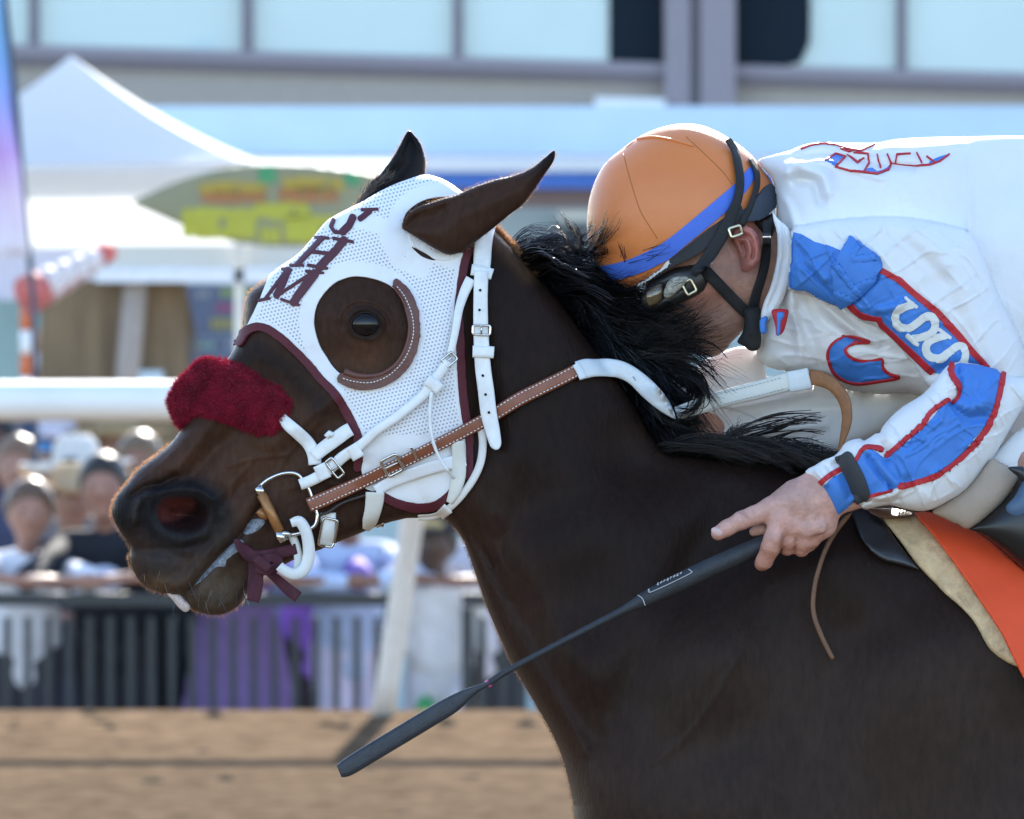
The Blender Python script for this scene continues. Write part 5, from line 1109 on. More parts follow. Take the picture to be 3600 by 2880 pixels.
# lower straps
strap('jaw_strap', Q('c6', [(795, 930), (790, 1000), (775, 1080), (750, 1160), (722, 1216)]), [66, 64, 58, 50, 22], cl_, off=.006, label='cream strap under the jaw', surf=lambda a, b_: np.minimum(HD(a, b_), -.012))
b = MB(); q = Q('c6', [(800, 1175), (830, 1165), (862, 1168)]); b.tube(W(q[:, 0], q[:, 1], -.02), .0045, 8); b.build('buckle', steel, bridle)
strap('jaw_strap', Q('c6', [(800, 920), (900, 860), (1050, 800), (1250, 735), (1480, 680)]), [40, 40, 42, 44, 46], white_bind, off=.006, thick=.002, label='white band running back over the lower hood')
strap('jaw_strap', Q('c6', [(1425, 540), (1430, 700), (1425, 820), (1395, 930), (1355, 1010)]), [48, 52, 50, 40, 22], cl_, off=.005, label='cream strap hanging behind the jaw')
tl = cr(Q('c6', [(1600, 440), (1612, 560), (1595, 700), (1545, 820), (1470, 930), (1400, 1010), (1330, 1070), (1240, 1112), (1120, 1122)]), 4)
strap('throat_latch', tl, np.interp(np.arange(len(tl)), [0, len(tl) * .6, len(tl)], [30, 26, 20]), mat('off_white_strap', (.70, .65, .60), rough=.5, var=.05), off=.004, thick=.005, label='off-white throat latch curving under the jaw', surf=lambda a, b_: np.minimum(HYc(a, b_), -.02))
strap('keeper', Q('c6', [(1290, 1050), (1325, 1085), (1345, 1110)]), 44, mat('off_white_strap', (0, 0, 0)), off=.008, thick=.004, surf=lambda a, b_: np.minimum(HYc(a, b_), -.02))
strap('curb_strap', Q('c6', [(440, 1085), (440, 1130), (438, 1200), (430, 1270), (420, 1330)]), [54, 54, 52, 50, 48], off=.004, label='short white curb strap under the rein', surf=lambda a, b_: np.minimum(HYc(a, b_), -.03))
buckle('buckle', Q('c6', [(438, 1235)])[0], 98, 54, math.radians(102), bridle, lambda a, b_: np.minimum(HYc(a, b_), -.03) - .0085, .0018, tongue=False)
# bit
bit = MB()
dr = np.vstack([Q('c1', [(868, 975), (895, 945), (935, 915), (1000, 888), (1060, 882), (1100, 897), (1125, 930), (1150, 965), (1165, 1000)]), Q('c1', [(1190, 1080), (1200, 1120), (1190, 1165), (1160, 1190), (1100, 1215), (1040, 1225), (1010, 1225)])])
dr = cr(dr, 5); by = -.066
bit.tube(W(dr[:, 0], dr[:, 1], by), .0026, 10)
q = Q('c1', [(868, 968), (925, 985)]); 
bit.tube(W(*Q('c1', [(870, 960), (900, 1000)]).T, by), [.0058, .0066], 10); bit.tube(W(*Q('c1', [(985, 1205), (1012, 1262)]).T, by), [.0058, .0072], 10); bit.tube(W(*Q('c1', [(990, 1215), (1060, 1222)]).T, by), [.005, .0035], 10)
bo = bit.build('bit_ring', steel, bridle)
b = MB(); b.tube(W(*Q('c1', [(893, 1000), (945, 1105), (993, 1205)]).T, by), .0064, 12); b.tube(W(*Q('c1', [(880, 1085), (900, 1110), (930, 1125)]).T, by + .012), .006, 8); b.build('bit_roller', copper, bridle)
plast = mat('milky_plastic', (.66, .66, .64), rough=.25, var=.06, sss=.3)
rg = cr(Q('c1', [(1055, 1160), (1100, 1150), (1135, 1200), (1152, 1280), (1150, 1360), (1120, 1420), (1070, 1440), (1020, 1420), (990, 1395)]), 6)
V, F = ribbon(rg, np.interp(np.arange(len(rg)), [0, 6, len(rg) * .6, len(rg)], [30, 40, 44, 34]), lambda a, b_: -.070 + 0 * a, .006, 0, 6, .006, 0)
mk('bit_guard', V, F, plast, bridle)
rg2 = cr(Q('c1', [(1060, 1225), (1085, 1290), (1095, 1360), (1085, 1420)]), 6); V, F = ribbon(rg2, 30, lambda a, b_: -.056 + 0 * a, .004, 0, 6, .004, 0); mk('bit_guard', V, F, plast, bridle)
# tongue tie: maroon ribbon bow
tie_m = mat('maroon_ribbon', (.055, .006, .016), rough=.75, var=.25, vscale=140, bump=.4, bscale=600)
tie = empty('tongue_tie', (-.3, -.05, 1.4), 'maroon ribbon tied in a bow under the chin of the horse', 'ribbon')
for pts, w, y in (([(745, 1250), (790, 1300), (850, 1345), (960, 1330), (1085, 1300)], [14, 40, 46, 42, 40], -.055), ([(850, 1380), (960, 1350), (985, 1390), (930, 1420), (860, 1410)], 34, -.062), ([(880, 1400), (872, 1470), (858, 1530), (845, 1590)], [30, 40, 50, 44], -.05), ([(920, 1420), (980, 1470), (1040, 1525), (1096, 1568)], [26, 34, 40, 42], -.058), ([(850, 1340), (858, 1420), (848, 1500), (826, 1560)], [40, 48, 44, 20], -.045)):
    V, F = ribbon(Q('c1', pts), w, lambda a, b_, y=y: y + .004 * np.sin(a / 17.) , .002, 0, 6, .001, 0); mk('ribbon_loop' if w == 34 else 'ribbon_tail', V, F, tie_m, tie)
V, F = ribbon(Q('c1', [(860, 1350), (900, 1385), (935, 1415)]), [34, 44, 36], lambda a, b_: -.066 + 0 * a, .006, 0, 5, .01, 0); mk('knot', V, F, tie_m, tie)
# sheepskin shadow roll across the nose
roll_m = mat('maroon_fur', (.27, .010, .030), rough=.85, var=.35, vscale=50, sheen=.5, sheen_tint=(1, .25, .35), transl=.25)
FUR = cr(Q('c1', [(715, 262), (640, 246), (560, 258), (515, 290), (465, 335), (425, 390), (395, 442), (372, 482), (392, 540), (408, 590), (445, 632), (500, 584), (560, 566), (650, 580), (750, 618), (850, 660), (960, 674), (1008, 636), (1052, 540), (1055, 475), (1000, 415), (900, 372), (800, 304), (740, 276)]), 4, True)
def fur_mid(X, Y): return np.minimum(HYc(X, Y), 0.0) * .92
FUR = FUR.mean(0) + (FUR - FUR.mean(0)) * .965
sr_ = puff(FUR, 5, .022, fur_mid, detail=lambda X, Y: .006 * vnoise(X, Y, 60, 31, 2))
roll = empty('shadow_roll', (-.35, -.05, 1.62), 'fluffy maroon sheepskin noseband across the nose of the horse', 'noseband')
mk('fleece_core', sr_.V, sr_.F, roll_m, roll)
A3 = sr_.V[sr_.F]; ar = np.linalg.norm(np.cross(A3[:, 1] - A3[:, 0], A3[:, 2] - A3[:, 0]), axis=1); ti = RNG.choice(len(ar), 26000, p=ar / ar.sum()); bb = RNG.dirichlet((1, 1, 1), len(ti))
rt = (A3[ti] * bb[..., None]).sum(1); nn = (sr_.N[sr_.F][ti] * bb[..., None]).sum(1)
cw_ = np.stack([vnoise(rt[:, 0] * 1e4, rt[:, 2] * 1e4, 220, 41 + k, 2) for k in range(3)], -1) * 2.6
dirv = nn * .9 + cw_ + RNG.normal(0, .38, rt.shape) + np.array([-.25, -.1, -.3]); dirv /= np.linalg.norm(dirv, axis=1)[:, None]
ln = RNG.uniform(.004, .010, len(rt))[:, None]
blades(rt, rt + dirv * ln, .0008, roll_m, 'fleece', roll, bend=RNG.normal(0, .0009, rt.shape), kind='stuff')

# ------------------------------------------------------------------ reins
tan = mat('tan_leather', (.235, .072, .034), rough=.42, var=.16, vscale=45, bump=.3, bscale=300)
tan_e = mat('tan_leather_strip', (.26, .105, .035), rough=.5, var=.25, vscale=60, bump=.3, bscale=300)
reins = empty('reins', (.05, -.12, 1.5), 'brown leather reins with white rubber grips running from the bit to the jockey', 'reins')
RE = np.vstack([Q('c6', [(290, 1030), (400, 985), (500, 940), (700, 850), (900, 752), (1100, 655), (1300, 555), (1500, 450), (1700, 338)]), Q('c7', [(700, 1410), (850, 1335), (1000, 1262), (1150, 1186)])])
rw = np.array([50, 52, 50, 46, 44, 44, 46, 47, 48, 49, 49, 49, 48.])
def rein_y(px, py): return np.minimum(HYc(px, py) - .008, np.where(px < 1330, -.068, -.05))
V, F = ribbon(RE, rw, rein_y, .0042, .002, 8, .004, 4); rn = mk('rein_strap', V, F, tan, reins); rn['label'] = 'stitched brown rein from the bit to the grip'
for sd, nm in ((-1, 0), (1, 1)):
    g_ = resample(cr(np.column_stack([RE, rw]), 8), 2.0); o = stitch_geo(RE, lambda a, b_: rein_y(a, b_) - .0064, sd * 16.5, 0, 9, 5, .0009).build('stitching', thread, rn); o['kind'] = 'stuff'
buckle('buckle', Q('c6', [(925, 725)])[0], 62, 62, math.radians(-27), reins, lambda a, b_: rein_y(a, b_) - .0085, .0022)
V, F = ribbon(Q('c6', [(1065, 585), (1092, 635), (1112, 685)]), 10, lambda a, b_: rein_y(a, b_) - .0072, .002, 0, 5, .002, 0); mk('keeper', V, F, steel, reins)
V, F = ribbon(Q('c6', [(890, 905), (780, 935), (560, 1005), (440, 1080), (340, 1110)]), [10, 12, 12, 12, 8], lambda a, b_: rein_y(a, b_) + .004, .003, 0, 8, .002, 2); mk('rein_edge', V, F, mat('dark_leather', (.02, .012, .01), rough=.5), reins)
grip = mat('white_rubber_grip', (.64, .68, .70), rough=.5, var=.05, vscale=60, bump=.25, bscale=420)
gu = Q('c7', [(1100, 1132), (1180, 1106), (1260, 1104), (1350, 1104), (1450, 1124), (1550, 1180), (1650, 1265), (1750, 1370), (1830, 1470), (1884, 1556)]); gd = Q('c7', [(1186, 1258), (1240, 1248), (1290, 1240), (1400, 1236), (1500, 1252), (1600, 1302), (1700, 1400), (1790, 1486), (1850, 1538), (1886, 1562)])
V, F = ribbon((gu + gd) / 2, np.linalg.norm(gu - gd, axis=1) * .96, lambda a, b_: np.minimum(HYc(a, b_), -.03) - .014, .005, 0, 7, .004, 2); g1 = mk('rubber_grip', V, F, grip, reins); g1['label'] = 'white rubber grip arching over the neck'
V, F = ribbon(Q('c7', [(1130, 1140), (1165, 1195), (1190, 1252)]), 30, lambda a, b_: np.minimum(HYc(a, b_), -.03) - .016, .004, 0, 6, .003, 1); mk('grip_end', V, F, grip, g1)
FR = lambda a, b_: -.055 + 0 * a
V, F = ribbon(Q('c5', [(255, 365), (380, 325), (510, 285), (660, 248), (825, 203), (930, 185)]), [46, 56, 60, 64, 68, 62], FR, .006, 0, 8, .006, 0); g2 = mk('rubber_grip', V, F, mat('cream_rubber_grip', (.66, .66, .60), rough=.5, var=.05, bump=.2, bscale=400), reins); g2['label'] = 'cream rubber grip below the chin of the jockey'
V, F = ribbon(Q('c5', [(822, 206), (875, 198), (930, 186)]), [74, 76, 74], lambda a, b_: -.060 + 0 * a, .005, 0, 6, .008, 0); mk('grip_end', V, F, grip, g2)
for sd in (-20, 20):
    o = stitch_geo(Q('c5', [(400, 320), (510, 285), (660, 248), (800, 210)]), lambda a, b_: -.0625 + 0 * a, sd, 0, 8, 6, .0006).build('stitching', mat('grey_thread', (.4, .41, .4)), g2); o['kind'] = 'stuff'
V, F = ribbon(Q('c5', [(925, 182), (985, 190), (1050, 225), (1100, 290), (1118, 370), (1110, 440), (1092, 510), (1078, 590), (1090, 700)]), [54, 54, 46, 44, 38, 32, 20, 14, 12], lambda a, b_: -.06 - .0002 * np.maximum(a - 2850, 0), .003, 0, 7, .003, 0)
o = mk('rein_strap', V, F, tan_e, reins); o['label'] = 'loop of tan rein curling behind the cuff'
V, F = ribbon(Q('c5', [(1165, 800), (1120, 880), (1060, 960), (1015, 1040), (985, 1120), (958, 1220), (946, 1320), (955, 1400), (985, 1480), (1015, 1545), (1048, 1606)]), [20, 20, 19, 18, 17, 17, 17, 18, 18, 18, 16], lambda a, b_: np.minimum(HYc(a, b_) - .012, -.18), .0032, 0, 7, .002, 3)
o = mk('rein_strap', V, F, mat('brown_leather_strip', (.13, .058, .026), rough=.5, var=.25, vscale=60, bump=.3, bscale=300), reins); o['label'] = 'loose brown rein end hanging over the shoulder'

# ------------------------------------------------------------------ saddle gear on the horse
def pf(name, crop, pts, T, ymid, m, parent=None, step=4, n=3, label=None, detail=None, cols=None, hs=1.0, far_t=None, closed=True, p=2.5):
    s = puff(cr(Q(crop, pts), n, True), step, T, ymid, detail=detail, hs=hs, far_t=far_t, p=p)
    o = mk(name, s.V, s.F, m, parent, cols=None if cols is None else cols(s.P2))
    if label: o['label'] = label
    return s, o
pad_m = mat('sheepskin', (.58, .42, .24), rough=.9, var=.3, vscale=55, bump=.8, bscale=260)
orange = mat('orange_cloth', (.74, .070, .012), rough=.7, var=.05, bump=.25, bscale=900)
black_l = mat('black_leather', (.014, .014, .016), rough=.34, var=.2, bump=.15, bscale=220)
s_pad, o = pf('saddle_pad', 'c5', [(1290, 888), (1345, 960), (1400, 1030), (1450, 1102), (1500, 1160), (1560, 1220), (1620, 1282), (1700, 1350), (1768, 1430), (1828, 1540), (1880, 1592), (1960, 1638), (2060, 1660), (2100, 1600), (2000, 1480), (1900, 1360), (1780, 1200), (1700, 1080), (1600, 960), (1500, 880), (1400, 850), (1310, 850)],
   .016, lambda X, Y: HYc(X, Y) - .008, pad_m, step=4, detail=lambda X, Y: .006 * vnoise(X, Y, 38, 51, 3) - .004 * np.exp(-(dline(Q('c5', [(1690, 1280), (1760, 1390), (1790, 1400)]), X, Y) / 9) ** 2))
tag(o, 'tan sheepskin saddle pad showing as a ragged edge under the orange cloth', 'saddle pad')
s_or, o = pf('saddle_cloth', 'c5', [(1462, 866), (1560, 868), (1680, 930), (1760, 958), (1850, 1018), (1940, 1095), (2030, 1165), (2300, 1300), (2500, 1700), (2300, 1900), (2060, 1760), (1972, 1630), (1900, 1482), (1800, 1330), (1700, 1182), (1600, 1042), (1520, 942)],
   .006, lambda X, Y: HYc(X, Y) - .032, orange, step=6, n=2, detail=lambda X, Y: .004 * vnoise(X, Y, 120, 52, 2))
tag(o, 'plain bright orange saddle cloth on the shoulder behind the sheepskin pad', 'saddle cloth')
saddle = empty('saddle', (.55, -.1, 1.35), 'small black leather racing saddle under the arm of the jockey', 'saddle')
pf('flap', 'c5', [(1140, 850), (1200, 840), (1280, 880), (1330, 950), (1380, 1022), (1440, 1100), (1486, 1152), (1450, 1148), (1390, 1132), (1290, 1104), (1210, 1030), (1165, 940)], .010, lambda X, Y: HYc(X, Y) - .012, black_l, saddle)
pf('pommel', 'c5', [(1225, 846), (1300, 842), (1450, 858), (1446, 880), (1380, 896), (1300, 894), (1250, 876)], .012, lambda X, Y: HYc(X, Y) - .03, mat('brown_leather_pommel', (.13, .05, .022), rough=.4, var=.15), saddle)
pf('seat', 'p', [(3150, 1740), (3400, 1720), (3800, 1700), (4200, 1640), (4450, 1600), (4400, 1760), (4000, 1850), (3500, 1870), (3200, 1830)], .10, 0.0, black_l, saddle, step=10)

# ------------------------------------------------------------------ the jockey
jockey = empty('person', (.75, -.05, 1.4), 'jockey in white, blue and red silks and an orange helmet crouching over the horse', 'person')
silk = mat('white_silk', (.80, .80, .80), rough=.62, var=.03, vscale=12, bump=.35, bscale=26, sheen=.1, transl=.12)
blue = mat('blue_silk', (.046, .19, .56), rough=.6, var=.07, vscale=40, bump=.2, bscale=240)
red = mat('red_tape', (.46, .014, .022), rough=.6, var=.08, bump=.3, bscale=500)
wfelt = mat('white_felt', (.68, .68, .64), rough=.85, var=.05)
skin = mat('skin', (0, 0, 0), rough=.46, var=.2, vscale=80, bump=.55, bscale=230, attr=True, sss=.12)
TOR = cr(np.vstack([Q('c4', [(455, 290), (540, 252), (650, 222), (740, 186), (850, 174), (1000, 177), (1170, 178), (1260, 160), (1400, 147), (1700, 139), (2070, 136), (2500, 150), (2900, 240), (3200, 500), (3250, 900), (3000, 1300), (2500, 1560), (2200, 1640)]),
    Q('p', [(3560, 1610), (3420, 1610), (3310, 1520), (3250, 1400), (3174, 1385), (3070, 1385), (2965, 1368), (2896, 1334), (2800, 1312), (2701, 1292), (2660, 1250), (2672, 1180)]), Q('c4', [(500, 1250), (520, 1120), (560, 1000), (575, 860), (575, 720), (562, 600), (560, 480), (530, 380)])]), 3, True)
ARM = cr(Q('c4', [(668, 700), (760, 672), (900, 648), (1100, 630), (1240, 622), (1450, 645), (1620, 680), (1745, 730), (1835, 900), (1910, 1090), (2000, 1260), (2060, 1400), (2090, 1600), (2000, 1740), (1700, 1740), (1500, 1660), (1390, 1500), (1270, 1370), (1170, 1285), (1080, 1250), (985, 1185), (900, 1155), (740, 1085), (645, 1060), (652, 860)]), 3, True)
js = Surf((2620, 440, 3960, 1640), 5.0); X, Y = js.X, js.Y
pT, pA = sdf(TOR, X, Y), sdf(ARM, X, Y)
gl = lambda crop, pts, s: np.exp(-(dline(cr(Q(crop, pts), 4), X, Y) / s) ** 2)
hT = np.sqrt(np.maximum(poisson(pT > 0, 5.0), 0)) * S; hA = np.sqrt(np.maximum(poisson(pA > 0, 5.0), 0)) * S
hT = sc_(hT, .17); hA = sc_(hA, .085)
dT = (.012 * gl('c4', [(640, 350), (720, 325), (850, 380), (880, 470)], 26) - .010 * gl('c4', [(700, 400), (800, 420), (830, 520)], 20) + .006 * gl('c4', [(560, 480), (640, 560), (680, 680)], 16)
      + .007 * gl('c4', [(650, 1090), (690, 1280), (720, 1500)], 16) - .008 * gl('c4', [(760, 1100), (860, 1250), (1000, 1340), (1190, 1400)], 26) + .008 * gl('c4', [(850, 1160), (1050, 1330), (1180, 1400)], 18)
      - .006 * gl('c4', [(700, 1200), (800, 1400), (850, 1600)], 22) + .006 * gl('c4', [(1745, 290), (1740, 700)], 12) + .004 * vnoise(X, Y, 150, 61, 3)
      + .007 * gl('c4', [(630, 305), (850, 285), (1000, 330), (1200, 390)], 14) - .007 * gl('c4', [(700, 260), (900, 240), (1150, 300), (1400, 320)], 16) + .006 * gl('c4', [(1170, 180), (1400, 200), (1700, 165)], 20))
dA = (.005 * gl('c4', [(690, 690), (950, 660), (1240, 625), (1600, 690)], 22) - .006 * gl('c4', [(700, 820), (800, 960), (900, 1100)], 20) + .005 * gl('c4', [(760, 900), (860, 1000)], 14) - .005 * gl('c4', [(1000, 1180), (1060, 1120), (1180, 1000)], 13)
      + .006 * gl('c4', [(1400, 700), (1600, 900), (1750, 1200), (1900, 1500)], 40) - .004 * gl('c4', [(1250, 760), (1400, 850), (1600, 1020)], 34) + .005 * gl('c4', [(1180, 1190), (1300, 1170), (1330, 1140)], 14) - .008 * gl('c4', [(1300, 1560), (1450, 1600), (1600, 1540), (1800, 1530)], 22) + .0035 * vnoise(X, Y, 110, 62, 3))
hT = hT * (1 - .55 * sstep(3200, 3600, X) * sstep(900, 500, Y)); dT = dT * 1.35 + .003 * vnoise(X, Y, 60, 63, 2) + (.0045 * folds(X, Y, .25, 70, 65) + .0035 * folds(X, Y, 1.2, 90, 66) + .002 * folds(X, Y, -.15, 55, 68, 6)) * (.25 + .75 * sstep(900, 1150, Y)) * (1 - .6 * sstep(3100, 3500, X)); dA = dA * 1.35 + .0025 * vnoise(X + Y * .5, Y, 50, 64, 2) + (.004 * folds(X, Y, .85, 60, 67) + .003 * folds(X, Y, -.6, 60, 69)) * (1 - .75 * np.exp(-(dline(np.array([(3130., 1060.), (3420., 1310.)]), X, Y) / 80) ** 2))
nT = np.where(pT > 0, -hT - dT * np.clip(pT / 40, 0, 1), 1.0); nA = np.where(pA > 0, -.135 - hA - dA * np.clip(pA / 40, 0, 1), 1.0)
js.shape(np.maximum(pT, pA), smin(nT, nA, .03), np.where(pT > 0, hT, np.where(pA > 0, -.10, 0))); V, F = js.mesh()
jersey = mk('jersey', V, F, silk, jockey)
Lc = lambda *a: Q('c4', a)
pc = lambda nm, poly, m, off=.0012, th=.0012, label=None, n=2, **k: js.piece(nm, [cr(poly, n, True)], m, jersey, off=off, thick=th, step=3.0, label=label, **k)
pc('blue_panel', Lc((672, 718), (800, 778), (955, 828), (928, 900), (906, 955), (932, 1085), (962, 1166), (900, 1150), (820, 1116), (740, 1070), (648, 1055), (658, 900)), blue, label='blue yoke between collar and shoulder')
s_ep = pc('epaulette', Lc((1020, 750), (1060, 770), (1120, 812), (1195, 868), (1213, 930), (1190, 968), (1110, 1058), (1030, 1120), (965, 1166), (932, 1095), (905, 955), (930, 890), (970, 822), (1000, 762)), blue, off=.006, th=.006, label='blue flap on the shoulder')
pc('blue_panel', Lc((1195, 965), (1300, 1020), (1400, 1110), (1530, 1215), (1650, 1350), (1750, 1460), (1840, 1535), (1700, 1580), (1535, 1575), (1430, 1462), (1320, 1362), (1215, 1268), (1208, 1232), (1150, 1228), (1080, 1202), (1015, 1145), (1110, 1060)), blue, label='blue stripe down the upper arm')
pc('red_piping', Lc((1215, 935), (1330, 1000), (1420, 1080), (1560, 1190), (1680, 1320), (1780, 1440), (1868, 1535), (1832, 1532), (1750, 1462), (1650, 1352), (1530, 1218), (1400, 1112), (1300, 1022), (1195, 966)), red, off=.0022, th=.002, n=1)
pc('red_piping', Lc((985, 1152), (1022, 1140), (1080, 1198), (1150, 1224), (1210, 1230), (1216, 1262), (1320, 1358), (1430, 1458), (1535, 1558), (1505, 1586), (1400, 1482), (1300, 1384), (1198, 1290), (1180, 1256), (1090, 1242), (1030, 1202)), red, off=.0022, th=.002, n=1)
for k, ln in enumerate(([([(1388, 1160), (1340, 1172), (1300, 1200), (1292, 1245), (1318, 1288), (1375, 1298), (1430, 1262), (1475, 1228), (1515, 1232), (1532, 1275), (1515, 1325), (1470, 1348), (1420, 1358)], 46), ([(1352, 1122), (1420, 1172)], 22), ([(1368, 1345), (1425, 1396)], 24), ([(1372, 1140), (1392, 1168)], 30), ([(1400, 1352), (1412, 1376)], 26)],
                        [([(1590, 1348), (1535, 1360), (1490, 1385), (1478, 1430), (1505, 1472), (1565, 1480), (1620, 1442), (1665, 1408), (1702, 1412), (1716, 1455), (1700, 1505), (1672, 1530)], 46), ([(1556, 1308), (1622, 1358)], 22), ([(1578, 1328), (1598, 1352)], 30)])):
    l2 = [(cr(Q('c4', p_), 3) if len(p_) > 3 else Q('c4', p_), w_ * .57971) for p_, w_ in ln]; ap = np.vstack([l[0] for l in l2]); lo, hi = ap.min(0) - 30, ap.max(0) + 30
    Vp, Fp, _ = js.patch(lambda X, Y: strokes(l2, X, Y), (lo[0], lo[1], hi[0], hi[1]), 2.5, .0026, .0016); o = mk('letter', Vp, Fp, wfelt, jersey); o['label'] = ('upper' if k == 0 else 'lower') + ' white letter S on the blue sleeve stripe'
CUV = cr(Lc((1132, 1380), (1040, 1352), (970, 1356), (905, 1398), (882, 1450), (892, 1512), (922, 1570), (980, 1614), (1060, 1634), (1180, 1620), (1312, 1596), (1260, 1578), (1216, 1540), (1210, 1488), (1150, 1497), (1080, 1496), (1022, 1476), (990, 1442), (1002, 1414), (1060, 1386)), 3, True)
js.piece('emblem', [CUV], blue, jersey, off=.0012, thick=.0012, label='blue curved letter on the chest')
js.piece('red_piping', [], red, jersey, off=.0024, thick=.002, step=2.5, lines=[(np.vstack([CUV, CUV[:1]]), 8.5)])
# emblem on the back, seen edge on
js.piece('emblem', [cr(Lc((868, 282), (930, 248), (985, 262), (960, 292), (930, 318), (900, 300)), 2, True), cr(Lc((1095, 345), (1150, 330), (1180, 352), (1240, 330), (1265, 300), (1240, 350), (1180, 366), (1120, 358)), 2, True), cr(Lc((1500, 290), (1560, 262), (1615, 250), (1570, 285), (1500, 310)), 2, True), cr(Lc((1040, 212), (1090, 208), (1100, 222), (1050, 228)), 2, True)], blue, jersey, off=.0010, thick=.001, step=2.5, label='blue lettering on the back')
js.piece('red_piping', [], red, jersey, off=.0020, thick=.0016, step=2.5, lines=[(Lc((866, 284), (930, 246), (986, 264), (930, 320)), 5.5), (Lc((930, 320), (1020, 345), (1100, 358), (1180, 368), (1250, 342), (1268, 300), (1242, 250)), 5.5), (Lc((1125, 246), (1132, 300), (1100, 352)), 5.5), (Lc((1262, 300), (1340, 312), (1420, 318), (1500, 312), (1560, 290), (1615, 250)), 5.5), (Lc((1420, 240), (1450, 300)), 5), (Lc((1000, 248), (1060, 300), (1100, 268)), 5), (Lc((1040, 238), (1120, 244)), 5), (Lc((1180, 250), (1200, 330)), 5), (Lc((1290, 300), (1300, 250), (1380, 244)), 5), (Lc((1480, 262), (1530, 300)), 5), (Lc((960, 215), (1010, 232), (1060, 215)), 5), (Lc((720, 216), (780, 192), (850, 182), (930, 190), (1000, 214), (1080, 228), (1168, 184)), 5)], label='thin red outline of the lettering on the back')
# collar
s_c, o = pf('collar', 'c4', [(545, 590), (580, 640), (640, 690), (662, 760), (664, 860), (650, 980), (625, 1090), (575, 1190), (510, 1260), (474, 1240), (490, 1150), (525, 1070), (556, 960), (574, 840), (572, 730), (552, 650)], .03, -.075, silk, jersey, step=4, detail=lambda X, Y: -.006 * np.exp(-(dline(Q('c4', [(610, 680), (618, 860), (580, 1040), (520, 1180)]), X, Y) / 9) ** 2))
pf('collar_bow', 'c4', [(540, 1192), (590, 1182), (640, 1190), (638, 1230), (625, 1285), (605, 1332), (568, 1345), (562, 1290), (548, 1240)], .012, -.112, red, jersey, step=3)
pf('collar_bow', 'c4', [(572, 1208), (615, 1206), (612, 1240), (596, 1260), (592, 1330), (570, 1345), (572, 1270)], .010, -.118, blue, jersey, step=3)
pf('collar_bow', 'c4', [(468, 1250), (500, 1228), (518, 1240), (508, 1280), (512, 1320), (488, 1335), (470, 1320)], .010, -.095, blue, jersey, step=3)
js.piece('red_piping', [], red, jersey, off=.004, thick=.003, step=2.5, lines=[(Q('c4', [(466, 1255), (500, 1228), (520, 1240)]), 8)])
# sleeve over the forearm
FOR = cr(Q('c5', [(1085, 548), (1112, 510), (1180, 490), (1205, 502), (1262, 466), (1284, 462), (1295, 436), (1342, 380), (1400, 330), (1500, 268), (1560, 200), (1600, 150), (1645, 112), (1720, 108), (1835, 130), (1935, 170), (2045, 195), (2066, 262), (2010, 330), (1965, 405), (1905, 510), (1835, 622), (1735, 742), (1640, 802), (1545, 850), (1470, 858), (1390, 842), (1335, 828), (1262, 838), (1204, 848),
   (1172, 818), (1155, 806), (1070, 880), (1040, 832), (1000, 765), (965, 712), (905, 660), (955, 628), (1000, 600), (1052, 580)]), 2, True)
fg = lambda X, Y, pts, s: np.exp(-(dline(cr(Q('c5', pts), 4), X, Y) / s) ** 2)
def for_det(X, Y):
    return (-.016 * fg(X, Y, [(1056, 585), (1110, 680), (1160, 810)], 30) + .006 * fg(X, Y, [(1180, 500), (1230, 560), (1290, 640), (1360, 720)], 16) - .007 * fg(X, Y, [(1230, 590), (1300, 690), (1340, 740)], 13) + .007 * fg(X, Y, [(1690, 320), (1760, 340), (1830, 300)], 22)
            - .008 * fg(X, Y, [(1640, 330), (1720, 380), (1800, 380)], 22) + .006 * fg(X, Y, [(1290, 460), (1400, 560), (1420, 660)], 20) - .005 * fg(X, Y, [(1240, 480), (1300, 540), (1330, 600)], 14) - .008 * fg(X, Y, [(1680, 130), (1690, 240), (1650, 310)], 12)
            + .005 * fg(X, Y, [(1250, 800), (1330, 790), (1400, 740)], 12) - .006 * fg(X, Y, [(1210, 800), (1290, 815), (1370, 800)], 10) + .006 * fg(X, Y, [(950, 640), (1010, 720)], 10) - .004 * fg(X, Y, [(1000, 610), (1050, 680)], 9) + .004 * vnoise(X, Y, 90, 71, 3) + (.004 * folds(X, Y, 1.0, 46, 72, 4) + .003 * folds(X, Y, -.55, 50, 73, 4)) * sstep(3020, 3120, X))
fs = puff(FOR, 4, .055, lambda X, Y: -.215 + .045 * sstep(3250, 3560, X), detail=for_det, hs=1.0); slv = mk('sleeve', fs.V, fs.F, silk, jockey)
fp = lambda nm, poly, m, off=.0012, th=.0012, n=2, label=None, **k: fs.piece(nm, [cr(Q('c5', poly), n, True)] if poly else [], m, slv, off=off, thick=th, step=3.0, label=label, **k)
fp('blue_panel', [(1664, 118), (1735, 118), (1838, 136), (1893, 166), (1875, 260), (1842, 380), (1780, 468), (1700, 562), (1590, 652), (1480, 696), (1385, 716), (1335, 655), (1300, 592), (1420, 512), (1520, 422), (1615, 312), (1680, 290), (1688, 230), (1660, 170)], blue, label='wide blue panel over the forearm')
fp('blue_panel', [(1196, 566), (1240, 548), (1300, 592), (1342, 662), (1388, 716), (1345, 752), (1232, 780), (1202, 700), (1168, 606)], blue, label='small blue panel above the wrist band')
fp('blue_panel', [(990, 740), (1092, 664), (1130, 720), (1156, 800), (1070, 876), (1040, 832), (1012, 776)], blue, label='blue cuff panel below the wrist band')
fp('red_piping', None, red, off=.0026, th=.002, lines=[(cr(Q('c5', [(1625, 296), (1540, 362), (1500, 422), (1420, 492), (1316, 582)]), 3), 17)], label='red piping above the forearm panel')
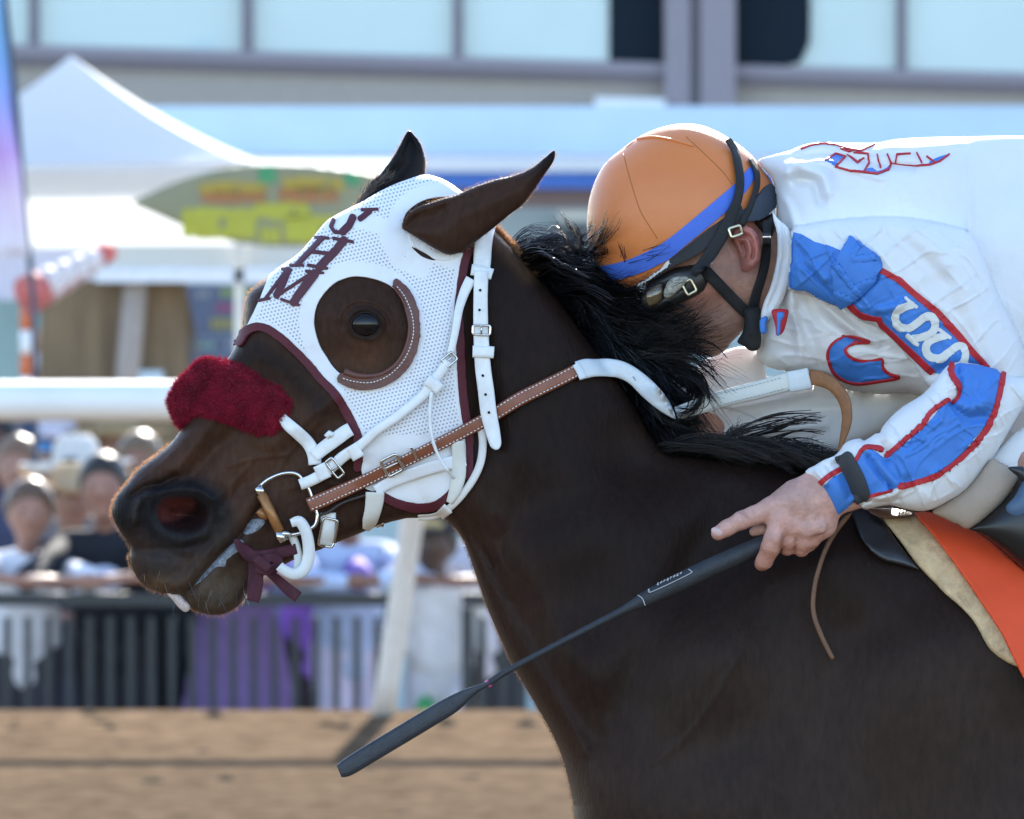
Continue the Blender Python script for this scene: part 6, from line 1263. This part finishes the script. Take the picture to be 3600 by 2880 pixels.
fp('red_piping', None, red, off=.0026, th=.002, lines=[(cr(Q('c5', [(1905, 172), (1880, 290), (1846, 396), (1786, 490), (1700, 582), (1590, 668), (1480, 710), (1386, 734)]), 3), 19)], label='red piping below the forearm panel')
fp('red_piping', None, red, off=.0026, th=.002, lines=[(cr(Q('c5', [(1648, 116), (1644, 170), (1682, 230), (1680, 282), (1650, 312)]), 3), 17)], label='red piping round the elbow fold')
fp('red_piping', None, red, off=.0026, th=.002, lines=[(cr(Q('c5', [(1168, 598), (1192, 556), (1222, 538), (1292, 544)]), 3), 13)])
fp('red_piping', None, red, off=.0026, th=.002, lines=[(Q('c5', [(1236, 782), (1290, 768), (1342, 758)]), 11)])
fp('red_piping', None, red, off=.0026, th=.002, lines=[(cr(Q('c5', [(972, 726), (1030, 680), (1086, 648)]), 3), 17)])
band_m = mat('dark_wrist_band', (.035, .038, .042), rough=.75, var=.1, bump=.3, bscale=500)
o = fs.piece('wrist_band', [cr(Q('c5', [(1056, 590), (1098, 572), (1132, 560), (1152, 582), (1192, 650), (1222, 720), (1236, 790), (1200, 804), (1165, 812), (1150, 760), (1112, 680), (1075, 622)]), 2, True)], band_m, slv, off=.004, thick=.005)
# far arm, breeches and boot
far_s, o = pf('sleeve', 'c5', [(225, 335), (300, 185), (420, 82), (560, 30), (650, 36), (700, 90), (712, 180), (760, 215), (940, 215), (1150, 240), (1480, 236), (1510, 330), (1360, 425), (1210, 505), (1085, 585), (1000, 622), (850, 602), (700, 575), (560, 545), (480, 525), (390, 470), (300, 420)], .06, lambda X, Y: .095 - .02 * sstep(2500, 3000, X), silk, jockey, step=5,
    detail=lambda X, Y: .008 * np.exp(-(dline(Q('c5', [(540, 330), (700, 300), (940, 255)]), X, Y) / 16) ** 2) - .008 * np.exp(-(dline(Q('c5', [(600, 420), (800, 350), (1100, 340)]), X, Y) / 24) ** 2) + .006 * np.exp(-(dline(Q('c5', [(500, 470), (700, 450), (1000, 420)]), X, Y) / 18) ** 2) + .008 * vnoise(X, Y, 120, 81, 3))
o['label'] = 'far white sleeve glowing in the backlight under the chin'
knit = mat('beige_knit', (.40, .32, .25), rough=.85, var=.08, bump=.6, bscale=900)
pf('breeches', 'p', [(3200, 1520), (3320, 1430), (3600, 1390), (4200, 1000), (4500, 1100), (4300, 1500), (3800, 1710), (3400, 1800), (3220, 1780), (3170, 1640)], .07, .15, silk, jockey, step=10, label='white breeches over the far thigh')
br_s, breeches = pf('breeches', 'p', [(3460, 1640), (3530, 1560), (3620, 1480), (3800, 1350), (4000, 1150), (4250, 950), (4500, 900), (4700, 1050), (4650, 1350), (4400, 1550), (4050, 1640), (3800, 1720), (3650, 1740), (3520, 1720)], .09, -.16, silk, jockey, step=8, label='white breeches over the thigh')
pf('knee_band', 'c5', [(1842, 598), (1890, 612), (1935, 634), (1985, 684), (1945, 762), (1865, 852), (1742, 946), (1682, 928), (1602, 892), (1548, 856), (1640, 798), (1745, 722)], .055, -.20, knit, breeches, step=4, label='beige knitted cuff at the knee')
boot_m = mat('black_boot', (.008, .008, .009), rough=.32, var=.2, spec=.45)
bt_s, boot = pf('boot', 'c5', [(1740, 950), (1790, 915), (1862, 858), (1945, 775), (1990, 690), (2080, 700), (2400, 1000), (2900, 1600), (3200, 2100), (3050, 2300), (2800, 2050), (2400, 1500), (2030, 1172), (1940, 1090), (1850, 1015), (1790, 972)], .06, -.205, boot_m, jockey, step=6, label='shiny black riding boot')
pf('boot_top', 'c5', [(1920, 835), (1960, 790), (2000, 720), (2030, 690), (2120, 740), (2080, 860), (1990, 930), (1930, 880)], .05, -.225, mat('denim_blue_leather', (.05, .10, .17), rough=.45, var=.15), boot, step=5, label='blue-grey top of the boot')
pf('boot_top', 'c5', [(1930, 640), (1975, 632), (2010, 636), (2030, 690), (2000, 710), (1975, 680)], .03, -.235, black_l, boot, step=4)

# body: head, neck, trunk, limbs and hands
def w3(c, x, y, yd): 
    q = Q(c, [(x, y)])[0]; return W(q[0], q[1], yd)
c3p = lambda x, y, yd: w3('c3', x, y, yd)
def f_head(P):
    my = .012
    d = sd_cone(P, c3p(980, 660, my), c3p(1040, 900, my), .074, .070, (1, 1.05, 1))
    d = smin(d, sd_cone(P, c3p(1080, 980, my), c3p(985, 1290, my), .070, .052, (1, 1.05, 1)), .03)
    d = smin(d, sd_cone(P, c3p(1290, 1090, my), c3p(1120, 1500, my), .050, .026, (1, .92, 1)), .03)      # jaw and chin
    d = smin(d, sd_cone(P, c3p(1360, 1180, my - .045), c3p(1240, 1400, my - .03), .016, .016), .03)       # near jaw corner
    d = smin(d, sd_cone(P, c3p(1010, 1200, my - .048), c3p(1130, 1150, my - .058), .013, .010), .03)      # cheek bone
    d = smin(d, sd_cone(P, c3p(800, 1180, my), c3p(745, 1345, my), .012, .016), .02)                      # nose
    d = smin(d, sd_cone(P, c3p(760, 1350, my - .012), c3p(800, 1370, my - .014), .009, .009), .01)
    d = smin(d, sd_cone(P, c3p(900, 1430, my - .012), c3p(870, 1420, my + .012), .012, .012), .02)        # lips
    d = -smin(-d, sd_cone(P, c3p(885, 1440, my - .03), c3p(860, 1430, my + .03), .0035, .0035), .006)
    d = -smin(-d, sd_ell(P, c3p(870, 1170, my - .045), (.017, .012, .012)), .012)                         # eye socket
    d = smin(d, sd_cone(P, c3p(1360, 1020, my + .008), c3p(1760, 1180, my + .01), .064, .068, (1, 1.1, 1)), .03)  # neck
    return d
V, F = nets(f_head, c3p(560, 1680, -.115), c3p(1800, 480, .125), .0030); V = smooth_mesh(V, F, 1, .4)
def pix(V): k = S * (D + V[:, 1]) / D; return V[:, 0] / k + CX, CY - (V[:, 2] - H) / k
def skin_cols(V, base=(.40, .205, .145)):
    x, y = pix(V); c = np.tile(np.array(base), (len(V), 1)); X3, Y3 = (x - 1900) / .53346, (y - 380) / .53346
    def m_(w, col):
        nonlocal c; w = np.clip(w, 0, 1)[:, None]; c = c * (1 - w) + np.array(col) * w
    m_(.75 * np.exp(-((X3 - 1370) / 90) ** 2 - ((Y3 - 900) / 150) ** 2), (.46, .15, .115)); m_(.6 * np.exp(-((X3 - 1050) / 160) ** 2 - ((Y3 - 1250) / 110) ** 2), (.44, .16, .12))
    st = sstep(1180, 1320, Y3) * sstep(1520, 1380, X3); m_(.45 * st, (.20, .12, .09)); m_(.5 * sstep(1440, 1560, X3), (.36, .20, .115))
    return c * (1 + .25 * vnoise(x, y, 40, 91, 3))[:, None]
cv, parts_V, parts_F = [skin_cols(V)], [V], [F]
EARP = cr(Q('c3', [(1268, 808), (1318, 776), (1378, 784), (1428, 836), (1450, 918), (1446, 1000), (1408, 1052), (1362, 1078), (1328, 1066), (1322, 1020), (1312, 960), (1288, 905), (1266, 856)]), 4, True)
def ear_det(X, Y):
    e = sdf(EARP, X, Y); g3 = lambda pts, w: np.exp(-(dline(cr(Q('c3', pts), 4), X, Y) / w) ** 2)
    back = g3([(1290, 800), (1340, 792), (1400, 830), (1432, 900), (1432, 980), (1400, 1040)], 10)
    return (.0060 * back - .0050 * g3([(1320, 838), (1375, 850), (1405, 920), (1400, 985)], 7) + .0035 * g3([(1318, 868), (1360, 872), (1380, 930), (1370, 985), (1345, 1010)], 7)
            - .0085 * g3([(1330, 905), (1345, 945), (1338, 975)], 11) + .0035 * g3([(1306, 930), (1312, 965)], 7) + .002 * g3([(1350, 1055), (1362, 1040)], 12))
es_ = puff(EARP, 2.5, .013, lambda X, Y: -.074 + .014 * sstep(2650, 2590, X), detail=ear_det, p=3)
ec_ = np.tile(np.array([.44, .16, .12]), (len(es_.V), 1)); xe_, ye_ = es_.P2[:, 0], es_.P2[:, 1]
wk = np.exp(-(dline(Q('c3', [(1330, 900), (1345, 945), (1338, 985)]), xe_, ye_) / 13) ** 2)[:, None]; ec_ = ec_ * (1 - .6 * wk) + np.array([.16, .05, .035]) * .6 * wk
wk = np.exp(-(dline(Q('c3', [(1340, 785), (1420, 830), (1446, 930)]), xe_, ye_) / 14) ** 2)[:, None]; ec_ = ec_ * (1 - .6 * wk) + np.array([.55, .17, .13]) * .6 * wk

# helmet surface and head depth for the straps
HEL = cr(Q('c3', [(306, 790), (310, 690), (322, 600), (352, 500), (396, 410), (450, 340), (520, 284), (580, 236), (650, 190), (740, 146), (850, 114), (960, 103), (1070, 118), (1170, 158), (1250, 204), (1330, 258), (1400, 320), (1460, 400), (1512, 470), (1546, 540), (1556, 600), (1532, 662), (1482, 712), (1420, 742), (1340, 746), (1260, 750), (1190, 790), (1100, 850), (1000, 920), (900, 985), (800, 1060), (710, 1122), (640, 1168), (560, 1188), (480, 1160), (410, 1090), (350, 1000), (316, 890)]), 4, True)
EGG = cr(Q('c3', [(306, 790), (310, 690), (322, 600), (352, 500), (396, 410), (450, 340), (520, 284), (580, 236), (650, 190), (740, 146), (850, 114), (960, 103), (1070, 118), (1170, 158), (1250, 204), (1330, 258), (1400, 320), (1460, 400), (1512, 470), (1546, 540), (1560, 620), (1566, 760), (1545, 900), (1480, 1050), (1350, 1200), (1180, 1300), (980, 1340), (780, 1320), (600, 1260), (450, 1150), (360, 1020), (318, 900)]), 4, True)
lo, hi = EGG.min(0) - 14, EGG.max(0) + 14
he = Surf((lo[0], lo[1], hi[0], hi[1]), 4); pe_ = sdf(EGG, he.X, he.Y); hq = np.sqrt(np.maximum(poisson(pe_ > 0, 4), 0)) * S * 1.12
hq = sc_(hq, .118, 5) + .0018 * vnoise(he.X, he.Y, 120, 95, 3) * np.clip(pe_ / 25, 0, 1)
he.shape(np.minimum(pe_, sdf(HEL, he.X, he.Y)), .012 - hq, .012 + hq); he.mesh()
hd = Surf((2180, 640, 2860, 1290), 5.0); yy = np.linspace(-.11, .06, 70); P = W(hd.X[..., None], hd.Y[..., None], yy[None, None]); fv = np.concatenate([f_head(P[i:i + 12]) for i in range(0, P.shape[0], 12)]); inside = fv < 0
first = np.argmax(inside, -1); hit = inside.any(-1); hd.shape(np.where(hit, 10.0, -10.0), np.where(hit, yy[first], 0), np.zeros(hd.X.shape))
def HEADY(px, py): return np.minimum(np.minimum(he.at(px, py), hd.at(px, py)), .01)
# hands
c8 = lambda x, y, yd: w3('c8', x, y, yd)
def f_hand(P):
    fl = (1, 1.55, 1); z = -.212
    d = smin_all([sd_cone(P, c8(1900, 480, z + .004), c8(1480, 585, z), .029, .0305, fl), sd_cone(P, c8(1480, 590, z), c8(1230, 760, z - .002), .029, .029, fl), sd_cone(P, c8(1330, 720, z), c8(1470, 900, z), .026, .0185, fl), sd_cone(P, c8(1300, 700, z), c8(1090, 850, z - .003), .024, .0165, fl), sd_cone(P, c8(1320, 800, z), c8(1300, 950, z - .003), .022, .017, fl)], .012)
    d = smin(d, sd_cone(P, c8(1520, 760, z), c8(1530, 900, z + .002), .018, .0150, fl), .012)
    th = [(1210, 640, .0235), (960, 740, .0150), (760, 815, .0116), (640, 860, .0112), (480, 945, .0100), (385, 1000, .0092)]
    t = smin_all([sd_cone(P, c8(a[0], a[1], z - .001), c8(b[0], b[1], z - .002), a[2], b[2]) for a, b in zip(th[:-1], th[1:])], .004); d = smin(d, t, .012)
    ix = [(1070, 860, .0148, z - .006), (985, 1060, .0122, z - .013), (955, 1150, .0120, z - .012), (885, 1300, .0104, z - .001), (860, 1330, .0096, z + .006)]
    t = smin_all([sd_cone(P, c8(a[0], a[1], a[3]), c8(b[0], b[1], b[3]), a[2], b[2]) for a, b in zip(ix[:-1], ix[1:])], .0035); d = smin(d, t, .006)
    for pts in ([(1180, 930, .0135, z - .004), (1150, 1090, .0100, z - .004), (1130, 1160, .0095, z + .004), (1100, 1130, .009, z + .02)], [(1340, 960, .0135, z - .004), (1310, 1110, .0100, z - .003), (1285, 1175, .0092, z + .004), (1240, 1150, .009, z + .02)], [(1480, 960, .0125, z), (1410, 1085, .0082, z + .001), (1375, 1130, .0075, z + .008), (1330, 1130, .0075, z + .02)]):
        t = smin_all([sd_cone(P, c8(a[0], a[1], a[3]), c8(b[0], b[1], b[3]), a[2], b[2]) for a, b in zip(pts[:-1], pts[1:])], .003); d = smin(d, t, .0045)
    for a in ((1075, 850), (1190, 925), (1350, 965), (1490, 930)): d = smin(d, sd_ell(P, c8(a[0], a[1], z - .0165), (.0085, .004, .0085)), .008)
    for a, b in (((1080, 840), (1400, 620)), ((1210, 900), (1440, 650)), ((1350, 930), (1480, 680))): d = smin(d, sd_cone(P, c8(*a, z - .0172), c8(*b, z - .0168), .0024, .0024), .005)   # tendons
    for pts in ([(1500, 520), (1330, 600), (1180, 610), (1040, 680)], [(1330, 600), (1250, 700), (1240, 790)], [(1480, 600), (1420, 720), (1440, 830)]):
        for a, b in zip(pts[:-1], pts[1:]): d = smin(d, sd_cone(P, c8(*a, z - .0185), c8(*b, z - .0175), .0016, .0014), .004)
    # the palm side of the thumb closing over the whip
    d = smin(d, sd_cone(P, c8(860, 950, z + .018), c8(770, 985, z + .02), .0085, .006), .006)
    return d
V, F = nets(f_hand, c8(230, 1480, -.262), c8(1960, 200, -.165), .0019); V = smooth_mesh(V, F, 1, .4)
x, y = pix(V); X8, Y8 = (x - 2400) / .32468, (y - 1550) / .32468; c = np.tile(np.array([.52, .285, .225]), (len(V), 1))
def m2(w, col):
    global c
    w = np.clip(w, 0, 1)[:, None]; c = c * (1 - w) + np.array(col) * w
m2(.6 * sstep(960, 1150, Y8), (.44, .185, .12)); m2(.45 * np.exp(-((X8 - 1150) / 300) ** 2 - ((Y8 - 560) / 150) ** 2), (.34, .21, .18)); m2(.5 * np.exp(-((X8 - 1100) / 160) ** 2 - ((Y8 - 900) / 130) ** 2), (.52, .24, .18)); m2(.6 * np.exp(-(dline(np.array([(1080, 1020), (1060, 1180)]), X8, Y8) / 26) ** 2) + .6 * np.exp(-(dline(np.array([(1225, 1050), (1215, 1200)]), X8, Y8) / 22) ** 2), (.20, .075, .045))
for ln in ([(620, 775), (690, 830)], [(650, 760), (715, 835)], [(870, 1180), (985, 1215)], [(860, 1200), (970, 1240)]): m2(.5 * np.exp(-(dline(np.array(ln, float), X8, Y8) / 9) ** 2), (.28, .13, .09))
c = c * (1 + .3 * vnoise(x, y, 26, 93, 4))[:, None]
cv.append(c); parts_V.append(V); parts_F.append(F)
c5w = lambda x, y, yd: w3('c5', x, y, yd)
def f_far(P):
    d = sd_cone(P, c5w(470, 420, .085), c5w(350, 470, .06), .024, .026)
    for k, (a, b, e) in enumerate((((400, 400), (300, 470), (250, 545)), ((420, 440), (330, 490), (285, 560)), ((440, 470), (360, 510), (320, 565)), ((455, 500), (390, 530), (350, 560)))):
        d = smin(d, smin(sd_cone(P, c5w(*a, .05), c5w(*b, .03 + .004 * k), .011, .0105), sd_cone(P, c5w(*b, .03 + .004 * k), c5w(*e, .03 + .006 * k), .0105, .009), .003), .005)
    return smin(d, sd_cone(P, c5w(380, 420, .05), c5w(270, 440, .05), .011, .009), .006)
V, F = nets(f_far, c5w(150, 640, -.01), c5w(600, 330, .13), .003); cv.append(np.tile([.45, .23, .17], (len(V), 1))); parts_V.append(V); parts_F.append(F)
pw = lambda x, y, yd: W(x, y, yd)
def f_trunk(P):
    d = smin_all([sd_cone(P, pw(2760, 1020, .012), pw(3000, 920, 0), .045, .075, (1, 1.1, 1)), sd_cone(P, pw(3000, 920, 0), pw(3800, 850, 0), .08, .08, (1, 1.1, 1)), sd_cone(P, pw(3800, 850, 0), pw(4250, 1000, 0), .08, .07, (1, 1.1, 1))], .03)
    for s in (-1, 1):
        d = smin_all([d, sd_cone(P, pw(3000, 960, s * .07), pw(3340, 1240, s * .12), .028, .022), sd_cone(P, pw(3340, 1240, s * .12), pw(3400, 1450, s * .165 if s < 0 else .10), .022, .020), sd_cone(P, pw(3400, 1450, s * .165 if s < 0 else .10), pw(2960, 1705, s * .212 if s < 0 else .095), .020, .018), sd_cone(P, pw(4250, 1100, s * .12), pw(3700, 1590, s * .16), .05, .035), sd_cone(P, pw(3650, 1640, s * .19), pw(4330, 2350, s * .22), .03, .026), sd_cone(P, pw(4330, 2380, s * .22), pw(3900, 2520, s * .22), .028, .024)], .015)
    return d
V, F = nets(f_trunk, pw(2500, 2760, -.30), pw(4900, 500, .30), .014); cv.append(np.tile([.42, .22, .16], (len(V), 1))); parts_V.append(V); parts_F.append(F)
nb = 0; FF = []
parts_V.append(es_.V); cv.append(ec_); parts_F.append(es_.F)
tri = lambda f: np.vstack([f[:, [0, 1, 2]], f[:, [0, 2, 3]]]) if f.shape[1] == 4 else f
for v, f in zip(parts_V, parts_F): FF.append(tri(f) + nb); nb += len(v)
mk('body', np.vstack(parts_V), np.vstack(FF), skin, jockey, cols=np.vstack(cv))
# nail
nl = np.stack([np.cos(u_) * np.sin(v_), np.sin(u_) * np.sin(v_), np.cos(v_)], -1).reshape(-1, 3) * np.array([.0078, .0022, .0052]); a_ = .45; R_ = np.array([[math.cos(a_), 0, -math.sin(a_)], [0, 1, 0], [math.sin(a_), 0, math.cos(a_)]])
mk('fingernail', nl @ R_ + c8(372, 985, -.2222), SPF, mat('nail', (.58, .38, .34), rough=.3), jockey)
hr_m = mat('dark_hair', (.012, .009, .008), rough=.5, var=.3)
pf('hair', 'c3', [(1400, 735), (1480, 720), (1535, 690), (1548, 760), (1530, 840), (1500, 900), (1470, 860), (1440, 800)], .05, -.025, hr_m, jockey, step=4)
# helmet with cover, band, straps, goggles
orange_c = mat('orange_cover', (.64, .185, .042), rough=.42, var=.05, vscale=20, bump=.15, bscale=350, spec=.5, sheen=.15)
royal = mat('royal_blue_band', (.055, .145, .58), rough=.6, var=.05, bump=.2, bscale=500)
blk = mat('black_webbing', (.012, .012, .013), rough=.75, var=.2, bump=.4, bscale=900)
gold = mat('pale_gold_wire', (.78, .70, .48), rough=.3, metal=.85, var=.05)
hel = mk('helmet', he.V, he.F, orange_c, jockey); hel['label'] = 'orange jockey helmet cover with a blue band'
hpce = lambda nm, pts, m, off=.0016, th=.0016, n=3, **k: he.piece(nm, [cr(Q('c3', pts), n, True)], m, hel, off=off, thick=th, step=3.0, **k)
hpce('helmet_band', [(1352, 420), (1385, 388), (1412, 398), (1416, 440), (1372, 522), (1292, 622), (1202, 702), (1082, 802), (962, 900), (862, 985), (762, 1040), (642, 1092), (482, 1134), (440, 1112), (385, 1060), (380, 1048), (540, 1012), (650, 970), (770, 912), (860, 850), (960, 770), (1080, 670), (1200, 570), (1290, 490)], royal)
hpce('helmet_edge', [(1304, 640), (1240, 702), (1100, 800), (980, 895), (862, 990), (800, 1050), (720, 1108), (640, 1172), (700, 1150), (800, 1092), (900, 1030), (1000, 985), (1100, 920), (1200, 838), (1262, 770), (1330, 745), (1330, 690)], mat('charcoal_neoprene', (.022, .023, .025), rough=.7, var=.2, bump=.5, bscale=700), off=.004, th=.006)
hpce('helmet_edge', [(1492, 508), (1540, 552), (1556, 600), (1530, 668), (1482, 712), (1420, 742), (1345, 742), (1322, 690), (1372, 640), (1432, 572)], mat('navy_neoprene', (.030, .040, .060), rough=.6, var=.15), off=.005, th=.006, label='navy padded rear edge of the helmet')
hpce('white_tab', [(790, 1060), (830, 1010), (850, 1000), (846, 1040), (815, 1062), (720, 1130), (650, 1165), (700, 1120)], wfelt, off=.006, th=.003)
seam = mat('cover_seam', (.40, .125, .022), rough=.7)
for pts in ([(545, 300), (600, 500), (660, 680), (720, 780), (770, 860)], [(960, 190), (1100, 320), (1200, 420), (1260, 500)]):
    l = cr(Q('c3', pts), 8); b = MB(); b.tube(W(l[:, 0], l[:, 1], he.at(l[:, 0], l[:, 1]) + .0001), .0007, 6); b.build('seam', seam, hel)
l = cr(Q('c3', [(640, 205), (740, 192), (850, 206), (950, 232), (1010, 250)]), 8); b = MB(); b.tube(W(l[:, 0], l[:, 1], he.at(l[:, 0], l[:, 1]) - .0012), np.linspace(.0022, .0012, len(l)), 8); b.build('seam', orange_c, hel)
pf('cover_button', 'c3', [(556, 268), (585, 236), (628, 212), (650, 215), (640, 238), (600, 262), (566, 280)], .012, -.005, orange_c, hel, step=3)
hst = lambda nm, pts, w, off=.005, th=.003, **k: strap(nm, Q('c3', pts), w, blk, hel, off=off, thick=th, surf=HEADY, **k)
hst('goggle_strap', [(1236, 205), (1285, 290), (1308, 400), (1316, 500), (1300, 600), (1262, 700), (1222, 790), (1160, 900), (1080, 1020), (1010, 1090)], [24, 28, 30, 30, 32, 40, 46, 46, 44, 34], off=.007, label='front black goggle strap crossing the helmet')
hst('goggle_strap', [(1385, 330), (1425, 420), (1428, 510), (1402, 600), (1370, 680), (1325, 770)], [18, 20, 21, 21, 22, 24], off=.007, label='rear black goggle strap')
chin = hst('chin_strap', [(1490, 740), (1492, 880), (1484, 1000), (1460, 1110), (1425, 1220), (1400, 1330)], [26, 30, 32, 32, 34, 40], off=.004)
hst('chin_strap', [(1085, 1070), (1190, 1180), (1290, 1285), (1385, 1375)], [42, 42, 42, 40], off=.006)
pf('chin_cup', 'c3', [(1340, 1330), (1400, 1310), (1450, 1322), (1456, 1440), (1450, 1575), (1390, 1602), (1340, 1570), (1296, 1540), (1330, 1480), (1345, 1400)], .03, -.045, blk, hel, step=4, detail=lambda X, Y: .004 * vnoise(X, Y, 30, 97, 2))
gogf = mat('dark_goggle_frame', (.018, .017, .016), rough=.4, var=.2)
_, gb_ = pf('goggle_frame', 'c3', [(1130, 1060), (1080, 1012), (1000, 1030), (900, 1050), (820, 1090), (740, 1140), (690, 1200), (660, 1270), (700, 1320), (780, 1330), (880, 1300), (980, 1262), (1070, 1210), (1120, 1140)], .026, -.052, gogf, hel, step=3, detail=lambda X, Y: -.006 * np.exp(-(dline(Q('c3', [(760, 1240), (900, 1160)]), X, Y) / 24) ** 2))
pf('goggle_lens', 'c3', [(812, 1240), (822, 1180), (850, 1130), (900, 1110), (965, 1106), (978, 1130), (935, 1180), (900, 1215), (850, 1250)], .010, -.072, mat('pale_goggle_vent', (.33, .31, .25), rough=.5, var=.7, vscale=200), gb_, step=3, label='pale speckled side vent of the goggles')
pf('goggle_lens', 'c3', [(690, 1230), (740, 1180), (800, 1150), (806, 1240), (770, 1290), (710, 1300)], .010, -.068, mat('amber_lens', (.10, .065, .03), rough=.12, var=.3, coat=.5), gb_, step=3)
buckle('buckle', Q('c3', [(1285, 812)])[0], 41, 32, math.radians(-18), hel, lambda a, b_: HEADY(a, b_) - .0125, .0018, gold, tongue=False)
buckle('buckle', Q('c3', [(980, 1180)])[0], 36, 46, math.radians(-28), hel, lambda a, b_: np.full(np.shape(a), float(HEADY(np.array(2423.), np.array(1009.))) - .020), .0018, gold, tongue=False)

# ------------------------------------------------------------------ the whip
whip = empty('riding_whip', (.1, -.2, 1.3), 'black riding whip with a long padded end held low in the hand of the jockey', 'whip')
hnd = mat('black_rubber_handle', (.022, .025, .030), rough=.62, var=.25, vscale=60, bump=.4, bscale=260)
wy = -.196
sh = cr(Q('p', [(2990, 1775), (2850, 1835), (2672, 1918), (2560, 1968), (2438, 2024), (2330, 2076), (2262, 2110), (2215, 2134), (2171, 2156), (2000, 2244), (1837, 2330), (1770, 2368), (1712, 2406)]), 6)
rad = np.interp(np.arange(len(sh)), np.arange(13) * 6, [.010, .0105, .0115, .0122, .0122, .0112, .0095, .0066, .0052, .0044, .0040, .0040, .0042])
b = MB(); b.tube(W(sh[:, 0], sh[:, 1], wy), rad, 14); b.build('shaft', hnd, whip)
V, F = ribbon(Q('p', [(1724, 2400), (1690, 2416), (1650, 2436), (1590, 2476), (1500, 2530), (1400, 2590), (1300, 2650), (1222, 2698), (1192, 2712)]), [14, 20, 36, 62, 66, 66, 66, 62, 46], lambda a, b_: wy + 0 * a, .007, 0, 6, .007, 0)
mk('padded_end', V, F, mat('black_foam', (.024, .028, .036), rough=.5, var=.25, vscale=80, bump=.4, bscale=500), whip)
b = MB(); b.tube(W(*Q('p', [(1722, 2400), (1712, 2407)]).T, wy), .0052, 12); b.build('ring', mat('pink_tape', (.55, .10, .25), rough=.5), whip)
pr = mat('pale_print', (.45, .46, .46), rough=.7); b = MB()
def hl(pts, r=.0006):
    q = cr(Q('c5', pts), 4); d = []; 
    V = W(q[:, 0], q[:, 1], np.full(len(q), wy - .0118)); b.tube(V, r, 5)
hl([(60, 1282), (84, 1300), (98, 1336)]); hl([(118, 1250), (130, 1266), (320, 1176), (328, 1160), (316, 1152)]); hl([(112, 1252), (124, 1272)])
for i in range(8):
    x, y = 158 + 16.5 * i, 1232 - 7.6 * i
    hl([(x, y), (x + 4, y - 10)]); hl([(x + 4, y - 10), (x + 10, y - 12)])
    if i % 2: hl([(x + 2, y - 5), (x + 9, y - 8)])
    if i % 3 == 0: hl([(x, y), (x + 9, y - 4)])
b.build('print', pr, whip)
